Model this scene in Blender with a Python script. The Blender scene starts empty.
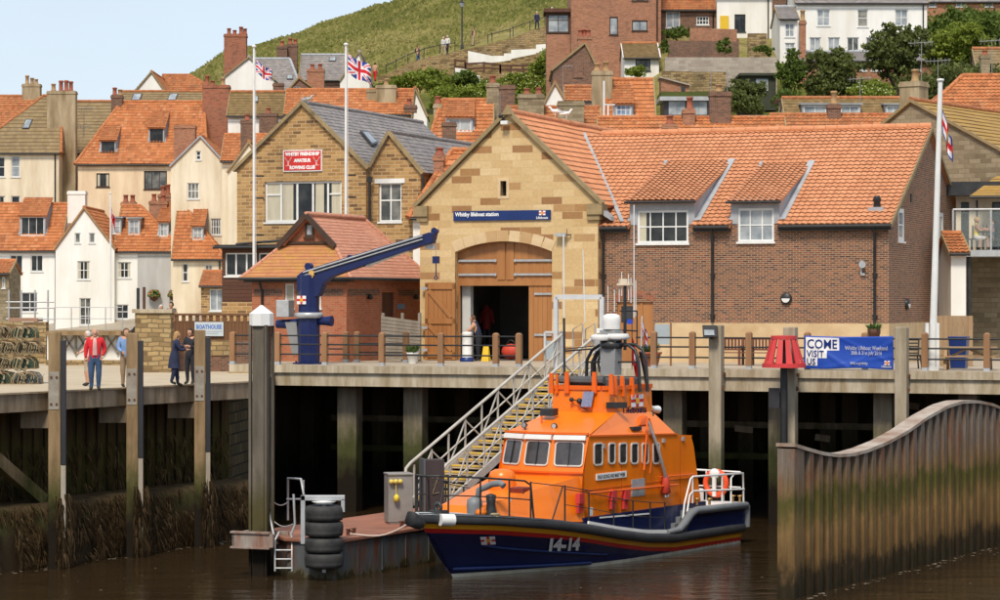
import bpy,math,random
from math import sin,cos,pi,radians,sqrt,tan,atan2,floor
from mathutils import Vector as V,Matrix,noise
random.seed(7)
F = 2600.0; CZ = 7.5
sc = bpy.context.scene
COL = sc.collection
A0 = -radians(20.5)                     # bearing of the quay front and the lifeboat station
def P(x,y,Y): return V(((x-500)*Y/F,Y,CZ-(y-300)*Y/F))
def G(x,y,z):
    Y = F*(CZ-z)/(y-300); return V(((x-500)*Y/F,Y,z))
def lerp(a,b,t): return a+(b-a)*t
def interp(tab,x):
    if x <= tab[0][0]: return tab[0][1]
    for (a,va),(b,vb) in zip(tab,tab[1:]):
        if x <= b: return va+(vb-va)*(x-a)/(b-a)
    return tab[-1][1]
MATS = {}
class NT:
    def __init__(s,name):
        s.m = bpy.data.materials.new(name); s.m.use_nodes = True
        s.n = s.m.node_tree.nodes; s.l = s.m.node_tree.links
        s.b = s.n['Principled BSDF']
    def new(s,t,**kw):
        n = s.n.new(t)
        for k,v in kw.items():
            if k in n.inputs: n.inputs[k].default_value = v
            else: setattr(n,k,v)
        return n
    def link(s,a,b): s.l.new(a,b)
    def tex(s, out='Object'):
        return s.new('ShaderNodeTexCoord').outputs[out]
    def noise(s,vec,scale,detail=4,rough=.55):
        n = s.new('ShaderNodeTexNoise', Scale=scale, Detail=detail, Roughness=rough)
        s.link(vec, n.inputs['Vector']); return n.outputs['Fac']
    def ramp(s, fac, stops, interp='LINEAR'):
        r = s.new('ShaderNodeValToRGB'); r.color_ramp.interpolation = interp
        e = r.color_ramp.elements
        while len(e) < len(stops): e.new(.5)
        for i,(p,c) in enumerate(stops):
            e[i].position = p
            if not isinstance(c,(tuple,list)): c = (c,c,c)
            e[i].color = (*c[:3],1)
        s.link(fac, r.inputs['Fac']); return r.outputs['Color']
    def mix(s, fac, a, b, mode='MIX'):
        m = s.new('ShaderNodeMix', data_type='RGBA', blend_type=mode)
        for sock,v in ((m.inputs[0],fac),(m.inputs[6],a),(m.inputs[7],b)):
            if hasattr(v, 'links'): s.link(v, sock)
            elif isinstance(v,(tuple,list)): sock.default_value = (*v[:3],1)
            else: sock.default_value = v
        return m.outputs[2]
    def math(s,op,a,b=0.0):
        m = s.new('ShaderNodeMath', operation=op)
        for sock,v in ((m.inputs[0],a),(m.inputs[1],b)):
            if hasattr(v, 'links'): s.link(v, sock)
            else: sock.default_value = v
        return m.outputs[0]
    def mapping(s,vec,scale=(1,1,1),loc=(0,0,0)):
        m = s.new('ShaderNodeMapping'); m.inputs['Scale'].default_value = scale; m.inputs['Location'].default_value = loc
        s.link(vec, m.inputs['Vector']); return m.outputs[0]
    def bump(s,h,strength=.3,dist=.02):
        b = s.new('ShaderNodeBump', Strength=strength, Distance=dist)
        s.link(h, b.inputs['Height']); s.link(b.outputs[0], s.b.inputs['Normal'])
    def color(s,c):
        if hasattr(c, 'links'): s.link(c, s.b.inputs['Base Color'])
        else: s.b.inputs['Base Color'].default_value = (*c[:3], 1)
def M(name,c,c2=None,scale=2.0,rough=.7,metal=0.0,bump=0.0,streak=False,spec=.4):
    """plain surface: a colour drifting towards c2 in uneven patches"""
    if name in MATS: return MATS[name]
    t = NT(name)
    t.b.inputs['Roughness'].default_value = rough; t.b.inputs['Metallic'].default_value = metal
    t.b.inputs['Specular IOR Level'].default_value = spec
    if c2 is None: c2 = tuple(v*.78 for v in c)
    o = t.tex()
    if streak: o = t.mapping(o,(1,1,.18))
    f = t.noise(o,scale,6,.62)
    t.color(t.mix(t.ramp(f,[(.35,0.),(.68,1.)]),c,c2))
    if bump: t.bump(t.noise(o,scale*6,4),bump,.02)
    MATS[name] = t.m; return t.m
def M_brick(name,stops,mortar,bw=.225,bh=.075,ms=.012,dirt=(.1,.08,.06),dirtamt=.35,bump=.4,rough=.85,offs=.5,distort=0):
    if name in MATS: return MATS[name]
    t = NT(name); t.b.inputs['Roughness'].default_value = rough; t.b.inputs['Specular IOR Level'].default_value = .25
    uv = t.tex('UV')
    br = t.new('ShaderNodeTexBrick', offset=offs)
    for k, v in (('Scale', 1.0), ('Mortar Size', ms), ('Mortar Smooth', .3), ('Brick Width', bw), ('Row Height', bh), ('Bias', 0.)):
        br.inputs[k].default_value = v
    br.inputs['Color1'].default_value = (0, 0, 0, 1); br.inputs['Color2'].default_value = (1, 1, 1, 1); br.inputs['Mortar'].default_value = (.5, .5, .5, 1)
    if distort:
        nz_ = t.new('ShaderNodeTexNoise', Scale=1.3, Detail=4); t.link(uv, nz_.inputs['Vector'])
        vm = t.new('ShaderNodeVectorMath', operation='MULTIPLY_ADD'); t.link(nz_.outputs['Color'], vm.inputs[0]); vm.inputs[1].default_value = (distort, distort, 0); t.link(uv, vm.inputs[2]); bv = vm.outputs[0]
    else: bv = uv
    t.link(bv, br.inputs['Vector'])
    c = t.ramp(br.outputs['Color'], stops)
    n = t.noise(uv,9,4)
    c = t.mix(.22, c, t.ramp(n, [(.3, (.25, .25, .25)), (.7, (1, 1, 1))]), 'MULTIPLY')
    c = t.mix(br.outputs['Fac'], c, mortar)
    d = t.noise(t.mapping(uv,(1,.45,1)),.55,6,.65)
    c = t.mix(t.math('MULTIPLY', t.ramp(d, [(.48, 0.), (.75, 1.)]), dirtamt), c, dirt)
    t.color(c)
    h = t.math('SUBTRACT', t.math('MULTIPLY', n, .4), br.outputs['Fac'])
    t.bump(h,bump,.015)
    MATS[name] = t.m; return t.m
def M_tile(name,stops,tw=.2,th=.3,lichen=(.3,.22,.05),lich=.3,flat=False,rough=.75,seam=.4):
    """roof tiles: the UV runs in metres, one random tint per tile, lichen and weather in drifts"""
    if name in MATS: return MATS[name]
    t = NT(name); t.b.inputs['Roughness'].default_value = rough; t.b.inputs['Specular IOR Level'].default_value = .25
    uv = t.tex('UV')
    sep = t.new('ShaderNodeSeparateXYZ'); t.link(uv, sep.inputs[0])
    fv = t.math('FLOOR', t.math('DIVIDE', sep.outputs[1], th))
    u = t.math('DIVIDE', sep.outputs[0], tw)
    if flat: u = t.math('ADD', u, t.math('MULTIPLY', fv, .5))
    fu = t.math('FLOOR', u)
    cmb = t.new('ShaderNodeCombineXYZ'); t.link(fu, cmb.inputs[0]); t.link(fv, cmb.inputs[1])
    wn = t.new('ShaderNodeTexWhiteNoise', noise_dimensions='2D'); t.link(cmb.outputs[0], wn.inputs['Vector'])
    c = t.ramp(wn.outputs['Value'], stops)
    big = t.noise(uv,.35,6,.7)
    c = t.mix(t.math('MULTIPLY', t.ramp(big, [(.42, 0.), (.72, 1.)]), .38), c, tuple(v*.62 for v in stops[0][1]))
    fine = t.noise(uv,2.3,8,.75)
    c = t.mix(t.math('MULTIPLY', t.ramp(fine, [(.5-lich*.25, 0.), (.8-lich*.25, 1.)]), min(.9, lich*1.6)), c, lichen)
    edge = t.math('FRACT', t.math('DIVIDE', sep.outputs[1], th))
    fe = t.math('FRACT', u)
    if flat:
        e = t.math('MAXIMUM', t.math('LESS_THAN', edge, .13), t.math('MULTIPLY', t.math('LESS_THAN', fe, .07), .6))
        c = t.mix(t.math('MULTIPLY', e, seam), c, tuple(v*.3 for v in stops[0][1]))
        t.bump(t.math('ADD', t.math('MULTIPLY', edge, -1.), t.math('MULTIPLY', fine, .3)), .5, .03)
    else:
        t.bump(fine,.25,.02)
    t.color(c); MATS[name] = t.m; return t.m
def M_glass(name,c=(.02,.025,.03),c2=(.09,.1,.11),rough=.06):
    if name in MATS: return MATS[name]
    t = NT(name); t.b.inputs['Roughness'].default_value = rough; t.b.inputs['Specular IOR Level'].default_value = .35
    f = t.noise(t.tex(),1.3,3)
    t.color(t.mix(t.ramp(f,[(.4,0.),(.62,1.)]),c,c2))
    t.bump(t.noise(t.tex(),2.2,2),.06,.05)
    MATS[name] = t.m; return t.m
def M_leaf(name,stops,rough=.6):
    if name in MATS: return MATS[name]
    t = NT(name); t.b.inputs['Roughness'].default_value = rough; t.b.inputs['Specular IOR Level'].default_value = .3
    g = t.new('ShaderNodeNewGeometry')
    n = t.noise(t.tex(),.9,3)
    f = t.math('ADD', t.math('MULTIPLY', g.outputs['Random Per Island'], .55), t.math('MULTIPLY', n, .5))
    t.color(t.ramp(f,stops))
    tr = t.new('ShaderNodeBsdfTranslucent'); t.link(t.b.inputs['Base Color'].links[0].from_socket, tr.inputs['Color'])
    mx = t.new('ShaderNodeMixShader', Fac=.3); t.link(t.b.outputs[0], mx.inputs[1]); t.link(tr.outputs[0], mx.inputs[2])
    t.link(mx.outputs[0], t.n['Material Output'].inputs['Surface'])
    MATS[name] = t.m; return t.m
def M_marine(name,dry,dry2,rough=.85,green=(.045,.055,.012),weed=(.016,.012,.008),zg=(2.3,3.6),zw=(1.2,2.0),rust=None):
    """surfaces standing in tidal water: dry tone on top, algae belt, dark weed near the water (real growth, in world height)"""
    if name in MATS: return MATS[name]
    t = NT(name); t.b.inputs['Roughness'].default_value = rough; t.b.inputs['Specular IOR Level'].default_value = .12
    pos = t.new('ShaderNodeNewGeometry').outputs['Position']
    sep = t.new('ShaderNodeSeparateXYZ'); t.link(pos, sep.inputs[0])
    st = t.mapping(pos,(3.2,3.2,.5))
    n = t.noise(st,1.0,6,.65)
    c = t.mix(t.ramp(n,[(.35,0.),(.65,1.)]),dry,dry2)
    if rust: c = t.mix(t.ramp(t.noise(t.mapping(pos,(2,2,.35)),1.2,7,.7),[(.5,0.),(.62,1.)]),c,rust)
    z = t.math('ADD', sep.outputs[2], t.math('MULTIPLY', t.math('SUBTRACT', t.noise(t.mapping(pos, (1.6, 1.6, .9)), 1.0, 5, .7), .5), 2.2))
    c = t.mix(t.ramp(t.math('DIVIDE', z, 6), [(zg[0]/6, .88), (zg[1]/6, 0.)]), c, green)
    c = t.mix(t.ramp(t.math('DIVIDE', z, 6), [(zw[0]/6, 1.), (zw[1]/6, 0.)]), c, weed)
    t.color(c); t.bump(t.noise(t.mapping(pos,(4,4,1)),1.5,5,.7),.6,.04)
    MATS[name] = t.m; return t.m
SPLIT = {'plate_seam_x', 'side_fitting', 'curtain', 'dark_band', 'fin', 'gutter', 'kneeler', 'hinge', 'lantern', 'red_kit', 'white_label', 'brass_bollard', 'flashing', 'downpipe', 'support_post', 'transom', 'glass_door', 'bollard', 'bracket', 'stone_block', 'post', 'whip_antenna', 'lamp', 'sheave', 'stone_wall_piece', 'bolt', 'ruled_line', 'emblem_wing', 'trestle', 'armrest', 'radar_scanner', 'plinth', 'sign_emblem', 'window_brow', 'ridge_tiles', 'inner_wall'}
class MB:
    def __init__(s,T=None): s.v = []; s.f = []; s.mi = []; s.uv = {}; s.T = T; s.cur = 0; s.sm = set()
    def add(s,vs,fs,uvs=None,smooth=False):
        b = len(s.v)
        for p in vs:
            p = V(p); s.v.append(s.T @ p if s.T else p)
        for i,f in enumerate(fs):
            if smooth: s.sm.add(len(s.f))
            if uvs is not None: s.uv[len(s.f)] = [uvs[j] for j in f]
            s.f.append([b+j for j in f]); s.mi.append(s.cur)
        return s
    def box(s,x0,x1,y0,y1,z0,z1):
        return s.add([(x0,y0,z0),(x1,y0,z0),(x1,y1,z0),(x0,y1,z0),(x0,y0,z1),(x1,y0,z1),(x1,y1,z1),(x0,y1,z1)],
              [(0,3,2,1),(4,5,6,7),(0,1,5,4),(1,2,6,5),(2,3,7,6),(3,0,4,7)])
    def hexa(s,lo,hi):
        """8-corner solid: four bottom points (counter-clockwise), four top points"""
        return s.add(list(lo)+list(hi),[(0,3,2,1),(4,5,6,7),(0,1,5,4),(1,2,6,5),(2,3,7,6),(3,0,4,7)])
    def bar(s,p,q,w,h=None,up=(0,0,1)):
        h = h or w; p = V(p); q = V(q); d = (q-p).normalized(); up = V(up)
        if abs(d.dot(up)) > .98: up = V((0,1,0))
        r = d.cross(up).normalized()*w/2; u = r.cross(d).normalized()*h/2
        return s.hexa([p-r-u,p+r-u,p+r+u,p-r+u],[q-r-u,q+r-u,q+r+u,q-r+u])
    def tube(s,pts,r,n=6,smooth=True):
        pts = [V(p) for p in pts]; R = r if isinstance(r,(list,tuple)) else [r]*len(pts)
        vs = []; fs = []; m = len(pts); prev = None
        for i,p in enumerate(pts):
            d = (pts[min(i+1,m-1)]-pts[max(i-1,0)]).normalized()
            if prev is None:
                a = V((0,0,1)) if abs(d.z) < .9 else V((1,0,0)); x = d.cross(a).normalized()
            else: x = (prev-d*prev.dot(d)).normalized()
            prev = x; y = d.cross(x)
            for k in range(n):
                t = 2*pi*k/n; vs.append(p+(x*cos(t)+y*sin(t))*R[i])
        for i in range(m-1):
            for k in range(n):
                fs.append((i*n+k,i*n+(k+1) % n,(i+1)*n+(k+1) % n,(i+1)*n+k))
        s.add(vs,fs,smooth=smooth)
        return s.add([vs[k] for k in range(n)][::-1]+[vs[(m-1)*n+k] for k in range(n)],[tuple(range(n)),tuple(range(n,2*n))])
    def lathe(s, prof, c=(0, 0, 0), n=12, axis='z', smooth=True):
        vs = []; fs = []; c = V(c); m = len(prof)
        for r,h in prof:
            for k in range(n):
                t = 2*pi*(k+.5)/n; a,b = r*cos(t),r*sin(t)
                vs.append(c+(V((a, b, h)) if axis == 'z' else V((a, h, b)) if axis == 'y' else V((h, a, b))))
        for i in range(m-1):
            for k in range(n): fs.append((i*n+k,i*n+(k+1) % n,(i+1)*n+(k+1) % n,(i+1)*n+k))
        s.add(vs,fs,smooth=smooth)
        if prof[0][0] > 1e-4: s.add([vs[k] for k in range(n)][::-1],[tuple(range(n))])
        if prof[-1][0] > 1e-4: s.add([vs[(m-1)*n+k] for k in range(n)],[tuple(range(n))])
        return s
    def poly(s,pts,d):
        """flat outline pushed through by the vector d"""
        pts = [V(p) for p in pts]; d = V(d); n = len(pts)
        return s.add(pts+[p+d for p in pts],[tuple(range(n))[::-1],tuple(range(n,2*n))]+[(i,(i+1) % n,n+(i+1) % n,n+i) for i in range(n)])
    def ball(s,c,r,n=10,m=6,sx=1,sy=1,sz=1):
        c = V(c); vs = []; fs = []
        for j in range(m+1):
            a = pi*j/m
            for k in range(n): vs.append(c+V((r*sx*sin(a)*cos(2*pi*k/n),r*sy*sin(a)*sin(2*pi*k/n),r*sz*cos(a))))
        for j in range(m):
            for k in range(n): fs.append((j*n+k,(j+1)*n+k,(j+1)*n+(k+1) % n,j*n+(k+1) % n))
        return s.add(vs,fs,smooth=True)
    def torus(s, c, R, r, n=20, m=8, axis='z', sz=1.0):
        c = V(c); vs = []; fs = []
        for i in range(n):
            a = 2*pi*i/n
            for k in range(m):
                b = 2*pi*k/m; q = (R+r*cos(b)); x,y,z = q*cos(a),q*sin(a),r*sin(b)*sz
                vs.append(c+(V((x, y, z)) if axis == 'z' else V((x, z, y)) if axis == 'y' else V((z, x, y))))
        for i in range(n):
            for k in range(m): fs.append((i*m+k,((i+1) % n)*m+k,((i+1) % n)*m+(k+1) % m,i*m+(k+1) % m))
        return s.add(vs,fs,smooth=True)
    def pieces(s):
        """separate bodies in this builder (bodies whose boxes touch count as one)"""
        par = list(range(len(s.v)))
        def find(i):
            while par[i] != i: par[i] = par[par[i]]; i = par[i]
            return i
        for f in s.f:
            for j in f[1:]: par[find(j)] = find(f[0])
        g = {}
        for fi,f in enumerate(s.f): g.setdefault(find(f[0]),[]).append(fi)
        G_ = []
        for fl in g.values():
            ps = [s.v[j] for fi in fl for j in s.f[fi]]; G_.append([fl,[min(p[k] for p in ps)-.004 for k in range(3)],[max(p[k] for p in ps)+.004 for k in range(3)]])
        again = True
        while again:
            again = False
            for i in range(len(G_)):
                for j in range(i+1,len(G_)):
                    a,b = G_[i],G_[j]
                    if all(a[1][k] <= b[2][k] and b[1][k] <= a[2][k] for k in range(3)):
                        a[0] += b[0]; a[1] = [min(x,y) for x,y in zip(a[1],b[1])]; a[2] = [max(x,y) for x,y in zip(a[2],b[2])]; G_.pop(j); again = True; break
                if again: break
        out = []
        for fl,_,_ in G_:
            m = MB(); mp = {}
            for fi in fl:
                f = []
                for j in s.f[fi]:
                    if j not in mp: mp[j] = len(m.v); m.v.append(s.v[j])
                    f.append(mp[j])
                if fi in s.uv: m.uv[len(m.f)] = s.uv[fi]
                if fi in s.sm: m.sm.add(len(m.f))
                m.f.append(f); m.mi.append(s.mi[fi])
            out.append(m)
        return out
    def build(s,name,mat,parent=None,bevel=0,loc=None):
        if name in SPLIT:
            ps = s.pieces()
            if len(ps) > 1: return [m.build1(name,mat,parent,bevel,loc) for m in ps][0]
        return s.build1(name,mat,parent,bevel,loc)
    def build1(s,name,mat,parent=None,bevel=0,loc=None):
        me = bpy.data.meshes.new(name)
        me.from_pydata([tuple(p) for p in s.v],[],s.f)
        mats = mat if isinstance(mat,(list,tuple)) else [mat]
        for m in mats: me.materials.append(m)
        if len(mats) > 1: me.polygons.foreach_set('material_index', s.mi)
        if s.sm: me.polygons.foreach_set('use_smooth', [i in s.sm for i in range(len(s.f))])
        uvl = me.uv_layers.new(name='UVMap'); out = []
        for fi,f in enumerate(s.f):
            if fi in s.uv:
                for u in s.uv[fi]: out += [u[0],u[1]]
                continue
            ps = [s.v[j] for j in f]; n = V((0,0,0))
            for i in range(len(ps)): n += ps[i].cross(ps[(i+1) % len(ps)])
            n = n.normalized() if n.length > 1e-9 else V((0,0,1))
            if abs(n.z) > .985: t,b = V((1,0,0)),V((0,1,0))
            else:
                t = V((0,0,1)).cross(n).normalized(); b = n.cross(t)
                if abs(n.z) < .1: b = V((0,0,1))
            for p in ps: out += [p.dot(t)+.13,p.dot(b)]
        uvl.data.foreach_set('uv', out)
        me.validate(clean_customdata=False)
        o = bpy.data.objects.new(name,me); COL.objects.link(o)
        if parent is not None: o.parent = parent
        if loc is not None: o.location = loc
        if bevel:
            b = o.modifiers.new('bevel', 'BEVEL'); b.width = bevel; b.segments = 2; b.limit_method = 'ANGLE'; b.angle_limit = radians(40)
        return o
def tag(o,label=None,cat=None,group=None,kind=None):
    if label: o['label'] = label
    if cat: o['category'] = cat
    if group: o['group'] = group
    if kind: o['kind'] = kind
    return o
def thing(name,label,cat,loc=(0,0,0),rz=0.0,group=None):
    o = bpy.data.objects.new(name,None); COL.objects.link(o); o.empty_display_size = .2
    o.location = loc; o.rotation_euler = (0,0,rz)
    return tag(o,label,cat,group)
def kids(o): return [c for c in bpy.data.objects if c.parent == o]
def dup(src,loc,rz=None,label=None,tree=None):
    def rec(o,par):
        c = o.copy(); COL.objects.link(c)
        if par is not None: c.parent = par
        for ch in kids(o): rec(ch,c)
        return c
    r = rec(src,None); r.location = loc
    if rz is not None: r.rotation_euler = (0,0,rz)
    if label: r['label'] = label
    return r
def structure(mb, name, mat): return tag(mb.build(name, mat), kind='structure')
class Frame:
    """a thing's own axes: x along its front, y into its depth, z up; turns photo points into points on its planes"""
    def __init__(s, o, a): s.o = V(o); s.a = a; s.T = Matrix.Translation(s.o) @ Matrix.Rotation(a, 4, 'Z'); s.I = s.T.inverted()
    def ray(s,x,y):
        c = s.I @ V((0,0,CZ)); d = s.I.to_3x3() @ V(((x-500)/F,1,-(y-300)/F)); return c,d
    def on(s,x,y,ly=0.0):
        c,d = s.ray(x,y); return c+d*((ly-c.y)/d.y)
    def plane(s,x,y,p,n):
        c,d = s.ray(x,y); p = V(p); n = V(n); return c+d*((p-c).dot(n)/d.dot(n))
    def onx(s,x,y,lx):
        c,d = s.ray(x,y); return c+d*((lx-c.x)/d.x)
def clip(poly,a,b,c):
    """keep the part of a 2D outline where a*x+b*y<=c"""
    out = []
    for i in range(len(poly)):
        p,q = poly[i],poly[(i+1) % len(poly)]; dp = a*p[0]+b*p[1]-c; dq = a*q[0]+b*q[1]-c
        if dp <= 1e-9: out.append(p)
        if (dp < -1e-9 and dq > 1e-9) or (dp > 1e-9 and dq < -1e-9):
            t = dp/(dp-dq); out.append((p[0]+(q[0]-p[0])*t,p[1]+(q[1]-p[1])*t))
    return out
def wall_holes(mb,org,ux,nrm,u0,u1,v0,v1,holes,gable=None,rev=.12,top=None):
    """upright wall face with real openings and reveals; gable=(ridge_u, ridge_v) adds the triangle above v1"""
    org = V(org); ux = V(ux); nrm = V(nrm)
    vt = gable[1] if gable else v1
    us = sorted({u0,u1,*[h[0] for h in holes],*[h[2] for h in holes]}); vs = sorted({v0,vt,*[h[1] for h in holes],*[h[3] for h in holes]})
    us = [u for u in us if u0-1e-6 <= u <= u1+1e-6]; vs = [v for v in vs if v0-1e-6 <= v <= vt+1e-6]
    pt = lambda u,v,d=0: org+ux*u+V((0,0,v))-nrm*d
    flip = ux.cross(V((0,0,1))).dot(nrm) < 0
    for a,b in zip(us,us[1:]):
        for c,d in zip(vs,vs[1:]):
            cu,cv = (a+b)/2,(c+d)/2
            if any(h[0] < cu < h[2] and h[1] < cv < h[3] for h in holes): continue
            poly = [(a,c),(b,c),(b,d),(a,d)]
            if gable:
                gu,gv = gable
                k = (gv-v1)/max(gu-u0,.01); poly = clip(poly,-k,1,v1-k*u0)
                k = (gv-v1)/max(u1-gu,.01); poly = clip(poly,k,1,v1+k*u1)
            if len(poly) < 3: continue
            if flip: poly = poly[::-1]
            mb.add([pt(*q) for q in poly],[tuple(range(len(poly)))],uvs=[(q[0],q[1]) for q in poly])
    for h in holes:
        a,c,b,d = h
        q = [(a,c),(b,c),(b,d),(a,d)]
        for i in range(4):
            if (i == 0 and c <= v0+.03) or (i == 2 and not gable and d >= vt-.001): continue
            p,r = q[i],q[(i+1) % 4]; f = [pt(*p),pt(*r),pt(*r,rev),pt(*p,rev)]
            mb.add(f,[(0,1,2,3) if flip else (3,2,1,0)])
def window(parent, org, ux, nrm, h, cols=2, rows=2, frame='w_frame', glass='g_dark', bar=.05, rev=.1, sill=True, curtain=None, brd=.07, sillmat=None, label=None):
    org = V(org); ux = V(ux); nrm = V(nrm); a,c,b,d = h
    pt = lambda u,v,k=0: org+ux*u+V((0,0,v))-nrm*k
    fm = MATS[frame] if isinstance(frame,str) else frame
    m = MB(); k = rev-.03; up = V((0,0,1))
    def bx(u0,u1,v0,v1,k0,k1):
        m.hexa([pt(u0,v0,k0),pt(u1,v0,k0),pt(u1,v0,k1),pt(u0,v0,k1)],[pt(u0,v1,k0),pt(u1,v1,k0),pt(u1,v1,k1),pt(u0,v1,k1)])
    bx(a,b,d-brd,d,k,k+.06); bx(a,b,c,c+brd,k,k+.06); bx(a,a+brd,c+brd,d-brd,k,k+.06); bx(b-brd,b,c+brd,d-brd,k,k+.06)
    if isinstance(cols,int): cols = [i/cols for i in range(1,cols)]
    if isinstance(rows,int): rows = [i/rows for i in range(1,rows)]
    for q in cols: u = lerp(a,b,q); bx(u-bar/2,u+bar/2,c+brd,d-brd,k+.008,k+.05)
    for q in rows: v = lerp(c,d,q); bx(a+brd,b-brd,v-bar/2,v+bar/2,k+.013,k+.047)
    if sill: bx(a-.05,b+.05,c-.07,c,-.06,k)
    w = m.build('window', fm, parent)
    g = MB(); g.add([pt(a,c,k+.035),pt(b,c,k+.035),pt(b,d,k+.035),pt(a,d,k+.035)],[(0,1,2,3)])
    g.build('pane', MATS[glass], w)
    if curtain:
        cm = MB(); n = 14
        for (q0,q1) in curtain:
            A,B = lerp(a,b,q0),lerp(a,b,q1)
            vs = []
            for i in range(n+1):
                u = lerp(A,B,i/n); kk = k+.028+.005*sin(i*2.3)
                vs += [pt(u,c+brd,kk),pt(u,d-brd,kk)]
            cm.add(vs,[(2*i,2*i+2,2*i+3,2*i+1) for i in range(n)])
        cm.build('curtain', MATS['curtain'], w)
    if label: w['label'] = label
    return w
def roof_face(mb, corners, tw=.2, th=.3, amp=.045, lip=.04, sub=6, thick=.1, slab=True, kind='pantile', cuts=()):
    """tiled slope over a flat outline given from eave-left round to ridge-left; real rolls across, real steps up the slope"""
    c = [V(p) for p in corners]; u = (c[1]-c[0]).normalized()
    n = u.cross(c[-1]-c[0]); n.normalize()
    if n.z < 0: n = -n
    w = n.cross(u).normalized()
    if w.z < 0: w = -w
    uv = [((p-c[0]).dot(u),(p-c[0]).dot(w)) for p in c]
    vmax = max(q[1] for q in uv); vmin = min(q[1] for q in uv)
    def rng(v):
        xs = []
        for i in range(len(uv)):
            (x0,y0),(x1,y1) = uv[i],uv[(i+1) % len(uv)]
            if abs(y1-y0) < 1e-9:
                if abs(v-y0) < 1e-6: xs += [x0,x1]
                continue
            t = (v-y0)/(y1-y0)
            if -1e-6 <= t <= 1+1e-6: xs.append(x0+(x1-x0)*t)
        return (min(xs),max(xs)) if xs else (0,0)
    if slab:
        if not cuts: cells = [c]
        else:       # keep the boarding clear of the dormers that stand in the slope
            us = sorted({0,(c[1]-c[0]).length,*[q for k in cuts for q in k[:2]]}); cells = []
            for a,b in zip(us,us[1:]):
                v0 = max([k[3] for k in cuts if k[0] <= (a+b)/2 <= k[1]]+[0]); cells.append([c[0]+u*a+w*v0,c[0]+u*b+w*v0,c[0]+u*b+w*vmax,c[0]+u*a+w*vmax])
        for c_ in cells:
            L = len(c_); mb.add([p+n*.002 for p in c_]+[p-n*thick for p in c_],[tuple(range(L)),tuple(range(L,2*L))]+[(i,(i+1) % L,L+(i+1) % L,L+i) for i in range(L)])
    x0 = min(q[0] for q in uv); x1 = max(q[0] for q in uv)
    step = tw/sub if kind == 'pantile' else tw*4
    nu = int(math.ceil((x1-x0)/step)); rows = int(math.ceil((vmax-vmin)/th))
    vs = []; uvs = []; fs = []; extra = []
    if kind != 'pantile': lip = min(.03, th*.08)
    rows_at = []
    def prof(x):
        if kind != 'pantile': return 0
        t = x/tw*2*pi; return amp*(.5+.42*sin(t)+.16*sin(2*t+.6))
    jit = random.Random(3)
    for r in range(rows):
        va = vmin+r*th; vb = min(va+th,vmax); va_ = va-(.05 if r else 0)
        for k,v in enumerate((va_,vb)):
            lo,hi = rng(min(max(v,vmin),vmax))
            for i in range(nu+1):
                x = min(max(x0+i*step,lo),hi)
                sg = noise.noise(V((x*.35+c[0].x,v*.5,c[0].z)))*.035
                hgt = prof(x)+(lip*(1+.16*(.5+noise.noise(V((int(x/tw)*.7,r*.9,1))))) if k == 0 else 0)+.004
                vs.append(c[0]+u*x+w*v+n*(hgt+sg)); uvs.append((x+50,(va+.01 if k == 0 else vb-.01)-vmin))
        b = len(vs)-2*(nu+1); rows_at.append(b)
        for i in range(nu):
            if (vs[b+i+1]-vs[b+i]).length > 1e-4 or (vs[b+nu+1+i+1]-vs[b+nu+1+i]).length > 1e-4:
                xm = x0+(i+.5)*step
                if any(k[0] < xm < k[1] and k[2] < (va+vb)/2 < k[3] for k in cuts): continue
                fs.append((b+i,b+i+1,b+nu+2+i,b+nu+1+i))
                if kind != 'pantile':
                    q = len(vs); vs += [vs[b+i]+V((0,0,0)),vs[b+i+1]+V((0,0,0)),vs[b+i+1]-n*lip*.5,vs[b+i]-n*lip*.5]; uvs += [uvs[b+i],uvs[b+i+1],uvs[b+i+1],uvs[b+i]]; extra.append((q,q+1,q+2,q+3))
    mb.add(vs, fs+extra, uvs=uvs, smooth=(kind == 'pantile'))
    mb.add(vs[:nu+1]+[p-n*(thick*.4) for p in vs[:nu+1]],[(i,nu+1+i,nu+2+i,i+1) for i in range(nu) if not any(k[0] < x0+(i+.5)*step < k[1] for k in cuts)])
def ridge_tiles(mb,p,q,r=.13,seg=.45):
    p = V(p); q = V(q); L = (q-p).length; n = max(1,int(L/seg)); d = (q-p)/n
    for i in range(n):
        a = p+d*i; b = a+d*.97; mb.tube([a,b],[r,r*.93],8)
def chimney_part(parent, x0, x1, y0, y1, zb, zt, mat, pots=(), cap=.12, potmat='terracotta', capmat=None):
    m = MB(); m.box(x0,x1,y0,y1,zb,zt-.25)
    m.box(x0-cap*.4,x1+cap*.4,y0-cap*.4,y1+cap*.4,zt-.25,zt-.1)
    m.box(x0-cap*.1,x1+cap*.1,y0-cap*.1,y1+cap*.1,zt-.1,zt)
    ch = m.build('chimney', MATS[mat] if isinstance(mat, str) else mat, parent)
    for i,p in enumerate(pots):
        u,h = p[0],p[1]; pm = p[2] if len(p) > 2 else potmat
        g = MB(); cx = lerp(x0,x1,u); cy = (y0+y1)/2+(.12 if i % 2 else -.08)
        r = .19; h = h*.68
        g.lathe([(r*1.15,0),(r*1.15,.08),(r*.9,.12),(r*.82,h*.8),(r*1.05,h*.85),(r*1.05,h*.95),(r*.8,h),(r*.6,h),(r*.55,h-.25)],(cx,cy,zt-.01),9)
        g.build('chimney_pot', MATS[pm], ch)
    return ch
OR = [(0,(.34,.11,.045)),(.2,(.47,.15,.055)),(.5,(.54,.18,.065)),(.85,(.57,.2,.075)),(1,(.62,.26,.12))]
M_tile('tile_new', [(0, (.54, .22, .105)), (.5, (.6, .255, .125)), (1, (.66, .295, .15))], .23, .32, (.42, .22, .1), .2)
M_tile('tile_orange', OR, .24, .34, (.26, .15, .06), .38)
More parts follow.
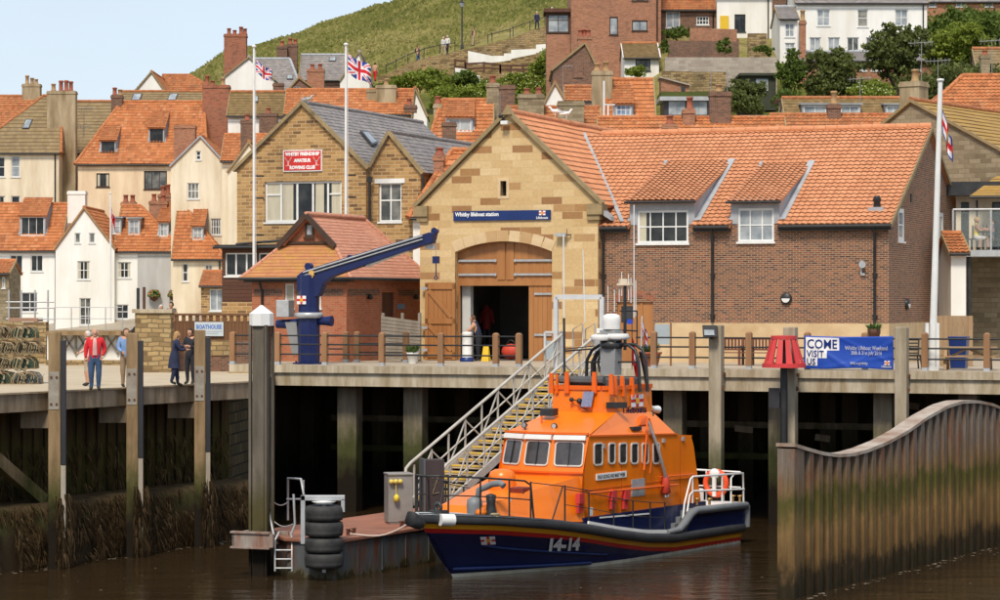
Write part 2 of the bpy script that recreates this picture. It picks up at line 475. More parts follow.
M_tile('tile_old', [(0, (.33, .09, .035)), (.4, (.48, .15, .055)), (.8, (.55, .2, .08)), (1, (.36, .13, .06))], .24, .34, (.22, .16, .07), .42)
M_tile('tile_brown', [(0, (.16, .1, .045)), (.5, (.22, .14, .06)), (1, (.28, .17, .08))], .26, .4, (.2, .17, .05), .35, flat=True)
M_tile('tile_olive', [(0, (.2, .14, .08)), (.5, (.24, .175, .095)), (1, (.28, .2, .11))], .3, .42, (.3, .2, .05), .3, flat=True)
M_tile('tile_golden', [(0, (.3, .185, .08)), (.5, (.36, .22, .085)), (1, (.42, .27, .1))], .3, .42, (.42, .24, .03), .55, flat=True)
M_tile('tile_pink', [(0, (.5, .22, .14)), (.5, (.55, .25, .16)), (1, (.6, .29, .19))], .18, .17, (.45, .25, .09), .16, flat=True, seam=.22)
M_tile('tile_lichen', [(0, (.42, .15, .085)), (.5, (.46, .18, .1)), (1, (.5, .2, .1))], .18, .17, (.46, .27, .05), .5, flat=True, seam=.22)
M_tile('slate', [(0, (.2, .185, .18)), (.4, (.26, .235, .225)), (.8, (.3, .265, .25)), (1, (.35, .3, .27))], .28, .22, (.22, .19, .16), .25, flat=True, rough=.6, seam=.3)
M_brick('brick_station', [(0, (.08, .035, .028)), (.25, (.19, .08, .04)), (.5, (.24, .098, .045)), (.75, (.3, .115, .05)), (.95, (.13, .06, .045)), (1, (.4, .13, .06))], (.38, .3, .22), ms=.011, dirtamt=.3, dirt=(.13, .08, .06))
M_brick('brick_red', [(0, (.18, .055, .03)), (.3, (.35, .1, .05)), (.7, (.43, .13, .06)), (1, (.3, .12, .07))], (.32, .22, .16), ms=.009)
M_brick('brick_orange', [(0, (.35, .1, .05)), (.5, (.46, .14, .06)), (1, (.42, .17, .09))], (.4, .22, .14), ms=.008, dirt=(.45, .24, .18), dirtamt=.6)
M_brick('brick_dark', [(0, (.1, .05, .035)), (.5, (.2, .085, .05)), (1, (.26, .12, .075))], (.22, .17, .13), ms=.012, dirtamt=.5)
M_brick('brick_town', [(0, (.26, .1, .05)), (.4, (.4, .16, .085)), (.8, (.46, .2, .11)), (1, (.3, .13, .075))], (.36, .24, .17), ms=.01, dirtamt=.5)
M_brick('stone_club', [(0, (.16, .09, .045)), (.2, (.34, .19, .075)), (.5, (.45, .26, .1)), (.8, (.52, .32, .13)), (.95, (.34, .19, .08)), (1, (.17, .09, .05))], (.5, .36, .2), bw=.42, bh=.155, ms=.02, dirt=(.2, .13, .06), dirtamt=.4, bump=.6)
M_brick('stone_station', [(0, (.3, .15, .06)), (.07, (.42, .23, .1)), (.1, (.56, .38, .18)), (.4, (.66, .47, .24)), (.7, (.62, .44, .22)), (.9, (.72, .54, .3)), (.93, (.4, .22, .09)), (1, (.3, .15, .07))], (.54, .38, .2), bw=.82, bh=.28, ms=.008, dirt=(.5, .33, .15), dirtamt=.4, bump=.35, offs=.42)
M_brick('stone_grey', [(0, (.2, .15, .09)), (.4, (.3, .24, .15)), (.8, (.36, .29, .19)), (1, (.23, .18, .11))], (.22, .18, .12), bw=.5, bh=.2, ms=.012, dirt=(.12, .1, .05), dirtamt=.5, bump=.6)
M_brick('stone_rough', [(0, (.14, .09, .045)), (.3, (.34, .23, .11)), (.7, (.46, .32, .15)), (1, (.36, .28, .16))], (.2, .145, .075), bw=.42, bh=.17, ms=.022, dirt=(.1, .08, .04), dirtamt=.65, bump=1.0, offs=.37, distort=.2)
M_brick('block_pale', [(0, (.36, .3, .25)), (.5, (.43, .37, .3)), (1, (.48, .42, .35))], (.34, .3, .25), bw=.45, bh=.22, ms=.008, dirt=(.2, .17, .13), dirtamt=.4)
M('plinth', (.62, .46, .27), (.5, .34, .18), 1.5, bump=.15)
M('dress', (.66, .5, .3), (.56, .4, .22), 2.5, bump=.15)
M('w_stucco', (.86, .85, .82), (.72, .69, .62), .8, .85, bump=.1, streak=True)
M('c_stucco', (.82, .73, .57), (.58, .47, .32), .9, .85, bump=.1, streak=True)
M('p_stucco', (.86, .69, .47), (.62, .44, .28), .8, .85, bump=.1, streak=True)
M('d_stucco', (.46, .37, .24), (.2, .14, .07), 1.6, .9, bump=.3, streak=True)
M('g_render', (.5, .49, .47), (.4, .39, .37), 1.2, .85, streak=True)
M('w_frame', (.8, .8, .78), (.7, .7, .68), 3, .4)
M('b_frame', (.07, .035, .02), (.045, .025, .015), 3, .5)
M('k_frame', (.03, .03, .032), (.05, .05, .05), 3, .4)
M_glass('g_dark', (.012, .014, .017), (.045, .048, .05)); M_glass('g_pale', (.22, .25, .28), (.42, .45, .46), .08); M_glass('g_blue', (.1, .17, .3), (.3, .38, .5), .08)
M_glass('g_net', (.3, .29, .25), (.12, .12, .11), .15); M_glass('g_mid', (.06, .065, .065), (.22, .22, .2), .08)
M('curtain', (.6, .56, .44), (.45, .41, .3), 3, .9, streak=True)
M('terracotta', (.36, .1, .05), (.22, .08, .05), 5, .8); M('buffpot', (.42, .26, .12), (.26, .16, .08), 5, .8)
M('lead', (.3, .32, .34), (.42, .43, .45), 2, .55, bump=.1, streak=True)
M('verge', (.34, .25, .13), (.22, .17, .09), 3, .9, bump=.3)
M('black', (.018, .018, .02), (.03, .03, .03), 3, .45)
M('white', (.78, .78, .76), (.68, .68, .66), 2, .4)
M('brownwood', (.11, .045, .025), (.075, .03, .018), 2.5, .7, bump=.2, streak=True)
M('galv', (.5, .51, .52), (.38, .39, .4), 4, .45, .35)
M('grey', (.28, .28, .28), (.22, .22, .22), 2, .6)
TERR = [
 (-700,[(110,4.88),(190,5.0),(230,12),(330,18),(600,15),(1500,10)]),
 (0,   [(110,4.88),(193,5.0),(203,9.5),(225,14),(330,20),(600,15),(1500,10)]),
 (180, [(110,4.88),(182,5.0),(192,8.5),(215,15),(240,20),(285,31),(300,32.3),(335,31),(600,20),(1500,10)]),
 (226, [(110,4.9),(160,5.0),(180,8),(215,17),(240,22),(285,34.3),(300,36.4),(335,36),(600,25),(1500,10)]),
 (300, [(120,5.18),(140,6),(175,12),(215,20),(240,24.5),(275,35),(300,38),(335,38),(600,25),(1500,10)]),
 (390, [(120,5.18),(150,8),(180,15),(215,23),(232.5,26.0),(234,27.9),(238,28.2),(270,36.5),(300,41.6),(335,42),(600,30),(1500,10)]),
 (460, [(120,5.18),(150,8),(180,16),(215,24),(232.5,26.8),(234,30.0),(238,30.4),(270,41),(300,48),(335,48),(600,30),(1500,10)]),
 (560, [(125,5.18),(150,8),(180,17),(215,24),(232.5,27.5),(234,32.2),(238,32.8),(270,44),(300,53),(335,53),(600,30),(1500,10)]),
 (670, [(125,5.18),(150,9),(166,16),(180,20),(189.8,22.4),(190.4,24.3),(196,26),(205,29),(240,34),(300,50),(600,30),(1500,10)]),
 (780, [(125,5.18),(150,9),(166,16),(178,20),(189.8,22.4),(190.4,24.3),(200,27),(205,29),(240,34),(300,50),(600,30),(1500,10)]),
 (860, [(125,5.18),(150,9),(166,16),(178,20),(192,24),(205,27),(240,32),(300,50),(600,30),(1500,10)]),
 (1000,[(125,5.18),(150,9),(170,16),(185,22),(200,26),(215,31),(300,45),(600,30),(1500,10)]),
 (1700,[(125,5.18),(150,9),(170,16),(185,22),(200,26),(215,31),(300,45),(600,30),(1500,10)]),
]
def terr(X,Y):
    px = 500+F*X/max(Y,1); t = TERR
    if px <= t[0][0]: return interp(t[0][1],Y)
    for (a,ta),(b,tb) in zip(t,t[1:]):
        if px <= b: return lerp(interp(ta,Y),interp(tb,Y),(px-a)/(b-a))
    return interp(t[-1][1],Y)
def house(name, label, Y, x0, x1, ye, yr, kind='ridge', a=0.0, pitch=42, depth=None, wall='w_stucco', roof='tile_orange', wins=(), dormers=(), chims=(),
          rx=None, ax=None, zg=None, tw=.24, th=.34, rk='pantile', swins=(), sky=(), group=None, gutter=True, vergemat='verge', frame='w_frame', yeR=None, over=.22, loc_only=False):
    o0 = P(x0,ye,Y); fr = Frame((o0.x,o0.y,0),a)
    W = fr.on(x1,ye).x; ze = fr.on((x0+x1)/2,ye).z
    if kind == 'ridge':
        xm = (sum(rx)/2 if rx else (x0+x1)/2)
        if depth is None:
            depth = 7.0
            for _ in range(12): zr = fr.on(xm,yr,depth/2).z; depth = max(2.5,2*(zr-ze)/tan(radians(pitch)))
        zr = fr.on(xm,yr,depth/2).z; R0 = fr.on(rx[0],yr,depth/2).x if rx else 0.; R1 = fr.on(rx[1],yr,depth/2).x if rx else W
        R0 = max(R0,0); R1 = min(R1,W); R0 = 0 if R0 < .35 else R0; R1 = W if W-R1 < .35 else R1
    else:
        depth = depth or 7.0; ax = ax if ax is not None else (x0+x1)/2; g = fr.on(ax,yr); gu,zr = g.x,g.z
    if zg is None:
        zg = min(terr(*(fr.T @ V((u,v,0))).to_2d()) for u in (0,W) for v in (0,depth))-.3
    fr = Frame((o0.x,o0.y,zg),a); ze -= zg; zr -= zg
    t = thing(name, label, 'house' if 'cottage' not in name else 'cottage', fr.o, a, group)
    if group is None: del_ = None
    X,Yv = V((1,0,0)),V((0,1,0)); N = V((0,-1,0)); H = []; specs = []
    for w in wins:
        p,q = fr.on(w[0],w[3]),fr.on(w[2],w[1]); h = (max(p.x,.08),max(p.z,.1),min(q.x,W-.08),q.z); H.append(h); specs.append((h,w))
    m = MB(); slopes = (zr-ze)/(depth/2) if kind == 'ridge' else 0
    SH = []; sspec = []
    for w in swins:
        p,q = fr.onx(w[0],w[3],W),fr.onx(w[2],w[1],W); h = (p.y,p.z,q.y,q.z); SH.append(h); sspec.append((h,w))
    if kind == 'ridge':
        wall_holes(m,(0,0,0),X,N,0,W,0,ze,H)
        wall_holes(m,(W,0,0),Yv,X,0,depth,0,ze,SH,gable=(depth/2,zr) if R1 == W else None)
        wall_holes(m,(0,0,0),Yv,-X,0,depth,0,ze,[],gable=(depth/2,zr) if R0 == 0 else None)
        wall_holes(m,(0,depth,0),X,Yv,0,W,0,ze,[])
    else:
        wall_holes(m,(0,0,0),X,N,0,W,0,ze,H,gable=(gu,zr))
        wall_holes(m,(W,0,0),Yv,X,0,depth,0,ze,SH)
        wall_holes(m,(0,0,0),Yv,-X,0,depth,0,ze,[])
        wall_holes(m,(0,depth,0),X,Yv,0,W,0,ze,[],gable=(gu,zr))
    m.build('wall', MATS[wall], t)
    for h,w in specs:
        op = dict(w[6]) if len(w) > 6 else {}
        wi_ = int(w[0]*7+w[1]*3) % 10
        if 'glass' not in op:
            if wi_ < 3: op['glass'] = 'g_mid'
            if wi_ in (1, 4, 6, 8): op['curtain'] = [(.06, .26), (.74, .94)] if wi_ != 6 else [(.06, .35)]
        window(t, (0, 0, 0), X, N, h, w[4], w[5], **{'frame': frame, **op})
    for h,w in sspec:
        op = w[6] if len(w) > 6 else {}
        window(t, (W, 0, 0), Yv, X, h, w[4], w[5], **{'frame': frame, **op})
    r = MB(); rt = MB(); ov = over; D = depth; vg = .1; up = .06; vm = MB()
    if kind == 'ridge':
        dz = ov*slopes; a0 = vg if R0 == 0 else ov; a1 = vg if R1 == W else ov; r0 = R0-(vg if R0 == 0 else 0); r1 = R1+(vg if R1 == W else 0)
        ev = ze-dz+up; rz = zr+up
        A,B,C_,D_ = V((-a0,-ov,ev)),V((W+a1,-ov,ev)),V((r1,D/2,rz)),V((r0,D/2,rz))
        E,Fq = V((W+a1,D+ov,ev)),V((-a0,D+ov,ev))
        roof_face(r,[A,B,C_,D_],tw,th,kind=rk); roof_face(r,[E,Fq,D_,C_],tw,th,kind=rk,sub=3)
        if R0 > 0: roof_face(r,[Fq,A,D_],tw,th,kind=rk); ridge_tiles(rt,A,D_)
        else: vm.bar(A+V((0,0,-.03)),D_+V((0,0,-.03)),.06,.16)
        if R1 < W: roof_face(r,[B,E,C_],tw,th,kind=rk); ridge_tiles(rt,B,C_)
        else: vm.bar(B+V((0,0,-.03)),C_+V((0,0,-.03)),.08,.2)
        ridge_tiles(rt,D_+V((0,0,.03)),C_+V((0,0,.03)))
    else:
        kL = (zr-ze)/max(gu,.1); kR = (zr-ze)/max(W-gu,.1); rz = zr+up
        L0 = V((-ov,-vg,ze-ov*kL+up)); L1 = V((-ov,D,ze-ov*kL+up)); T0 = V((gu,-vg,rz)); T1 = V((gu,D,rz)); Q0 = V((W+ov,-vg,ze-ov*kR+up)); Q1 = V((W+ov,D,ze-ov*kR+up))
        roof_face(r,[Q0,Q1,T1,T0],tw,th,kind=rk); roof_face(r,[L1,L0,T0,T1],tw,th,kind=rk)
        ridge_tiles(rt,T0+V((0,0,.03)),T1+V((0,0,.03)))
        vm.bar(L0+V((0,-.01,-.0)),T0+V((0,-.01,-.0)),.08,.12); vm.bar(T0+V((0,-.012,-.0)),Q0+V((0,-.012,-.0)),.08,.12)
    ro = r.build('roof', MATS[roof], t)
    if rt.v: rt.build('ridge_tiles', MATS[roof if rk == 'pantile' else ('tile_old' if 'slate' not in roof else 'lead')], ro)
    if vm.v: vm.build('verge', MATS[vergemat], ro)
    if gutter and kind == 'ridge':
        gm = MB(); gm.tube([(-.1, -ov-.06, ze-ov*slopes), (W+.1, -ov-.06, ze-ov*slopes)], .065, 6); gm.build('gutter', MATS['black'], t)
    if kind == 'ridge' and gutter and W > 3:
        dm_ = MB(); xd = W-.3 if len(name) % 2 else W-.35; dm_.tube([(xd, -ov-.05, ze-ov*slopes-.05), (xd, -.09, ze-.35), (xd, -.09, .1)], .05, 6); dm_.build('downpipe', MATS['black'], t)
    for s_ in sky:
        n = V((0,-slopes,1)).normalized(); p0 = V((0,0,ze+up))
        q = [fr.plane(s_[0],s_[3],p0,n),fr.plane(s_[2],s_[3],p0,n)]
        top = fr.plane(s_[4] if len(s_) > 4 else s_[0],s_[1],p0,n); tp2 = q[1]+(top-q[0]); c = [q[0]+n*.1,q[1]+n*.1,tp2+n*.1,top+n*.1]
        g = MB(); g.poly(c, n*-.12); sk = g.build('skylight', MATS['k_frame'], t)
        cc = sum(c, V())/4; g = MB(); g.add([lerp(cc, p, .82)+n*.012 for p in c], [(0, 1, 2, 3)]); g.build('pane', MATS['g_pale'], sk)
    for d in dormers:
        n = V((0,-slopes,1)).normalized(); p0 = V((0,0,ze+up)); mid = fr.plane((d[0]+d[2])/2,d[3]+1,p0,n); yb = mid.y
        p,q = fr.on(d[0],d[3],yb),fr.on(d[2],d[1],yb); b0,z0,b1,z1 = p.x,p.z,q.x,q.z
        st = d[6] if len(d) > 6 else 'cat'; op = d[7] if len(d) > 7 else {}
        z0 -= .05; e = .1; zt = z1+.1
        s2 = slopes*.55 if st == 'cat' else .04
        yt = (ze+up-zt+s2*yb)/(s2-slopes) if True else 0
        yt = (zt-ze-up-s2*yb)/(slopes-s2)
        if yt*1.0 > D/2: yt = D/2
        yw = (zt-ze-up)/slopes
        dm = MB(); c0,c1 = b0-e,b1+e
        wall_holes(dm,(0,yb,0),X,N,c0,c1,z0-.05,zt,[(b0,z0+.05,b1,z1)],rev=.08)
        for cx in (c0,c1):
            dm.add([(cx,yb,z0-.05),(cx,yb,zt),(cx,min(yt,D/2),min(zt+s2*(yt-yb),zr)),],[(0,1,2)])
        do = dm.build('dormer', MATS['lead'], t)
        window(do, (0, yb, 0), X, N, (b0, z0+.05, b1, z1), d[4], d[5], **{'frame': frame, 'rev': .08, 'brd': .05, 'bar': .035, **op})
        rr = MB()
        if st == 'gable':
            mz = zt+(c1-c0)/2*.8; ym = (mz-ze)/slopes
            for sgn,cx in ((-1,c0-.12),(1,c1+.12)):
                A,B = V((cx,yb-.15,zt-.05)),V((cx,yw,zt-.05)); T0,T1 = V(((c0+c1)/2,yb-.15,mz)),V(((c0+c1)/2,ym,mz))
                roof_face(rr,[A,B,T1,T0] if sgn > 0 else [B,A,T0,T1],tw,th,kind=rk,thick=.06)
            rr.add([(c0,yb,zt),(c1,yb,zt),((c0+c1)/2,yb,mz-.05)],[(0,1,2)])
            rr.build('dormer_roof', MATS[roof], do)
        else:
            A,B = V((c0-.12,yb-.15,zt-.15*s2+.04)),V((c1+.12,yb-.15,zt-.15*s2+.04)); yt2 = yt+.1
            roof_face(rr, [A, B, V((c1+.12, yt2, zt+s2*(yt2-yb)+.04)), V((c0-.12, yt2, zt+s2*(yt2-yb)+.04))], tw, th, kind=rk if st == 'cat' else 'flat', thick=.06)
            rr.build('dormer_roof', MATS[roof if st == 'cat' else 'lead'], do)
            if st == 'cat':
                lf = MB()
                for cx in (c0-.02,c1+.02):
                    base = V((cx,yb+.02,ze+up+slopes*(yb+.02)+.07)); topp = V((cx,yt,ze+up+slopes*yt+.07)); lf.bar(base,topp,.16,.03,up=(0,-slopes,1))
                lf.build('flashing', MATS['lead'], do)
    for c in chims:
        px0,px1,py,ly,mat = c[:5]; pots = c[5] if len(c) > 5 else (); th_ = c[6] if len(c) > 6 else .55
        if ly <= 1.0: ly = ly*D
        p,q = fr.on(px0,py,ly),fr.on(px1,py,ly)
        zb = c[7] if len(c) > 7 else (min(ze, q.z-2) if kind == 'ridge' else ze*.9)
        chimney_part(t,p.x,q.x,ly,ly+th_,zb,p.z,mat,pots)
    return t,fr,W,D,ze,zr
# ==== SKY, LIGHT, CAMERA
SUN_EL, SUN_AZ = radians(52), radians(192)      # azimuth measured from +Y clockwise; the sun stands behind and left of the camera
w = bpy.data.worlds.new('World'); sc.world = w; w.use_nodes = True
n = w.node_tree.nodes; l = w.node_tree.links; bg = n['Background']
sky = n.new('ShaderNodeTexSky'); sky.sky_type = 'NISHITA'; sky.sun_disc = False; sky.sun_elevation = SUN_EL; sky.sun_rotation = SUN_AZ
sky.air_density = 1.0; sky.dust_density = .4; sky.ozone_density = 1.6
tc = n.new('ShaderNodeTexCoord'); mp = n.new('ShaderNodeMapping'); mp.inputs['Scale'].default_value = (1.2, 1.2, 5)
l.new(tc.outputs['Generated'], mp.inputs[0]); nz = n.new('ShaderNodeTexNoise'); nz.inputs['Scale'].default_value = 2.2; nz.inputs['Detail'].default_value = 6
l.new(mp.outputs[0], nz.inputs['Vector']); rp = n.new('ShaderNodeValToRGB'); rp.color_ramp.elements[0].position = .3; rp.color_ramp.elements[0].color = (.72,)*3+(1,); rp.color_ramp.elements[1].position = .75; rp.color_ramp.elements[1].color = (.97,)*3+(1,)
l.new(nz.outputs['Fac'], rp.inputs[0]); mx = n.new('ShaderNodeMix'); mx.data_type = 'RGBA'; l.new(rp.outputs[0], mx.inputs[0])
l.new(sky.outputs[0], mx.inputs[6]); mx.inputs[7].default_value = (3.5, 3.95, 4.5, 1)      # thin bright cloud over the blue
l.new(mx.outputs[2], bg.inputs['Color']); bg.inputs['Strength'].default_value = .14
sd = bpy.data.lights.new('sun', 'SUN'); sd.energy = 2.6; sd.angle = radians(14); sd.color = (1, .9, .76)
so = bpy.data.objects.new('sun', sd); COL.objects.link(so)
dirn = V((sin(SUN_AZ)*cos(SUN_EL),cos(SUN_AZ)*cos(SUN_EL),sin(SUN_EL)))
so.rotation_euler = dirn.to_track_quat('Z', 'Y').to_euler(); so.location = dirn*60
cd = bpy.data.cameras.new('camera'); cam = bpy.data.objects.new('camera', cd); COL.objects.link(cam); sc.camera = cam
cd.lens = 36*F/1000; cd.sensor_width = 36; cd.clip_end = 5000; cd.clip_start = .5
cam.location = (0,0,CZ); cam.rotation_euler = (pi/2,0,0)
sc.view_settings.view_transform = 'Standard'; sc.view_settings.look = 'None'; sc.view_settings.gamma = 1; sc.view_settings.exposure = .5
sc.render.engine = 'CYCLES'; cy = sc.cycles; cy.use_denoising = True; cy.max_bounces = 6; cy.diffuse_bounces = 3; cy.glossy_bounces = 3; cy.transmission_bounces = 4; cy.transparent_max_bounces = 6
cy.caustics_reflective = False; cy.caustics_refractive = False
try: cy.use_adaptive_sampling = True; cy.adaptive_threshold = .02
except Exception: pass
# ==== GROUND AND WATER
t = NT('hill_grass'); t.b.inputs['Roughness'].default_value = .95; t.b.inputs['Specular IOR Level'].default_value = .1
pos = t.new('ShaderNodeNewGeometry').outputs['Position']
f1 = t.noise(t.mapping(pos,(.045,.03,.09)),1,9,.66); f2 = t.noise(pos,1.4,6,.75); f3 = t.noise(t.mapping(pos,(.2,.2,.5)),1,6,.7)
c = t.ramp(f1,[(.4,(.12,.13,.028)),(.46,(.2,.2,.045)),(.52,(.31,.27,.085)),(.62,(.42,.35,.15))])
c = t.mix(t.ramp(f2,[(.42,0.),(.7,.6)]),c,(.09,.085,.025)); c = t.mix(t.ramp(f3,[(.55,0.),(.68,.6)]),c,(.12,.075,.03))
t.color(c); t.bump(f2, 1.0, .5); MATS['hill_grass'] = t.m
PXS = [-700,-300,-100]+list(range(0,1101,14))+[1300,1700]
YS = [112,118,125,132,140,150,158,166,172,178,182,185.5,189.6,190.4,195,200,205,210,215,221,227,231,232.5,234,236,238]+list(range(241,345,3))+[360,400,500,700,1000,1500]
vs = []
for Y in YS:
    for px in PXS:
        X = (px-500)*Y/F; z = terr(X,Y)
        if Y > 238: z += (noise.noise(V((X*.06,Y*.06,0)))*1.6+noise.noise(V((X*.25,Y*.25,3)))*.5)*min(1,(Y-238)/20)
        vs.append((X,Y,z-.02))
nx = len(PXS); fs = [(j*nx+i,j*nx+i+1,(j+1)*nx+i+1,(j+1)*nx+i) for j in range(len(YS)-1) for i in range(nx-1)]
st_ = [f for f in fs if YS[f[0]//nx] < (190 if PXS[f[0] % nx] < 226 else 172)]; gr_ = [f for f in fs if not (YS[f[0]//nx] < (190 if PXS[f[0] % nx] < 226 else 172))]
m = MB(); m.add(vs, gr_, smooth=True); structure(m, 'hillside', MATS['hill_grass'])
m = MB(); m.add(vs, st_, smooth=True); structure(m, 'town_ground', M('street', (.38, .33, .26), (.3, .26, .2), .5, .9))
t = NT('water'); t.b.inputs['Roughness'].default_value = .035; t.b.inputs['IOR'].default_value = 1.33; t.b.inputs['Specular IOR Level'].default_value = .5
pos = t.new('ShaderNodeNewGeometry').outputs['Position']
t.color(t.mix(t.noise(pos,.25,4),(.026,.016,.007),(.04,.024,.011)))
h1 = t.noise(t.mapping(pos,(.55,1.1,1)),.8,2,.5); h2 = t.noise(t.mapping(pos,(2.0,4.2,1)),1.1,4,.6)
t.bump(t.math('ADD', h1, t.math('MULTIPLY', h2, .3)), .75, .085); MATS['water'] = t.m
m = MB(); m.add([(-400, -60, 0), (400, -60, 0), (400, 96, 0), (-400, 96, 0)], [(0, 1, 2, 3)]); structure(m, 'water', MATS['water'])
m = MB(); m.add([(-1500, -300, -2.5), (1500, -300, -2.5), (1500, 160, -2.5), (-1500, 160, -2.5)], [(0, 1, 2, 3)]); structure(m, 'river_bed', M('mud', (.08, .055, .03), (.05, .035, .02), .5, .8))
# ==== QUAYS
Q = Frame((-9.6,92.6,0),A0); DZ = 5.2; LZ = 4.9
def QP(x,y,z=0): return Q.T @ V((x,y,z))
M_marine('concrete', (.42, .36, .27), (.27, .22, .15), zg=(1.8, 3.2), zw=(1.0, 1.8))
M_marine('conc_edge', (.52, .45, .34), (.3, .23, .14), zg=(1, 2), zw=(0, 1))
M_marine('column', (.3, .25, .18), (.17, .14, .1), zg=(2.4, 3.6), zw=(1.2, 2.1))
M_marine('pile_wood', (.34, .235, .13), (.19, .125, .065), zg=(2.0, 3.3), zw=(1.3, 2.1))
M_marine('beam_wood', (.33, .26, .18), (.17, .125, .08), zg=(1, 2), zw=(0, .8))
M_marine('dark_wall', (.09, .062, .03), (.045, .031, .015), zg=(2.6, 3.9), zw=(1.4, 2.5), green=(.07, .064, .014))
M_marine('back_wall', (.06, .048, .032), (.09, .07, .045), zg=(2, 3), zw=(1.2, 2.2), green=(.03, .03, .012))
M_marine('toe_wall', (.1, .07, .035), (.05, .034, .017), zg=(1.2, 1.6), zw=(.9, 1.5), weed=(.04, .027, .014))
M_marine('pile_grey', (.17, .145, .115), (.1, .085, .065), zg=(1.7, 3.0), zw=(.7, 1.3), green=(.07, .06, .02))
M('paving', (.5, .41, .29), (.41, .33, .22), .6, .9, bump=.15)
M('rustybolt', (.16, .07, .03), (.1, .05, .03), 5, .8)
def barkw(n): return MATS[n]
BY = 9.6
m = MB(Q.T); m.box(-.05,75,0,34,DZ-.26,DZ); m.box(.0,75,.10,.5,DZ-.72,DZ-.262); m.box(0,75,.5,BY,DZ-.6,DZ-.262)
structure(m, 'quay_deck', MATS['conc_edge'])
m = MB(Q.T); m.box(-.04, 74.9, .06, 33.9, DZ+.0, DZ+.006); structure(m, 'paving', M('deck_top', (.44, .37, .28), (.36, .29, .21), .7, .9, bump=.1))
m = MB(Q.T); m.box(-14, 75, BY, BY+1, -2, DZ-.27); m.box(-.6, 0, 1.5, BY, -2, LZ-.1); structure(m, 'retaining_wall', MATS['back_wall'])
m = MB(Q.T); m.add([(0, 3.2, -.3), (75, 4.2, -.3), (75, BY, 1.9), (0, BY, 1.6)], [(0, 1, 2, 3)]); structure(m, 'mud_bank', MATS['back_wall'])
t0 = None; CG = 'columns carrying the quay deck'
cl = {337: 'stained column near the left end of the dark space under the quay', 403: 'stained column under the deck just left of the gangway foot', 663: 'stained column behind the boat stern rail', 768: 'mossy column left of the red beacon pole', 873: 'mossy column behind the dip of the steel wall', 958: 'column under the deck at the far right'}
for x,lab in cl.items():
    a = Q.on(x,400,1.0).x; b = Q.on(x+19,400,1.0).x
    m = MB(Q.T); m.box(a, b, 1.0, 1.6, -1.5, DZ-.61); tag(m.build('column', MATS['column'], bevel=.03), lab, 'column', CG, 'thing')
for i,x in enumerate((300,372,455,520,600,700,738,820,842,925)):
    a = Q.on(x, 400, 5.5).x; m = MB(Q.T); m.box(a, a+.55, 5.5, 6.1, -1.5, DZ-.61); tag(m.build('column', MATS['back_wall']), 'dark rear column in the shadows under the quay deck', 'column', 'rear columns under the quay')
for i,(x,y,w_) in enumerate(((545,0,0),(645,430,12),(735,428,17),(815,437,14),(905,405,13))):
    if not w_: continue
    c = Q.on(x, y, 3.0+i*.3); m = MB(Q.T); m.bar((c.x, c.y, c.z), (c.x+w_/28, c.y+.1, c.z-.06), .1, .22); tag(m.build('plank', MATS['beam_wood']), ('', 'short pale plank under the quay beside the boat roof', 'pale plank under the quay above the stern rail', 'pale plank under the quay right of the beacon pole', 'tan board under the quay behind the crest of the steel wall')[i], 'plank', 'boards wedged under the quay')
for i,x in enumerate((322,388,425,585,625,690,752,800,862,910)):
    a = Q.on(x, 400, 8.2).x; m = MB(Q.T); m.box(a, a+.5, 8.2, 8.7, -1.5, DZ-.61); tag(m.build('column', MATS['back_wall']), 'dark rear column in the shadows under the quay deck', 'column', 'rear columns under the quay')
for i,z in enumerate((3.0,1.9)):
    m = MB(Q.T); m.box(1.5, 40, 5.35, 5.5, z, z+.22); tag(m.build('cross_member', MATS['column']), ('upper', 'lower')[i]+' long cross member running between the rear columns under the quay', 'beam', None, 'thing')
E0 = G(0, 395, LZ); E1 = G(250, 382.5, LZ); ed = (E1-E0).normalized(); en = V((ed.y, -ed.x, 0))      # en points out over the water
C1 = E1+ed*.9; AL = atan2(ed.y, ed.x); L = Frame((C1.x, C1.y, 0), AL)      # local x runs along the edge (negative to the left), +y inland
KL = V((-8.0,92.3,LZ))
m = MB(); far = E0-ed*60
pts = [far,C1,KL,V((-6.5,98,LZ)),V((-2.5,113,LZ)),V((-70,113,LZ)),V((-120,60,LZ))]
m.add([(p.x, p.y, LZ) for p in pts], [tuple(range(len(pts)))]); structure(m, 'quay_paving', MATS['paving'])
m = MB(L.T)
m.box(-75,.0,.05,.4,LZ-.5,LZ+.03); m.box(-75,-14.4,.12,.5,LZ-1.22,LZ-.8)
for k in range(40):
    m.box(-14.9-k*1.5,-14.65-k*1.5,.1,.4,LZ-.8,LZ-.5)
structure(m, 'quay_edge_beam', MATS['beam_wood'])
m = MB(L.T); m.box(-75,.3,1.6,2.2,-1.5,LZ-.05)
for k in range(150): m.box(-.25-k*.5,-.02-k*.5,1.52,1.6,1.2,LZ-.3)
structure(m, 'quay_wall', MATS['dark_wall'])
m = MB(); a = L.T @ V((.3,1.6,0)); b = V((-8.0,92.3,0)); nrm = (b-a).cross(V((0,0,1))).normalized()
m.hexa([V((a.x, a.y, -1.5)), V((b.x, b.y, -1.5)), V((b.x-.6, b.y, -1.5)), V((a.x-.6, a.y, -1.5))], [V((a.x, a.y, LZ-.03)), V((b.x, b.y, LZ-.03)), V((b.x-.6, b.y, LZ-.03)), V((a.x-.6, a.y, LZ-.03))]); structure(m, 'quay_side_wall', M_brick('wet_stone', [(0, (.07, .055, .03)), (.5, (.12, .095, .05)), (1, (.06, .055, .025))], (.02, .018, .012), bw=.6, bh=.35, ms=.03, bump=1))
m = MB(L.T)
rr = random.Random(4); xs = [-75+.8*i for i in range(95)]
vs = []
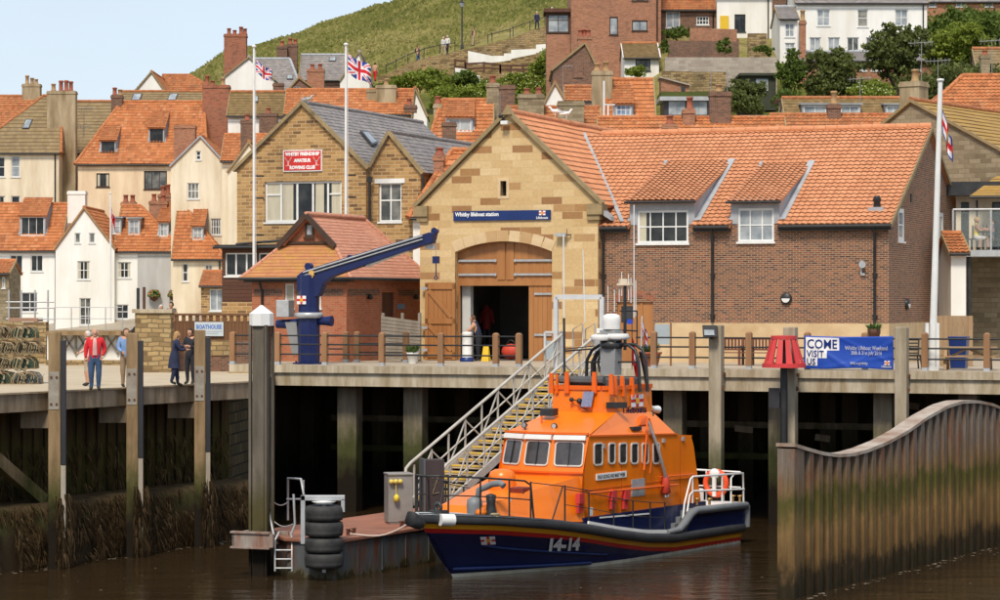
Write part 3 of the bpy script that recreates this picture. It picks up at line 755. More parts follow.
for x in xs:
    j = noise.noise(V((x*.5,0,0)))*.16; vs += [(x,.15+j,-1.2),(x,.2+j,.9),(x,.34+j,1.55+j),(x,.6,1.72+j),(x,1.7,1.78)]
m.add(vs,[(i*5+k,(i+1)*5+k,(i+1)*5+k+1,i*5+k+1) for i in range(len(xs)-1) for k in range(4)],smooth=True)
structure(m, 'quay_toe', MATS['toe_wall'])
t = NT('weed'); t.b.inputs['Roughness'].default_value = .85; t.b.inputs['Specular IOR Level'].default_value = .12; g = t.new('ShaderNodeNewGeometry')
t.color(t.ramp(g.outputs['Random Per Island'], [(0, (.018, .011, .005)), (.5, (.052, .031, .013)), (.85, (.095, .058, .024)), (1, (.15, .1, .05))])); MATS['weed'] = t.m
m = MB(L.T); rr = random.Random(11)
def strand(x,y,z,ln,wd,dy=0):
    k = 3; vs = []
    for i in range(k+1):
        q = i/k; w2 = wd*(1-q*.7)/2; ox = .05*sin(q*3+x*7); vs += [(x-w2+ox,y-.05*sin(q*2.5)-dy*q,z-ln*q),(x+w2+ox,y-.05*sin(q*2.5)-dy*q,z-ln*q)]
    m.add(vs,[(2*i,2*i+1,2*i+3,2*i+2) for i in range(k)])
for i in range(9500):
    x = rr.uniform(-24,.2); row = rr.random(); z = .15+row*1.62; j = noise.noise(V((x*.5,0,0)))*.16
    if noise.noise(V((x*.9,row*2,5))) < -.28: continue
    yy = (.14 if z < 1 else lerp(.18,.42,(z-1)/.8))+j
    strand(x,yy-rr.uniform(.02,.12),z,min(rr.uniform(.15,.5),z+.05),rr.uniform(.015,.05),rr.uniform(0,.04))
for i in range(1500):
    x = rr.uniform(-24,.2); z = rr.uniform(1.9,3.3); strand(x,1.48-rr.uniform(0,.06),z,rr.uniform(.15,.5),rr.uniform(.03,.07))
PILES = [(54.5, 332, 'weathered timber pile with black rubber strip left of the man in the red jacket'), (132, 333, 'weathered timber pile with black rubber strip between the men and the women'), (199.5, 330, 'weathered timber pile with black rubber strip beside the two women')]
def pile_x(px): return L.on(px,390,-.25).x
for px,yt,lab in PILES:
    xx = pile_x(px)
    for i in range(230):
        a = rr.uniform(-.36,.36); strand(xx+a,-.62-rr.uniform(0,.14)+abs(a)*.4,rr.uniform(.25,2.1),rr.uniform(.25,.7),rr.uniform(.03,.08))
tag(m.build('seaweed', MATS['weed']), 'dark strands of seaweed hanging on the quay foot', 'seaweed', kind='stuff')
M_marine('wearwood', (.42, .37, .3), (.3, .25, .19), zg=(.6, 1.6), zw=(.1, .9))
M('rubber', (.02, .021, .024), (.035, .035, .04), 3, .55, streak=True)
for px,yt,lab in PILES:
    c = L.on(px,yt,-.25); Y = (L.T @ c).y
    t = thing('timber_pile', lab, 'pile', L.T @ V((c.x, -.3, 0)), .12, 'timber piles of the left quay')
    m = MB(); zt = CZ-(yt-300)*Y/F
    m.box(-.2, .14, -.24, .28, -1.6, zt); m.build('post', MATS['pile_wood'], t, bevel=.02)
    m = MB(); m.box(.145, .29, -.3, .02, 2.9, zt-.22); m.build('rubber_strip', MATS['rubber'], t, bevel=.015)
    m = MB(); m.box(.145, .28, -.28, .0, -1.5, 2.895); m.build('wear_timber', MATS['wearwood'], t)
    m = MB(); m.box(-.19, .1, -.255, -.241, LZ-.45, LZ+.6); pl = m.build('metal_plate', M('plate', (.36, .33, .27), (.24, .2, .16), 3, .7), t)
    m = MB()
    for z in (LZ-.3, LZ+.45): m.lathe([(.035, -.28), (.035, -.25)], (-.12, 0, z), 6, 'y'); m.lathe([(.035, -.28), (.035, -.25)], (.03, 0, z), 6, 'y')
    m.build('bolt', MATS['rustybolt'], pl)
    m = MB(); m.box(-1.0, .1, .31, .55, LZ-1.0, LZ-.52); m.build('cross_beam', MATS['beam_wood'], t)
a,b = L.on(-6,458,.9),L.on(42,500,.9)
m = MB(L.T); m.bar(a, b, .3, .35); tag(m.build('raking_brace', MATS['pile_wood']), 'mossy timber brace slanting down under the left quay', 'brace')
fl = None
for px0, px1, yt, lab, gl in ((708.5, 721, 325, 'grey fender post carrying a floodlight, right of the boat mast', 1), (783, 795, 327, 'grey fender post directly behind the red beacon', 0), (894.5, 906.5, 327, 'grey fender post at the right end of the blue banner', 0)):
    a,b = Q.on(px0,yt,-.45),Q.on(px1,yt,-.45); zt = a.z
    t = thing('fender_post', lab, 'post', QP(a.x, -.45, 0), A0, 'tall fender posts along the quay front')
    m = MB(); m.box(0, b.x-a.x, 0, .42, -1.6, zt); m.build('post', MATS['concrete'], t, bevel=.025)
    m = MB(); m.lathe([(.08, -.05), (.08, 0)], (b.x-a.x, .2, DZ-.6), 8, 'y'); m.box(-.04, b.x-a.x+.04, .2, .44, DZ-.2, DZ-.1); m.build('clamp', MATS['rustybolt'], t)
a = Q.on(702.7,325,-.7); b = Q.on(717.5,337.5,-.7)
t = thing('floodlight', 'black square floodlight tilted on top of the grey fender post', 'floodlight', QP(a.x, -.7, b.z), A0)
w_ = b.x-a.x; h_ = a.z-b.z; m = MB(); m.hexa([(0.04, -.12, .02), (w_, -.12, .02), (w_, .12, 0), (0.04, .12, 0)], [(-.02, .0, h_), (w_-.05, .0, h_), (w_-.05, .2, h_-.05), (-.02, .2, h_-.05)]); m.build('housing', MATS['black'], t, bevel=.015)
m = MB(); m.hexa([(.1, -.135, .08), (w_-.07, -.135, .08), (w_-.07, -.11, .08), (.1, -.11, .08)], [(.06, -.06, h_*.62), (w_-.1, -.06, h_*.62), (w_-.1, -.03, h_*.62), (.06, -.03, h_*.62)]); m.build('glass', MATS['g_pale'], t)
m = MB(); m.bar((w_/2, .1, -.02), (w_/2, .3, -.02), .06); m.build('bracket', MATS['black'], t)
yp = 70.9; c = P(261.5,575,yp)
t = thing('mooring_pile', 'tall dark mooring pile with a white pointed cap beside the pontoon', 'pile', (c.x, yp, 0), -.35)
m = MB(); m.box(-.17,.17,-.22,.22,-1.6,6.82)
for s in (-1,1): m.box(s*.235-.035,s*.235+.035,-.25,-.17,-1.6,6.82); m.box(s*.235-.035,s*.235+.035,.17,.25,-1.6,6.82)
m.box(-.2,.2,-.02,.02,-1.6,6.8)
m.build('shaft', MATS['pile_grey'], t)
m = MB(); m.lathe([(.33, 6.8), (.33, 7.13), (.03, 7.36)], (0, 0, 0), 8, smooth=False); m.build('cap', MATS['white'], t)
m = MB(); z0,z1 = .82,1.18
m.box(-.62,.6,-.55,-.45,z0,z1); m.box(-.62,-.54,-.55,.5,z0,z1); m.box(-.62,.6,.42,.5,z0,z1); m.box(-.66,.5,-.6,-.4,z1,z1+.05); m.box(-.66,.5,-.6,-.4,z0-.05,z0)
m.build('collar', M('rustplate', (.32, .29, .26), (.2, .07, .03), 3.5, .8, streak=True), t)
c = Q.on(783,350,-1.2); W3 = Q.T @ c; Yb = W3.y
bx = P(784, 600, Yb).x; t = thing('beacon', 'red slatted cone beacon on a black pole in front of the quay', 'beacon', (bx, Yb, 0), A0)
zz = lambda y: CZ-(y-300)*Yb/F; pw = Yb/F
m = MB(); m.lathe([(.12, -1.6), (.12, zz(340))], n=10); m.build('pole', MATS['black'], t)
r0,r1 = 21*pw,12.2*pw; z0,z1 = zz(366.5),zz(337.5); N_ = 12
m = MB()
for k in range(N_):
    a = 2*pi*k/N_; w0 = 2*pi*r0/N_*.62; w1 = 2*pi*r1/N_*.68; d = V((cos(a),sin(a),0)); s = V((-sin(a),cos(a),0))
    m.hexa([d*r0-s*w0/2+V((0,0,z0)),d*r0+s*w0/2+V((0,0,z0)),d*(r0-.05)+s*w0/2+V((0,0,z0)),d*(r0-.05)-s*w0/2+V((0,0,z0))][::1],[d*r1-s*w1/2+V((0,0,z1)),d*r1+s*w1/2+V((0,0,z1)),d*(r1-.05)+s*w1/2+V((0,0,z1)),d*(r1-.05)-s*w1/2+V((0,0,z1))])
M('bred', (.62, .045, .045), (.5, .05, .05), 2, .5)
m.build('slats', MATS['bred'], t)
m = MB(); m.lathe([(r0-.06, z0-.03), (r0+.035, z0-.03), (r0+.03, z0+.11), (r0-.06, z0+.11), (r0-.06, z0-.03)], n=24, smooth=False); m.lathe([(r1-.06, z1-.05), (r1+.03, z1-.05), (r1+.03, z1+.06), (0, z1+.07)], n=24, smooth=False); m.lathe([(r0*.8, z0), (0, z0+.01)], n=16); m.build('rings', MATS['bred'], t)
m = MB(); m.box(-.5, -.14, -.05, .03, zz(408), zz(388)); m.build('small_plate', MATS['rubber'], t)
def M_sheet():
    t = NT('sheet'); t.b.inputs['Roughness'].default_value = .8; t.b.inputs['Specular IOR Level'].default_value = .12
    pos = t.new('ShaderNodeNewGeometry').outputs['Position']; sep = t.new('ShaderNodeSeparateXYZ'); t.link(pos, sep.inputs[0])
    wob = t.math('MULTIPLY', t.math('SUBTRACT', t.noise(t.mapping(pos, (2.2, 2.2, .9)), 1.0, 6, .7), .5), 1.7)
    z = t.math('DIVIDE', t.math('ADD', sep.outputs[2], wob), 5.)
    c = t.ramp(z,[(.0,(.018,.014,.007)),(.1,(.03,.022,.011)),(.17,(.15,.09,.036)),(.33,(.22,.135,.055)),(.41,(.12,.095,.03)),(.48,(.085,.08,.02)),(.55,(.2,.13,.065)),(.68,(.19,.15,.12)),(.9,(.22,.19,.16))])
    r = t.ramp(t.noise(t.mapping(pos,(2.6,2.6,.3)),1.3,7,.7),[(.5,0.),(.6,.8)])
    up = t.ramp(z, [(.5, 0.), (.62, 1.)]); c = t.mix(t.math('MULTIPLY', r, up), c, (.22, .085, .04))
    d = t.ramp(t.noise(t.mapping(pos,(5,5,.5)),1.4,5,.7),[(.4,0.),(.7,.6)]); c = t.mix(d,c,(.05,.035,.022))
    t.color(c); t.bump(t.noise(pos, 5, 5), .35, .02); MATS['sheet'] = t.m
M_sheet()
M('rustcap', (.46, .41, .35), (.22, .12, .07), .9, .75, bump=.2)
B0,B1 = G(789,598,0),G(1000,543,0); wd = (B1-B0).normalized(); WL = Frame((B0.x,B0.y,0),atan2(wd.y,wd.x)); wl = (B1-B0).length
prof = [(784,446),(800,451),(815,455),(830,457),(845,456),(860,452),(880,444),(900,433),(920,419),(940,408),(955,403.5),(970,403),(985,406),(1000,412)]
tops = [(WL.on(x,y).x,WL.on(x,y).z) for x,y in prof]+[(wl+3,3.6),(wl+7,3.2)]
for k_ in range(0): pass
ztop = lambda x: interp(tops,x)
t = thing('sheet_piling', 'rusty corrugated steel wall with an S-curved top edge at the right', 'retaining wall', (B0.x, B0.y, 0), WL.a)
m = MB(); vs = []; x = .2; d = 0; per = .64; k = 0; pr = []
while x < wl+6.5:
    pr += [(x,-.22),(x+per*.42,-.22),(x+per*.5,.2),(x+per*.92,.2)]; x += per
for (x,y) in pr: vs += [(x,y,-1.6),(x,y,0.),(x,y,1.4),(x,y,ztop(x))]
m.add(vs, [(i*4+k, (i+1)*4+k, (i+1)*4+k+1, i*4+k+1) for i in range(len(pr)-1) for k in range(3)]); m.build('corrugated_sheet', MATS['sheet'], t)
m = MB(); m.box(-.18, .2, -.22, .24, -1.6, ztop(0)-.02); m.build('end_post', MATS['sheet'], t)
m = MB(); xx = -.2
while xx < wl+6.4:
    m.hexa([(xx,-.25,ztop(xx)),(xx+.3,-.25,ztop(xx+.3)),(xx+.3,.27,ztop(xx+.3)),(xx,.27,ztop(xx))],[(xx,-.25,ztop(xx)+.09),(xx+.3,-.25,ztop(xx+.3)+.09),(xx+.3,.27,ztop(xx+.3)+.09),(xx,.27,ztop(xx)+.09)]); xx += .3
m.build('capping', MATS['rustcap'], t)
m = MB(); rr = random.Random(17)
def fleck(p,r):
    k = 6; m.add([p+V((r*rr.uniform(.5,1)*cos(2*pi*j/k),r*rr.uniform(.4,.9)*sin(2*pi*j/k),.012)) for j in range(k)],[tuple(range(k))])
for i in range(130):
    x = rr.uniform(-24,.2); fleck(L.T @ V((x,.05-abs(rr.gauss(0,.25)),0)),rr.uniform(.02,.1))
for i in range(90): fleck(WL.T @ V((rr.uniform(0,wl+4),-.28-abs(rr.gauss(0,.25)),0)),rr.uniform(.02,.09))
for i in range(60): p = V((rr.uniform(-16,15),rr.uniform(66,74),0)); fleck(p,rr.uniform(.015,.06))
tag(m.build('foam', M('scum', (.3, .26, .19), (.2, .17, .12), 5, .8)), 'pale flecks of scum floating along the foot of the walls', 'foam', kind='stuff')
# ==== TOWN
HG = 'old houses of the harbour town'
O_ = dict(group=HG)
RP = [(.2, .75), (.5, .9, 'buffpot'), (.8, .7)]
house('cottage', 'white cottage under an orange roof at the left edge, wide white dormer above paired windows', 190, -40, 60, 249, 205, pitch=44, roof='tile_orange', wall='w_stucco',
      wins=[(10, 255, 22.7, 271.5, 2, 1), (30.7, 255, 43, 271.5, 2, 1), (14, 292.5, 37.5, 312, 3, 2)], dormers=[(21, 217, 44, 235, 3, 1, 'cat')], **O_)
house('cottage', 'white gable-fronted house with french window and two tiny attic windows behind the red-jacketed man', 186, 55.5, 114.5, 248, 208.5, kind='gable', ax=84.3, depth=9, wall='w_stucco', vergemat='buffpot',
      wins=[(74.7, 233, 80.5, 243, 1, 1, dict(glass='g_mid')), (89, 233, 95, 243, 1, 1, dict(glass='g_mid')), (77.3, 261, 90, 279.5, 2, 2), (79.5, 298, 91, 325, 2, 3, dict(glass='g_mid'))], over=.1,
      chims=[(67.5, 85, 191, 4.5, 'w_stucco', (), 1.1, 8)], **O_)
t_, fr_, W_, D_, ze_, zr_ = house('cottage', 'white and grey wing with two lead-sided dormers and hanging flower baskets', 186.5, 114.8, 181.5, 250, 207, rx=(90, 141), pitch=40, wall='w_stucco',
      wins=[(117.5,262,131,278,2,2),(116.5,304.5,128.5,319,2,2)],
      dormers=[(113.5, 219, 120, 233.5, 1, 2, 'flat', dict(glass='g_pale')), (129.3, 219.5, 138.7, 234, 2, 2, 'flat', dict(glass='g_pale')), (160, 223, 167.5, 236, 2, 2, 'cat', dict(glass='g_pale'))],
      chims=[(149, 167, 201, .4, 'brick_town', [(.25, .8), (.75, .7)], .8), (158, 173, 194, .6, 'brick_town', [(.3, .9), (.6, 1.1)], .8), (121, 135.5, 202, .55, 'brick_town', [(.3, .8), (.75, .8)], .6)], **O_)
p = fr_.on(137.5,300); q = fr_.on(181.5,300)
MB().box(p.x, q.x, -.06, 0, 0, ze_-.06).build('render_panel', MATS['g_render'], t_)
M('flowers', (.35, .03, .08), (.5, .3, .05), 14, .8); M('greenleaf', (.05, .11, .02), (.09, .16, .03), 8, .7)
for k,(bx,by) in enumerate(((154,296.5),(174,296.5))):
    c = fr_.T @ fr_.on(bx, by, -.45); bt = thing('hanging_basket', ('left', 'right')[k]+' flower basket of the pair hung on the grey rendered wall', 'flower basket', c, 0, 'hanging flower baskets')
    m = MB(); m.lathe([(.05, -.35), (.28, -.2), (.34, 0)], (0, 0, 0), 10); m.build('basket', MATS['brownwood'], bt)
    m = MB(); rr = random.Random(k)
    for i in range(120):
        a,b = rr.uniform(0,6.3),rr.uniform(-.3,1); r = .42*sqrt(max(0,1-b*b*.8)); cc = V((r*cos(a),r*sin(a),b*.35+.1)); m.cur = rr.choice((0,0,1)); m.ball(cc,.07,4,3)
    m.build('blooms', [MATS['greenleaf'], MATS['flowers']], bt)
house('cottage', 'cream end cottage with steep orange roof sloping right and one dormer', 183, 173, 224, 257, 208.5, rx=(173, 186), pitch=47, wall='c_stucco',
      wins=[(182, 263.5, 188.5, 281.5, 1, 2), (205, 264.5, 212.5, 278, 2, 2, dict(glass='g_net'))], dormers=[(193.5, 227, 202, 239, 2, 2, 'cat', dict(glass='g_pale'))], **O_)
house('cottage', 'low stone lean-to with white plank door under a small orange roof', 160, 201, 226, 285.5, 273, pitch=35, depth=4, wall='stone_club', wins=[(209.5, 289, 224, 311, 2, 1, dict(glass='w_stucco' if 0 else 'g_pale', frame='w_frame'))], **O_)
house('cottage', 'small grey stone building with orange roof edge at the far left by the scaffolding', 165, -25, 9, 273, 262, pitch=35, depth=4, wall='stone_grey', wins=[(2, 277, 5, 288, 1, 1)], **O_)
house('house', 'cream house with mossy olive hipped roof and a roof window at the left edge', 205, -30, 59, 151, 97, rx=(43, 62), pitch=47, wall='c_stucco', roof='tile_olive', rk='flat', tw=.3, th=.42,
      wins=[(-2, 157, 5, 177, 1, 2), (11, 156, 20, 177, 1, 2, dict(glass='g_pale')), (-2, 196, 5, 206, 1, 1), (11, 196, 20, 212, 1, 2)], sky=[(22, 120, 29, 129.5, 26)],
      chims=[(47, 75.5, 91, .2, 'd_stucco', [(.2, .9, 'buffpot'), (.45, 1.3), (.65, 1.3), (.8, 1.2)], .9, 0)], **O_)
house('house', 'cream house with a dark mossy roof and aerial behind the tall buttress chimney', 211, 58, 121, 152, 102.5, pitch=42, wall='c_stucco', roof='tile_olive', rk='flat', tw=.3, th=.42, rx=(60, 121), **O_)
house('house', 'peach house with broad bright orange roof, two dark dormers and dark-framed windows', 200, 78, 205, 162.5, 103, rx=(121, 204), pitch=44, wall='p_stucco',
      wins=[(96.3, 173.3, 109.5, 187, 2, 1, dict(frame='b_frame')), (144, 171, 167, 189.3, 3, 1, dict(frame='b_frame', glass='g_mid'))],
      dormers=[(101.5, 141.5, 114.5, 152, 1, 1, 'cat', dict(frame='b_frame')), (150, 129, 163, 142, 2, 1, 'cat', dict(frame='b_frame'))],
      chims=[(111, 122, 95, .45, 'brick_dark', [(.3, .9), (.75, .7, 'buffpot')], .7), (202.5, 229, 85, .4, 'brick_red', [(.15, 1.2), (.35, .6), (.75, .9, 'buffpot')], 1.2, 4)], **O_)
house('house', 'cream gable house with one small attic window left of the stone rowing club', 186, 171, 227, 166, 137, kind='gable', ax=200.5, depth=9, wall='c_stucco', over=.1, vergemat='lead',
      wins=[(196, 151, 201, 160, 1, 2), (187.5, 183, 199, 199, 3, 2, dict(glass='g_net')), (210.7, 218.5, 221, 235, 4, 2)], chims=[(174, 195, 125, 1.5, 'brick_town', (), 1.0)], **O_)
house('house', 'narrow yellow-cream gable tucked against the stone rowing club', 172, 228, 268, 172, 143, kind='gable', ax=249, depth=8, wall='c_stucco', over=.08, chims=[(240.5, 253, 120, 3, 'brick_dark', [(.5, .6)], .8)], **O_)
house('house', 'white gable with orange roof on the left skyline', 236, 134, 166, 93, 72.5, kind='gable', ax=151.5, depth=11, wall='w_stucco', over=.1, **O_)
house('house', 'house with low orange roof right of the white skyline gable', 243, 160, 226, 95, 76, pitch=40, wall='c_stucco', roof='tile_old', rx=(160, 190), **O_)
house('house', 'long olive roof with two bright roof windows above the peach house', 222, 119, 200, 105, 92.5, pitch=32, roof='tile_olive', rk='flat', tw=.3, th=.42, wall='c_stucco', sky=[(131, 94.5, 140, 101.5, 133.5), (167, 94.5, 175.5, 101.5, 170)], **O_)
house('house', 'house with orange roof and slab chimney with three pots at the far left skyline', 235, -30, 42, 117, 97, pitch=38, wall='brick_town', roof='tile_old', chims=[(22, 40, 84, .4, 'd_stucco', [(.25, 1.2, 'buffpot'), (.5, .9, 'buffpot'), (.75, .7, 'buffpot')], .9)], **O_)
house('house', 'low dark orange roof at the left edge below the skyline chimney', 222, -40, 34, 136, 107, pitch=42, wall='brick_town', roof='tile_old', **O_)
house('house', 'tall cream gable with a massive brick chimney beneath the grassy hill', 218, 221, 274, 80, 58, kind='gable', ax=249, depth=12, wall='w_stucco', roof='slate', rk='flat', tw=.28, th=.24, over=.1, chims=[(224, 246, 34, .5, 'brick_red', [(.2, .8), (.45, .6), (.75, 1.0), (.92, .8)], 1.2)], **O_)
house('house', 'long slate roof with two roof windows beside the massive brick chimney', 224, 252, 300, 90, 60, rx=(246, 290), pitch=40, wall='c_stucco', roof='slate', rk='flat', tw=.28, th=.24, chims=[(277, 287, 46, .6, 'brick_dark', [(.5, .7)], .8), (287, 297, 44, .7, 'brick_dark', [(.3, .8), (.8, .7)], .8)], sky=[(267, 71, 272, 76), (287, 76, 293, 80)], **O_)
house('house', 'slate-roofed brown house with one roof window at the foot of the hill', 228, 300, 344, 79, 56, pitch=42, wall='brick_dark', roof='slate', rk='flat', tw=.28, th=.24, sky=[(329, 58, 336, 62)], rx=(306, 352), **O_)
house('house', 'white gable end at the foot of the hill below the bare-chested walker', 226, 340, 369.5, 81, 52.5, kind='gable', ax=359, depth=9, wall='w_stucco', roof='slate', rk='flat', tw=.28, th=.24, over=.05, **O_)
house('house', 'little brown brick gable with white window and orange roof left of the white gable end', 208, 287, 318, 92, 78.5, kind='gable', ax=299, depth=8, wall='brick_dark', roof='tile_orange', wins=[(293, 86.5, 300, 92, 2, 1)], over=.1, chims=[(307, 324, 69, 5, 'brick_town', [(.3, .6), (.75, .7)], .8), (273, 283, 83, 2, 'brick_dark', (), .8)], **O_)
house('house', 'white-walled house with long brown and orange roof below the massive chimney', 194, 228, 290, 115, 93, pitch=36, wall='w_stucco', roof='tile_brown', rk='flat', tw=.28, th=.36, sky=[(254, 97, 258, 103)], chims=[(259, 277, 113, -.6, 'brick_dark', [(.5, .6)], .9)], **O_)
house('house', 'terrace with long orange roof and a broad double stone chimney behind the flagpoles', 190, 285, 416, 113.5, 91, pitch=38, wall='c_stucco', roof='tile_orange', chims=[(366.5, 378, 89, .25, 'd_stucco', (), .9), (376, 396, 85, .2, 'd_stucco', [(.5, .7, 'buffpot')], .9)], **O_)
house('house', 'white gable end closing the orange terrace roof', 189, 412, 427, 116, 89, kind='gable', ax=415, depth=6, wall='w_stucco', roof='tile_olive', rk='flat', tw=.3, th=.42, over=.05, chims=[(404, 416.5, 105, -1.5, 'brick_dark', [(.4, .7)], .8)], **O_)
house('house', 'orange roof low between the cream gables and the stone club', 178, 222, 285, 160, 136, pitch=36, wall='c_stucco', roof='tile_orange', **O_)
house('house', 'orange-roofed cottage with white dormer above the lifeboat station gable', 150, 430, 492, 148, 101.5, pitch=42, wall='c_stucco', roof='tile_orange', rx=(442, 488), dormers=[(449, 118.5, 471, 131, 2, 1, 'cat', dict(glass='g_pale'))],
      chims=[(486.5, 499, 83, .45, 'stone_grey', [(.5, .7)], .8), (499.3, 515, 85, .45, 'brick_dark', (), .8), (442, 456, 122, -.6, 'brick_dark', (), .7), (433.5, 442, 104, .4, 'd_stucco', [(.5, .7)], .6)], **O_)
house('house', 'house with low slate and orange roof between two mossy stone chimneys', 146, 508, 600, 135, 109, pitch=38, wall='c_stucco', roof='tile_old', chims=[(518, 544, 94, .2, 'stone_grey', [(.35, .5), (.8, .6)], .9), (558, 584, 101, -.1, 'stone_grey', (), .9)], **O_)
house('house', 'small white gable among the chimneys behind the station', 166, 544, 567, 104, 83, kind='gable', ax=555, depth=6, wall='w_stucco', over=.06, **O_)
house('house', 'dark red brick gable house with ornate chimney and side dormers', 178, 553, 598, 70, 44, kind='gable', ax=585, depth=9, wall='brick_dark', roof='tile_brown', rk='flat', over=.12, chims=[(578, 591, 36, .3, 'brick_town', [(.2, .7), (.5, .8), (.8, .7)], .9), (574, 583, 74, -1.4, 'brick_dark', [(.3, .9), (.8, .7)], .7)], **O_)
house('house', 'cottage with low brown roof below the dark brick gable', 160, 566, 606, 100, 88, pitch=38, wall='w_stucco', roof='tile_old', **O_)
house('house', 'orange-roofed house with blue-paned dormer and tall mossy chimney', 150, 603, 655, 133, 81, pitch=46, wall='c_stucco', roof='tile_orange', dormers=[(616.5, 105, 630.5, 119.5, 3, 3, 'cat', dict(glass='g_blue'))], rx=(610, 662),
      chims=[(592, 612.5, 71, .3, 'd_stucco', [(.25, .7, 'buffpot'), (.7, .9, 'buffpot')], .9, 0)], **O_)
house('house', 'long low orange roof with worn white ridge running behind the station roof', 138, 600, 786, 140, 119.5, pitch=36, wall='c_stucco', roof='tile_orange', chims=[(710, 731, 91.5, .35, 'brick_dark', [(.45, .6, 'buffpot')], .9), (683, 695, 109, .3, 'brick_town', [(.6, 1.0)], .7), (663, 677, 124, -.3, 'brick_town', [(.5, .7)], .6)], **O_)
house('house', 'low brown-orange roof on the right behind the station roof ridge', 143, 775, 899, 140, 116.5, pitch=36, wall='c_stucco', roof='tile_old', chims=[(828, 841, 104, .4, 'brick_dark', [(.5, 1.1, 'buffpot')], .7)], **O_)
house('house', 'olive-roofed terrace with white box dormers below the dark trees', 158, 786, 902, 117, 99.5, pitch=36, wall='c_stucco', roof='tile_brown', rk='flat', dormers=[(804, 106, 826, 117, 2, 1, 'flat', dict(glass='g_pale')), (841, 106, 859, 117, 2, 1, 'flat', dict(glass='g_pale')), (887, 106, 900, 117, 2, 1, 'flat', dict(glass='g_pale'))], **O_)
t_, fr_, W_, D_, ze_, zr_ = house('house', 'big plain red brick block with slit windows and a timber bay on its left', 198, 571, 661, -20, -60, pitch=30, wall='brick_town', roof='tile_old', depth=10,
      wins=[(609.5, 17, 618, 35, 1, 1, dict(frame='b_frame', glass='g_pale')), (632, 20.5, 647.5, 31, 2, 1, dict(frame='b_frame', glass='g_pale')), (609, -15, 618, -2, 1, 1), (632, -10, 648, 1, 2, 1, dict(frame='b_frame'))], **O_)
p = fr_.on(546.5,75); q = fr_.on(571,11)
by = MB(); by.box(p.x, q.x-.02, .4, 3.2, 0, fr_.on(560, 34).z); bo = by.build('bay', MATS['brick_town'], t_)
wd = MB(); zb, ztp = fr_.on(560, 34).z, fr_.on(560, 12).z; wall_holes(wd, (0, .4, 0), (1, 0, 0), (0, -1, 0), p.x, q.x-.02, zb, ztp, [(p.x+.1, zb+.15, q.x-.15, ztp-.15)]); wd.box(p.x, q.x-.02, .7, 3.2, zb, ztp); wd.build('bay_window_wall', MATS['brownwood'], t_)
window(t_, (0, .4, 0), (1, 0, 0), (0, -1, 0), (p.x+.1, zb+.15, q.x-.15, ztp-.15), 2, [.68], frame='b_frame', glass='g_pale')
MB().box(p.x-.2, q.x-.02, .1, 3.3, ztp, ztp+.28).build('bay_roof', MATS['brownwood'], t_)
house('house', 'white lean-to with brown roof and bare window under the brick block', 192, 624.5, 659, 58, 44.5, pitch=35, depth=7, wall='w_stucco', roof='tile_brown', rk='flat', wins=[(635.5, 58.8, 650.5, 71, 3, 1, dict(glass='g_mid', frame='k_frame'))], vergemat='white', **O_)
house('house', 'old brick house with two white windows beside the brick block', 203, 661, 717, 9, -22, pitch=40, wall='brick_dark', roof='tile_old', wins=[(666, 11.5, 680, 28, 2, 1, dict(glass='g_pale')), (696.5, 16.5, 709, 25, 4, 2)], **O_)
t_, fr_, W_, D_, ze_, zr_ = house('house', 'white house with a yellow door at the top of the terraced gardens', 202, 717, 772, -6, -30, pitch=40, wall='w_stucco', roof='slate', rk='flat', wins=[(734.5, 14.5, 745.5, 32, 2, 1, dict(frame='k_frame'))], **O_)
M('yellowdoor', (.75, .5, .03), (.68, .43, .03), 3, .4)
p = fr_.on(720, 40); q = fr_.on(728.7, 16); MB().box(p.x, q.x, -.08, .0, p.z, q.z).build('door', MATS['yellowdoor'], t_)
house('house', 'rough brick house behind, between the two white houses', 214, 765, 800, -8, -30, pitch=40, wall='brick_dark', roof='slate', rk='flat', **O_)
t_, fr_, W_, D_, ze_, zr_ = house('house', 'large white house with three upper and four lower windows on the hillside', 196, 796, 927, 2, -28, pitch=38, wall='w_stucco', roof='slate', rk='flat',
      wins=[(817, 9.5, 830, 26, 2, 2, dict(glass='g_pale')), (857.5, 9.5, 868, 27, 1, 2, dict(glass='g_net')), (895, 9.5, 908, 26, 2, 2, dict(glass='g_pale')), (809.5, 37.5, 821, 52, 2, 1, dict(glass='g_pale')), (828, 37.5, 840, 52, 2, 1, dict(glass='g_pale')), (847, 37.5, 859, 52, 2, 1, dict(glass='g_mid')), (866, 37.5, 877, 52, 2, 1, dict(glass='g_mid'))], **O_)
house('house', 'brick basement row with slate lean-to roof under the large white house', 190, 797, 938, 61, 53, pitch=28, depth=5, wall='brick_town', roof='slate', rk='flat', wins=[(800, 62, 807, 71, 2, 1), (858, 62, 867, 71, 2, 1), (871, 63, 881, 71, 2, 1), (914, 63, 921, 71, 2, 1)], **O_)
house('house', 'white and brick side wing with slim brick chimney left of the large white house', 193.5, 780, 797.5, 19, 8, pitch=30, depth=6, wall='w_stucco', roof='slate', rk='flat', wins=[(785, 23.5, 794.5, 37, 2, 2, dict(glass='g_pale')), (785, 43, 795, 52, 2, 2, dict(glass='g_pale'))], chims=[(799.8, 806, 21, -.5, 'brick_town', [(.5, 1.2, 'buffpot')], .5, 0)], **O_)
house('house', 'brick and white row at the top right corner above the hedge', 225, 925, 1010, 1, -30, pitch=38, wall='brick_town', roof='slate', rk='flat', wins=[(929, -9, 936, 7, 1, 2, dict(glass='g_blue')), (956, -9, 967, 7, 2, 2, dict(glass='g_blue')), (985, -9, 993, 7, 1, 2, dict(glass='g_net'))], **O_)
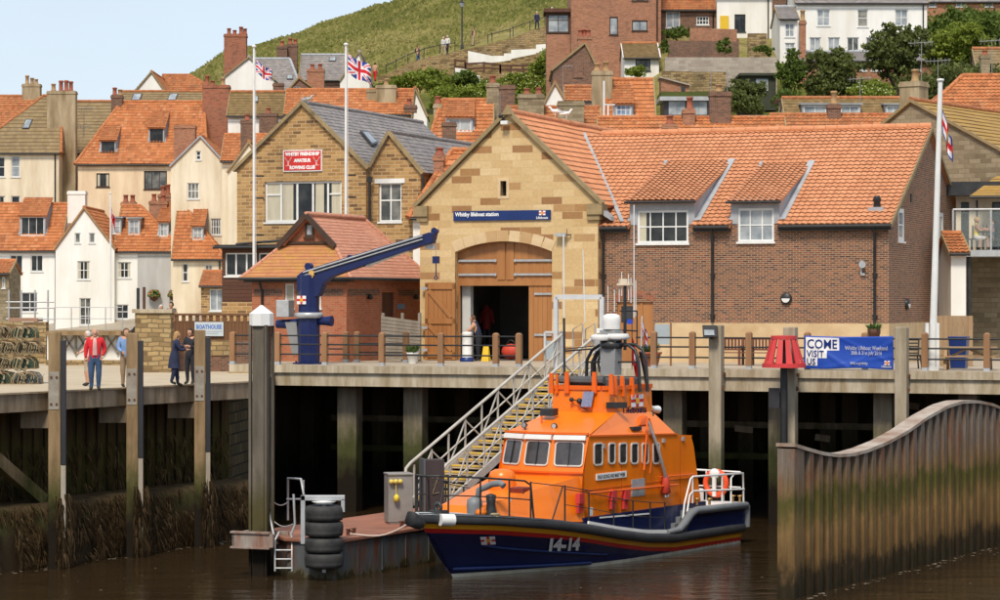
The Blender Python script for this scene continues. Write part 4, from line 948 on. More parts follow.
house('house', 'grey stone house at the right edge among the trees', 176, 979, 1015, 78, 50, pitch=45, wall='stone_grey', roof='tile_olive', rk='flat', chims=[(981, 990, 55, -.4, 'stone_grey', [(.5, .5)], .6)], **O_)
house('house', 'house with hipped bright orange roof and one roof window at the right edge', 128, 921, 1048, 118, 77.5, rx=(962, 1020), pitch=35, wall='stone_grey', roof='tile_orange', tw=.24, th=.32, sky=[(1006, 90, 1020, 98)], **O_)
house('house', 'big rough stone gable with golden mossy roof right of the station', 114, 838, 1012, 160, 102, kind='gable', ax=911.5, depth=16, a=-radians(35), wall='stone_grey', roof='tile_golden', rk='flat', tw=.3, th=.42, over=.1, chims=[(899.5, 919, 82, 12, 'd_stucco', [(.6, .9, 'buffpot')], 1.0)], **O_)
# ==== LIFEBOAT STATION
def text_mesh(mb, s, size, org, ux, up, nrm, ext=.012, bold=0.0, align='LEFT', sx=1.0):
    cu = bpy.data.curves.new('lettering', 'FONT'); cu.body = s; cu.size = size; cu.extrude = ext; cu.offset = bold; cu.align_x = align; cu.resolution_u = 2
    ob = bpy.data.objects.new('lettering', cu); COL.objects.link(ob); bpy.context.view_layer.update()
    me = bpy.data.meshes.new_from_object(ob.evaluated_get(bpy.context.evaluated_depsgraph_get()))
    ux,up,nrm,org = V(ux),V(up),V(nrm),V(org)
    mb.add([org+ux*v.co.x*sx+up*v.co.y+nrm*v.co.z for v in me.vertices],[tuple(p.vertices) for p in me.polygons])
    bpy.data.objects.remove(ob); bpy.data.meshes.remove(me); bpy.data.curves.remove(cu)
M('signblue', (.008, .025, .12), (.01, .032, .15), 1, .35); M('letterwhite', (.85, .85, .85), (.8, .8, .8), 2, .5)
M('fl_red', (.6, .02, .03), (.5, .02, .03), 3, .6); M('fl_blue', (.02, .05, .3), (.02, .04, .22), 3, .6); M('fl_white', (.8, .8, .82), (.72, .72, .75), 3, .6); M('fl_yel', (.75, .4, .03), (.7, .35, .03), 3, .6)
def emblem(parent,c,ux,up,nrm,w,h):
    """small house flag: blue-edged white field, red cross, yellow device in the middle"""
    c,ux,up,nrm = V(c),V(ux),V(up),V(nrm); m = MB()
    def r(u0,u1,v0,v1,k,mi):
        m.cur = mi; m.add([c+ux*a*w+up*b*h+nrm*k for a,b in ((u0,v0),(u1,v0),(u1,v1),(u0,v1))],[(0,1,2,3)])
    r(-.5,.5,-.5,.5,.004,0); r(-.5,.5,-.13,.13,.008,1); r(-.11,.11,-.5,.5,.012,1); r(-.15,.15,-.22,.22,.016,2)
    r(-.1,.1,-.26,-.12,.02,2)
    m.build('emblem', [MATS['fl_white'], MATS['fl_red'], MATS['fl_yel']], parent)
SY = 8.54
xs0,xs1 = Q.on(420,300,SY).x,Q.on(598,300,SY).x; W = xs1-xs0
o = QP(xs0,SY,DZ); S = Frame(o,A0)
st = thing('lifeboat_station', 'sandstone gabled boathouse with timber arch doors joined to a long red brick range', 'lifeboat station', o, A0)
on = S.on; X = V((1,0,0)); N = V((0,-1,0)); UP = V((0,0,1))
gx,zr = on(508.5,114.5).x,on(508.5,114.5).z; ze = (on(420,206).z+on(596,203).z)/2
ax0,ax1 = on(455,300).x,on(552,300).x; zsp = on(503,252).z; zc = on(503,241.5).z
sl = on(500.5,196).x,on(500.5,196).z,on(506.5,181).x,on(506.5,181).z
gxS,zrS = gx,zr
m = MB(); DEP = 16.
wall_holes(m,(0,0,0),X,N,0,W,0,ze,[(ax0,0,ax1,zc),(sl[0],sl[1],sl[2],sl[3])],gable=(gx,zr),rev=.45)
half = (ax1-ax0)/2; rise = zc-zsp; R = (half*half+rise*rise)/(2*rise); acx = (ax0+ax1)/2; acz = zc-R; amax = math.asin(half/R)
arc = [(acx+R*sin(-amax+2*amax*i/24),acz+R*cos(-amax+2*amax*i/24)) for i in range(25)]
for i in range(24):
    (a,b),(c,d) = arc[i],arc[i+1]
    q = [(a,b),(c,d),(c,zc+.002),(a,zc+.002)]
    m.add([(u,0,v) for u,v in q],[(0,1,2,3)],uvs=q)
    m.add([(a,0,b),(c,0,d),(c,.45,d),(a,.45,b)],[(3,2,1,0)])
wall_holes(m,(W,0,0),(0,1,0),X,0,DEP,0,ze,[]); wall_holes(m,(0,0,0),(0,1,0),-X,0,DEP,0,ze,[]); wall_holes(m,(0,DEP,0),X,(0,1,0),0,W,0,ze,[],gable=(gx,zr))
m.build('stone_wall', MATS['stone_station'], st)
m = MB(); n = 9
for i in range(n):
    m.cur = 1 if i in (3,4,6) else 0
    t0,t1 = -amax+2*amax*i/n+.004,-amax+2*amax*(i+1)/n-.004; r0,r1 = R+.01,R+.42
    q = [(acx+r0*sin(t0),acz+r0*cos(t0)),(acx+r0*sin(t1),acz+r0*cos(t1)),(acx+r1*sin(t1),acz+r1*cos(t1)),(acx+r1*sin(t0),acz+r1*cos(t0))]
    m.poly([(u,-.02,v) for u,v in q][::-1],(0,.04,0))
m.build('arch_stones', [MATS['dress'], M('dress2', (.52, .34, .17), (.45, .28, .13), 2, bump=.15)], st)
m = MB(); e = .11
for b in ((sl[0]-e,sl[0],sl[1]-e,sl[3]+e),(sl[2],sl[2]+e,sl[1]-e,sl[3]+e),(sl[0],sl[2],sl[3],sl[3]+e),(sl[0],sl[2],sl[1]-e,sl[1])): m.box(b[0],b[1],-.02,.1,b[2],b[3])
m.build('window_surround', MATS['dress'], st)
window(st, (0, 0, 0), X, N, sl, 1, 1, frame='k_frame', rev=.3, brd=.02, sill=False)
m = MB()
for px,x0,x1 in ((0,-.22,.35),(1,W-.4,W+.2)):
    m.box(x0,x1,-.16,.5,ze-.42,ze-.02); m.box(x0+(.12 if px == 0 else 0),x1-(0 if px == 0 else .12),-.1,.5,ze-.62,ze-.42)
m.build('kneeler', MATS['verge'], st)
m = MB(); m.bar((-.2, -.04, ze-.02), (gx, -.04, zr+.12), .26, .14, up=(0, 0, 1)); m.bar((gx, -.045, zr+.12), (W+.2, -.045, ze-.02), .26, .14); m.poly([(gx-.2, -.22, zr-.02), (gx+.2, -.22, zr-.02), (gx, -.22, zr+.32)], (0, .36, 0)); m.build('coping', MATS['verge'], st)
kL = (zr-ze)/gx; kR = (zr-ze)/(W-gx); r = MB(); up = .06
rd = DEP
for flat_,q in ((0,[(W+.15,.1,ze-.15*kR+up),(W+.15,rd,ze-.15*kR+up),(gx,rd,zr+up),(gx,.1,zr+up)]),(1,[(-.15,rd,ze-.15*kL+up),(-.15,.1,ze-.15*kL+up),(gx,.1,zr+up),(gx,rd,zr+up)])): roof_face(r,q,.23,.32)
r.build('boathouse_roof', MATS['tile_new'], st)
M('door_oak', (.42, .19, .065), (.32, .13, .04), 1.5, .45, bump=.1, streak=True)
zl = on(500,283).z
m = MB()
for i in range(26):           # upper panel: planks cut to the arch
    a = ax0+(ax1-ax0)*i/26; b = ax0+(ax1-ax0)*(i+1)/26; tt = lambda u: acz+sqrt(max(0,R*R-(u-acx)**2))-.005
    y = .30+(.012 if i % 2 else 0); m.hexa([(a,y,zl),(b,y,zl),(b,y+.06,zl),(a,y+.06,zl)],[(a,y,tt(a)),(b,y,tt(b)),(b,y+.06,tt(b)),(a,y+.06,tt(a))])
for s in (-1,1):
    m.box(acx+s*.18-.15,acx+s*.18+.15,.26,.3,zl+.12,zc-.03)
m.box(ax0,ax1,.25,.37,zl-.1,zl+.08)
m.box(ax0,ax0+.1,.25,.36,0,zl-.1); m.box(ax1-.1,ax1,.25,.36,0,zl-.1)
dr = m.build('arch_panel', MATS['door_oak'], st)
hm = MB()
for y in (260.5,274.5):
    z = on(500,y).z
    for a, b in ((456, 493), (513, 550.5)): hm.box(on(a, y).x, on(b, y).x, .235, .29, z-.04, z+.04); hm.lathe([(.06, .22), (.06, .25)], (on(b if a < 500 else a, y).x, 0, z), 8, 'y')
hm.build('hinge', MATS['galv'], dr)
def leaf(x0, x1, yy, z0, z1, brace, name='door_leaf'):
    m = MB(); n = max(4,int((x1-x0)/.16))
    for i in range(n): m.box(lerp(x0,x1,i/n)+.004,lerp(x0,x1,(i+1)/n)-.004,yy,yy+.05,z0,z1)
    if brace:
        for z in (z0+.1,(z0+z1)/2-.1,z1-.25): m.box(x0,x1,yy-.05,yy-.002,z,z+.2)
        m.box(x0,x0+.12,yy-.05,yy-.002,z0,z1); m.box(x1-.12,x1,yy-.05,yy-.002,z0,z1)
        m.bar((x0+.15,yy-.03,z1-.3),(x1-.15,yy-.03,(z0+z1)/2+.15),.04,.16); m.bar((x0+.15,yy-.031,(z0+z1)/2-.15),(x1-.15,yy-.031,z0+.35),.04,.16)
    return m.build(name, MATS['door_oak'], st)
lf = leaf(on(427,320).x,on(457,320).x,-.16,.03,zl+.02,True)
hm = MB()
for z in (.35,1.2,zl-.25): hm.box(on(426,320).x-.1,on(429.5,320).x,-.24,-.12,z,z+.1)
hm.build('hinge', MATS['galv'], lf)
rf = leaf(on(526,320).x,on(552,320).x-.1,.3,.02,zl-.1,False)
hm = MB()
for z in (.95,zl-.45): hm.box(on(532,320).x,on(552,320).x-.1,.24,.29,z,z+.08)
hm.build('hinge', MATS['galv'], rf)
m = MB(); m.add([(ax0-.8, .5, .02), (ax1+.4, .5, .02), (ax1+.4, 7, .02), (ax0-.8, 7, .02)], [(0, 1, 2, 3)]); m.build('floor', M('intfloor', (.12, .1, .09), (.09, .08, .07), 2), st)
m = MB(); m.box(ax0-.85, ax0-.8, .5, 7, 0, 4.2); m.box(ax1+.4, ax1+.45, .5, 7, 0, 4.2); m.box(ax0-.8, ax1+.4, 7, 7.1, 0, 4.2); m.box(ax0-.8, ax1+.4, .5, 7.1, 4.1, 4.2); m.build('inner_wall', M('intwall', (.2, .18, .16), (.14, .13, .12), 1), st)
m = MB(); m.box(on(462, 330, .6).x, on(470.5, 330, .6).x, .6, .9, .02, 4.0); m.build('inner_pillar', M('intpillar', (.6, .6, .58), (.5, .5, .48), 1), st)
def on_floor(px,ly): return S.T @ V((on(px,340,ly).x,ly,.03))
t = thing('drysuit', 'red and black drysuit hanging inside the dark boathouse doorway', 'drysuit', S.T @ V((on(487, 340, 4).x, 4, 0.9)), A0)
m = MB(); m.tube([(0, 0, 1.5), (0, 0, 1.2), (0, 0, .3)], [.08, .28, .22], 8); m.tube([(.2, 0, 1.25), (.36, 0, .6)], [.1, .07], 6); m.tube([(-.2, 0, 1.25), (-.36, 0, .6)], [.1, .07], 6); m.build('suit', M('suitred', (.3, .02, .02), (.2, .015, .015), 3), t); t.scale = (.8, .8, .8)
m = MB(); m.tube([(-.12, 0, .35), (-.14, 0, -.5)], [.13, .1], 6); m.tube([(.12, 0, .35), (.14, 0, -.5)], [.13, .1], 6); m.build('legs', MATS['black'], t)
t = thing('equipment_bag', 'bright red bag on the floor just inside the boathouse doorway', 'bag', on_floor(511, 1.2), A0)
m = MB(); m.ball((0, 0, .3), .34, 10, 6, 1.2, .7, .9); m.build('bag', M('bagred', (.6, .06, .03), (.45, .05, .03), 3, .6), t); m = MB(); m.torus((0, 0, .6), .14, .025, 12, 6, 'y'); m.build('handle', MATS['black'], t)
t = thing('hose_post', 'white round service post with dark blue base in front of the doorway', 'service post', QP(Q.on(467, 350, 6.9).x, 6.9, DZ+.006), A0)
m = MB(); m.lathe([(.2, .16), (.18, .2), (.18, 1.0), (.2, 1.05), (.16, 1.1), (0, 1.12)], n=14); m.build('drum', MATS['white'], t); m = MB(); m.lathe([(.27, 0), (.27, .12), (.21, .17)], n=14); m.build('base', MATS['signblue'], t)
a, b = on(454, 221), on(551.2, 210); sg = thing('station_sign', 'dark blue board lettered with the lifeboat station name above the arch', 'sign', S.T @ V((a.x, -.02, a.z)), A0)
w_, h_ = b.x-a.x, b.z-a.z; MB().box(0, w_, -.05, 0, 0, h_).build('board', MATS['signblue'], sg, bevel=.005)
m = MB(); text_mesh(m, 'Whitby lifeboat station', .21, (.08, -.052, .17), X, UP, N, .006, .006, sx=.9); text_mesh(m, 'Lifeboats', .13, (w_-.1, -.052, .04), X, UP, N, .006, .002, 'RIGHT'); m.build('lettering', MATS['letterwhite'], sg)
emblem(sg,(w_-.33,-.055,.26),X,UP,N,.26,.17)
t = thing('wall_lamp', 'pale floodlight on a bracket at the right of the arch', 'wall lamp', S.T @ V((on(563, 235).x, 0, on(563, 235).z)), A0)
m = MB(); m.box(-.22, .2, -.3, -.1, -.06, .06); m.build('head', MATS['galv'], t); m = MB(); m.bar((0, 0, 0), (0, -.14, 0), .06); m.bar((.2, -.2, .0), (.34, -.05, .0), .04); m.bar((.22, -.2, .05), (.22, -.2, .22), .02); m.build('bracket', MATS['black'], t)
t = thing('gable_camera', 'small white camera below the peak of the stone gable', 'camera', S.T @ V((on(505.5, 122).x, 0, on(505.5, 122).z)), A0)
m = MB(); m.box(-.08, .2, -.35, -.12, -.12, .02); m.build('body', MATS['white'], t, bevel=.02); m = MB(); m.bar((-.12, 0, .2), (-.12, -.15, .1), .16, .3); m.build('bracket', MATS['k_frame'], t)
RY = .36
x0 = W-.0; x1 = S.on(888.5,300,RY).x; zeB = S.on(740,223.5,RY).z
xb = x1; lo = 6.; hi = 22.
for _ in range(40):
    mid = (lo+hi)/2; p = S.T @ V((x1,RY+mid,3)); px = 500+F*p.x/p.y
    if px < 963: lo = mid
    else: hi = mid
DB = mid; zrB = S.onx(925,128.5,x1).z; rB = S.onx(925,128.5,x1).y-RY
zrB = S.on(700,134,RY+DB/2).z*.5+zrB*.5
slope = (zrB-zeB)/(DB/2)
xL = gx
zpl = S.on(740,323,RY).z
dws = [((637.3,243.5,688.5,209.9),(629.9,694.7),[.5],dict(cols=[.25,.5,.75],rows=2)),((737.9,242,774.1,208),(731,779.5),None,dict(cols=3,rows=[.5]))]
holes = []; dormer_specs = []
for (a,b,c,d),(e0,e1),_,op in dws:
    p,q = S.on(a,b,RY),S.on(c,d,RY); holes.append((p.x,p.z,q.x,min(q.z,zeB))); dormer_specs.append((p.x,p.z,q.x,q.z,S.on(e0,220,RY).x,S.on(e1,220,RY).x,S.on(e0,199,RY).z,op))
dp,dq = S.on(617,364,RY),S.on(653,302,RY); holes.append((dp.x,.0,dq.x,dq.z))
m = MB()
wall_holes(m,(0,RY,0),X,N,x0,x1,0,zeB,holes,rev=.14)
sh = []
for a,b,c,d in ((898.2,241,904.4,209),(938.3,249,943.6,213)):
    p,q = S.onx(a,b,x1),S.onx(c,d,x1); sh.append((p.y-RY,p.z,q.y-RY,q.z))
wall_holes(m,(x1,RY,0),(0,1,0),X,0,DB,0,zeB,sh,gable=(DB/2,zrB))
wall_holes(m,(x0,RY+DB,0),X,(0,1,0),0,x1-x0,0,zeB,[])
m.build('brick_wall', MATS['brick_station'], st)
for h in sh: window(st, (x1, RY, 0), (0, 1, 0), X, h, 1, 2, glass='g_pale', rev=.04, brd=.16)
m = MB(); m.box(x0+.02,dp.x-.06,RY-.03,RY+.06,0,zpl); m.box(dq.x+.06,x1+.03,RY-.031,RY+.05,0,zpl); m.box(x1-.04,x1+.035,RY+.05,RY+DB*.62,0,zpl)
m.build('plinth', MATS['plinth'], st)
m = MB(); m.box(dp.x, dq.x, RY+.08, RY+.14, 0, dq.z); m.box(dp.x+.9, dp.x+.98, RY+.04, RY+.08, 0, dq.z-.02); do = m.build('side_door', MATS['door_oak'], st)
m = MB(); m.box(dp.x+.15, dp.x+.6, RY+.06, RY+.079, dq.z-.75, dq.z-.15); m.build('dark_pane', MATS['g_dark'], do)
m = MB(); n = 16
for i in range(n):
    a = lerp(-.42,.42,i/n)+.004; b = lerp(-.42,.42,(i+1)/n)-.004; rr_ = (dq.x-dp.x)/2/sin(.42)+.04; cx = (dp.x+dq.x)/2; cz = dq.z-rr_*cos(.42)+.01
    m.poly([(cx+r_*sin(t_),RY-.012,cz+r_*cos(t_)) for r_,t_ in ((rr_,a),(rr_,b),(rr_+.26,b),(rr_+.26,a))],(0,.05,0))
m.build('door_arch', MATS['brick_red'], st)
r = MB(); ov = .28; ev = zeB-ov*slope+up; rz = zrB+up
A,B,C_,D_ = V((xL,RY-ov,ev)),V((x1+.14,RY-ov,ev)),V((x1+.14,RY+DB/2,rz)),V((xL,RY+DB/2,rz))
cts = [(e0+.04-xL,e1-.04-xL,-.1,((zt-zeB-up)/(slope*.38)*.8+ov)/cos(math.atan(slope))) for (a_,z0_,b_,z1_,e0,e1,zt,op_) in dormer_specs]
roof_face(r,[A,B,C_,D_],.23,.32,cuts=cts); roof_face(r,[V((x1+.14,RY+DB+ov,ev)),V((xL,RY+DB+ov,ev)),D_,C_],.23,.32,sub=3)
ro = r.build('main_roof', MATS['tile_new'], st)
m = MB(); ridge_tiles(m, D_+V((1.2, 0, .04)), C_+V((0, 0, .04)), .15); m.build('ridge_tiles', MATS['tile_new'], ro)
m = MB(); yj = RY+DB/2; ridge_tiles(m, (gx, .1, zr+.1), (gx, 15.5, zr+.1), .15); m.build('ridge_tiles', MATS['tile_new'], ro)
m = MB(); m.bar(B+V((.01, 0, -.06)), C_+V((.01, 0, -.06)), .06, .17); m.bar(C_+V((.01, 0, -.06)), V((x1+.15, RY+DB+ov, ev-.06)), .06, .17); m.build('verge', MATS['verge'], ro)
def vz(y): return zeB+slope*(y-RY)+up
def vx(y): return gx+(zr+up-vz(y))/kR
y_a = RY-.1; y_b = min(RY+DB/2,RY+(zr-.35-zeB)/slope)
m = MB(); m.bar((vx(y_a)-.03, y_a, vz(y_a)+.11), (vx(y_b)-.03, y_b, vz(y_b)+.11), .15, .03, up=(0, 0, 1)); m.hexa([(W+.02, RY-.3, ze-.35), (W+.5, RY-.3, ze-.65), (W+.5, RY+.2, ze-.65), (W+.02, RY+.2, ze-.35)], [(W+.02, RY-.3, ze-.1), (W+.45, RY-.3, ze-.5), (W+.45, RY+.2, ze-.5), (W+.02, RY+.2, ze-.1)]); m.build('valley', MATS['lead'], ro)
for (a,z0,b,z1,e0,e1,zt,op) in dormer_specs:
    m = MB(); wall_holes(m,(0,RY-.02,0),X,N,e0,e1,zeB-.02,zt,[(a,zeB-.5,b,z1)],rev=.1)
    s2 = slope*.62; yt = (zt-zeB-up-s2*0+.02)/(slope-s2)
    for cx in (e0,e1): m.add([(cx,RY-.02,zeB-.1),(cx,RY-.02,zt),(cx,RY+yt,zt+s2*yt)],[(0,1,2)])
    do = m.build('dormer', MATS['lead'], st)
    window(do, (0, RY-.02, 0), X, N, (a, z0, b, z1), op['cols'], op['rows'], frame='w_frame', rev=.08, bar=.045, brd=.085, glass='g_dark' if op['rows'] == 2 else 'g_pale', curtain=[(0.02, .17)] if op['rows'] == 2 else None)
    rr_ = MB(); roof_face(rr_, [V((e0-.1, RY-.25, zt-.1)), V((e1+.1, RY-.25, zt-.1)), V((e1+.1, RY+yt+.1, zt+s2*(yt+.1)+.02)), V((e0-.1, RY+yt+.1, zt+s2*(yt+.1)+.02))], .23, .3, thick=.06); rr_.build('dormer_roof', MATS['tile_new'], do)
    lf_ = MB()
    for s_,cx in ((-1,e0-.03),(1,e1+.1)): lf_.bar((cx,RY-.05,zeB+up+.08),(cx+.0,RY+yt+.15,zeB+up+slope*(yt+.15)+.09),.26 if s_ > 0 else .12,.03,up=(0,-slope,1))
    lf_.build('flashing', MATS['lead'], do)
    m = MB(); m.tube([(e0-.12, RY-.3, zt-.14), (e1+.12, RY-.3, zt-.14)], .05, 6); m.build('dormer_gutter', MATS['black'], do)
n_ = V((0,-slope,1)).normalized(); p = S.plane(877,209,(0,RY,zeB+up),n_)
m = MB(); m.box(p.x-.28, p.x+.28, p.y-.25, p.y+.3, p.z-.1, p.z+.06); v_ = m.build('vent_flashing', MATS['lead'], st); m = MB(); m.lathe([(.14, 0), (.12, .25), (.17, .3), (.1, .48)], (p.x, p.y, p.z), 8); m.build('roof_vent', MATS['black'], st)
m = MB(); segs = [(x0+.05,dormer_specs[0][4]-.02),(dormer_specs[0][5]+.02,dormer_specs[1][4]-.02),(dormer_specs[1][5]+.02,x1+.15)]
for a,b in segs: m.tube([(a,RY-ov-.02,ev-.06),(b,RY-ov-.02,ev-.06)],.075,6); m.box(a,b,RY-ov+.05,RY,ev-.2,ev-.12)
m.build('gutter', MATS['black'], st)
for px,yb in ((712.5,322),(874.7,330),(595.5,362)):
    ly = RY if px > 600 else RY; xx = S.on(px,300,RY-.08).x
    if px < 600: xx = W+.12
    z0 = max(.05,S.on(px,yb,RY).z); m = MB(); m.tube([(xx,RY-ov,ev-.1),(xx,RY-.1,ev-.45),(xx,RY-.1,z0)],.055,6)
    for z in (1.7,3.2): m.box(xx-.09,xx+.09,RY-.12,RY,z,z+.05)
    m.build('downpipe', MATS['black'], st)
def bulkhead(px,py,side,lab):
    if side: p = S.onx(px,py,x1); loc = S.T @ V((x1,p.y,p.z)); rz = A0+pi/2
    else: p = S.on(px,py,RY); loc = S.T @ V((p.x,RY,p.z)); rz = A0
    t = thing('bulkhead_lamp', lab, 'wall lamp', loc, rz, 'round wall lamps on the brick range')
    m = MB(); m.lathe([(.0, -.13), (.18, -.12), (.21, -.08), (.21, 0)], n=16, axis='y'); m.build('housing', MATS['black'], t)
    m = MB(); m.poly([(.15*cos(a), -.12, .15*sin(a)-.0) for a in [pi+pi*i/10 for i in range(11)]], (0, -.025, 0)); m.build('lens', MATS['white'], t)
bulkhead(786.5, 298.5, 0, 'round black wall lamp left above the blue banner'); bulkhead(906, 304, 1, 'black wall lamp on the gable side of the brick range'); bulkhead(645, 306, 0, 'wall lamp beside the side door behind the boat mast') if 0 else None
t = thing('alarm_horn', 'small grey horn speaker on the brick wall near the corner pipe', 'speaker', S.T @ V((S.on(862.5, 266, RY).x, RY, S.on(862.5, 266, RY).z)), A0)
m = MB(); m.lathe([(.04, -.05), (.06, -.12), (.13, -.22)], (.04, 0, .05), 10, 'y'); m.build('horn', MATS['galv'], t); m = MB(); m.box(-.06, .0, -.1, 0, -.3, .2); m.box(-.04, .1, -.08, 0, -.34, -.26); m.build('bracket', MATS['galv'], t)
m = MB(); p = S.onx(911, 198, x1); m.box(x1, x1+.03, p.y-.12, p.y+.12, p.z-.15, p.z+.15); m.build('vent', MATS['black'], st)
# ==== ROWING CLUB
def gable_block(t, fr, W, ze, gu, zr, D, wall, roofm, holes, name='wall', tw=.28, th=.24, rk='flat', roofname='roof', yoff=0.0, xoff=0.0, back=True):
    m = MB(); X = V((1,0,0)); N = V((0,-1,0)); o = V((xoff,yoff,0))
    wall_holes(m,o,X,N,0,W,0,ze,[(h[0]-xoff,h[1],h[2]-xoff,h[3]) for h in holes],gable=(gu,zr))
    wall_holes(m,o+V((W,0,0)),(0,1,0),X,0,D,0,ze,[]); wall_holes(m,o,(0,1,0),-X,0,D,0,ze,[])
    if back: wall_holes(m,o+V((0,D,0)),X,(0,1,0),0,W,0,ze,[],gable=(gu,zr))
    wo = m.build(name,MATS[wall],t)
    kL = (zr-ze)/gu; kR = (zr-ze)/(W-gu); r = MB(); u = .06; e = .15
    roof_face(r,[o+V((W+e,-.1,ze-e*kR+u)),o+V((W+e,D,ze-e*kR+u)),o+V((gu,D,zr+u)),o+V((gu,-.1,zr+u))],tw,th,kind=rk)
    roof_face(r,[o+V((-e,D,ze-e*kL+u)),o+V((-e,-.1,ze-e*kL+u)),o+V((gu,-.1,zr+u)),o+V((gu,D,zr+u))],tw,th,kind=rk)
    ro = r.build(roofname,MATS[roofm],t)
    m = MB(); ridge_tiles(m, o+V((gu, -.1, zr+u+.02)), o+V((gu, D, zr+u+.02)), .1); m.build('ridge_tiles', MATS['slate' if 'slate' in roofm else roofm], ro)
    m = MB(); m.bar(o+V((-e, -.06, ze-e*kL+.03)), o+V((gu, -.06, zr+.06)), .22, .14); m.bar(o+V((gu, -.065, zr+.06)), o+V((W+e, -.06, ze-e*kR+.03)), .22, .14); m.build('verge', MATS['verge'], ro)
    return wo
CL0 = P(237,240,116); C = Frame((CL0.x,CL0.y,4.9),A0)
t = thing('rowing_club', 'golden sandstone clubhouse with two slate gables and a wide white window', 'clubhouse', C.o, A0)
on = C.on; Wc = on(366,200).x; zec = (on(237,171.5).z+on(366,163).z)/2; a = on(302.7,104)
p,q = on(264.7,222.5),on(341.5,180.7); h1 = (p.x,p.z,q.x,q.z)
gable_block(t, C, Wc, zec, a.x, a.z, 14, 'stone_club', 'slate', [h1])
window(t, (0, 0, 0), V((1, 0, 0)), V((0, -1, 0)), h1, [.205, .415, .62, .815], 1, rev=.12, brd=.09, bar=.09, glass='g_dark', curtain=[(.01, .2), (.22, .36), (.65, .76), (.86, .99)])
m = MB()
for q0,q1 in ((0,.205),(.815,1)): m.box(lerp(h1[0],h1[2],q0)+.08,lerp(h1[0],h1[2],q1)-.04,.075,.12,lerp(h1[1],h1[3],.68)-.035,lerp(h1[1],h1[3],.68)+.035)
m.build('transom', MATS['w_frame'], t)
x2 = on(368.5,200,.25).x; W2 = on(420.5,200,.25).x-x2; ze2 = on(395,171,.25).z; a2 = on(389.5,133.5,.25)
p,q = on(378.7,222,.25),on(401.5,182.5,.25); h2 = (p.x,p.z,q.x,q.z)
gable_block(t, C, W2, ze2, a2.x-x2, a2.z, 12, 'stone_club', 'slate', [h2], yoff=.25, xoff=x2)
window(t, (0, .25, 0), V((1, 0, 0)), V((0, -1, 0)), h2, 2, [.55], rev=.12, brd=.08, bar=.06, glass='g_mid')
m = MB(); b1, b2 = on(375, 192, .25), on(405, 178.5, .25); m.box(b1.x, b2.x, .21, .3, b2.z-.2, b2.z); m.build('lintel', MATS['white'], t)
m = MB(); q = on(368.5, 160); m.tube([(q.x+.1, -.1, ze2-.3), (q.x+.1, -.1, .2)], .06, 6); m.box(q.x, q.x+.2, -.18, 0, ze2-.5, ze2-.25); m.tube([(Wc+W2+.2, .1, ze2-.2), (Wc+W2+.2, .1, 1)], .05, 6); m.build('downpipe', MATS['black'], t)
n_ = V((1,0,(Wc-a.x)/(a.z-zec))).normalized(); p0 = V((a.x,0,a.z+.06)); m = MB()
qq = [C.plane(x, y, p0, n_) for x, y in ((359, 133), (370.5, 147), (376.5, 145), (366, 133))]; m.poly([v+n_*.14 for v in qq], n_*-.14); sk = m.build('skylight', MATS['k_frame'], t)
cc = sum(qq, V())/4; m = MB(); m.add([lerp(cc, v, .8)+n_*.15 for v in qq], [(0, 1, 2, 3)]); m.build('pane', MATS['g_pale'], sk)
p, q = on(283.6, 172), on(322.5, 149.5); sg = thing('club_sign', 'red board with white lettering and two emblems on the stone club gable', 'sign', C.T @ V((p.x, -.01, p.z)), A0)
w_, h_ = q.x-p.x, q.z-p.z; m = MB(); m.box(0, w_, -.05, 0, 0, h_); m.build('frame', MATS['white'], sg)
m = MB(); m.box(.05, w_-.05, -.062, -.05, .05, h_-.05); m.build('board', M('signred', (.62, .03, .025), (.55, .03, .025), 1, .45), sg)
m = MB(); cx = w_/2; X = V((1,0,0)); N = V((0,-1,0)); UP = V((0,0,1))
for s, z in (('WHITBY FRIENDSHIP', .74), ('AMATEUR', .44), ('ROWING CLUB', .12)): text_mesh(m, s, .2, (cx, -.064, h_*z), X, UP, N, .005, .012, 'CENTER', sx=.88)
m.build('lettering', MATS['letterwhite'], sg)
m = MB()
for cx in (.26, w_-.26):           # pair of winged emblems
    for s in (-1,1):
        for k in range(3): m.bar((cx+s*.02,-.066,h_*.42),(cx+s*(.16-.03*k),-.066,h_*(.66-.04*k)),.006,.035,up=(1,0,0))
    m.bar((cx,-.066,h_*.3),(cx,-.066,h_*.5),.006,.06,up=(1,0,0)); m.bar((cx-.12,-.066,h_*.28),(cx+.12,-.066,h_*.28),.006,.03,up=(0,0,1))
m.build('emblem', M('wingpink', (.8, .45, .4), (.75, .5, .45), 3, .5), sg)
# ==== DARK TIMBER EXTENSION
o = P(222, 250, 113); Xf = Frame((o.x, o.y, 4.9), A0*.6); t = thing('timber_extension', 'dark brown timber building with a flat roof and white strip windows', 'timber building', Xf.o, A0*.6)
on = Xf.on; We = on(302,260).x; zt = on(250,248).z; H = []
for a in ((225,276,256.7,252.8),(258.5,276,285,252.8)): p,q = on(*a[:2]),on(*a[2:]); H.append((p.x,p.z,q.x,q.z))
m = MB(); wall_holes(m,(0,0,0),X,N,0,We,0,zt,H); wall_holes(m,(We,0,0),(0,1,0),X,0,3,0,zt,[]); wall_holes(m,(0,0,0),(0,1,0),-X,0,3,0,zt,[]); m.add([(0,0,zt),(We,0,zt),(We,3,zt),(0,3,zt)],[(0,1,2,3)])
zb = on(250, 302).z; m.build('wall', M_brick('timberclad', [(0, (.1, .045, .03)), (1, (.13, .06, .04))], (.05, .025, .015), bw=4, bh=.16, ms=.012), t)
for h in H: window(t,(0,0,0),X,N,h,3,[.0001],bar=.07,brd=.06)
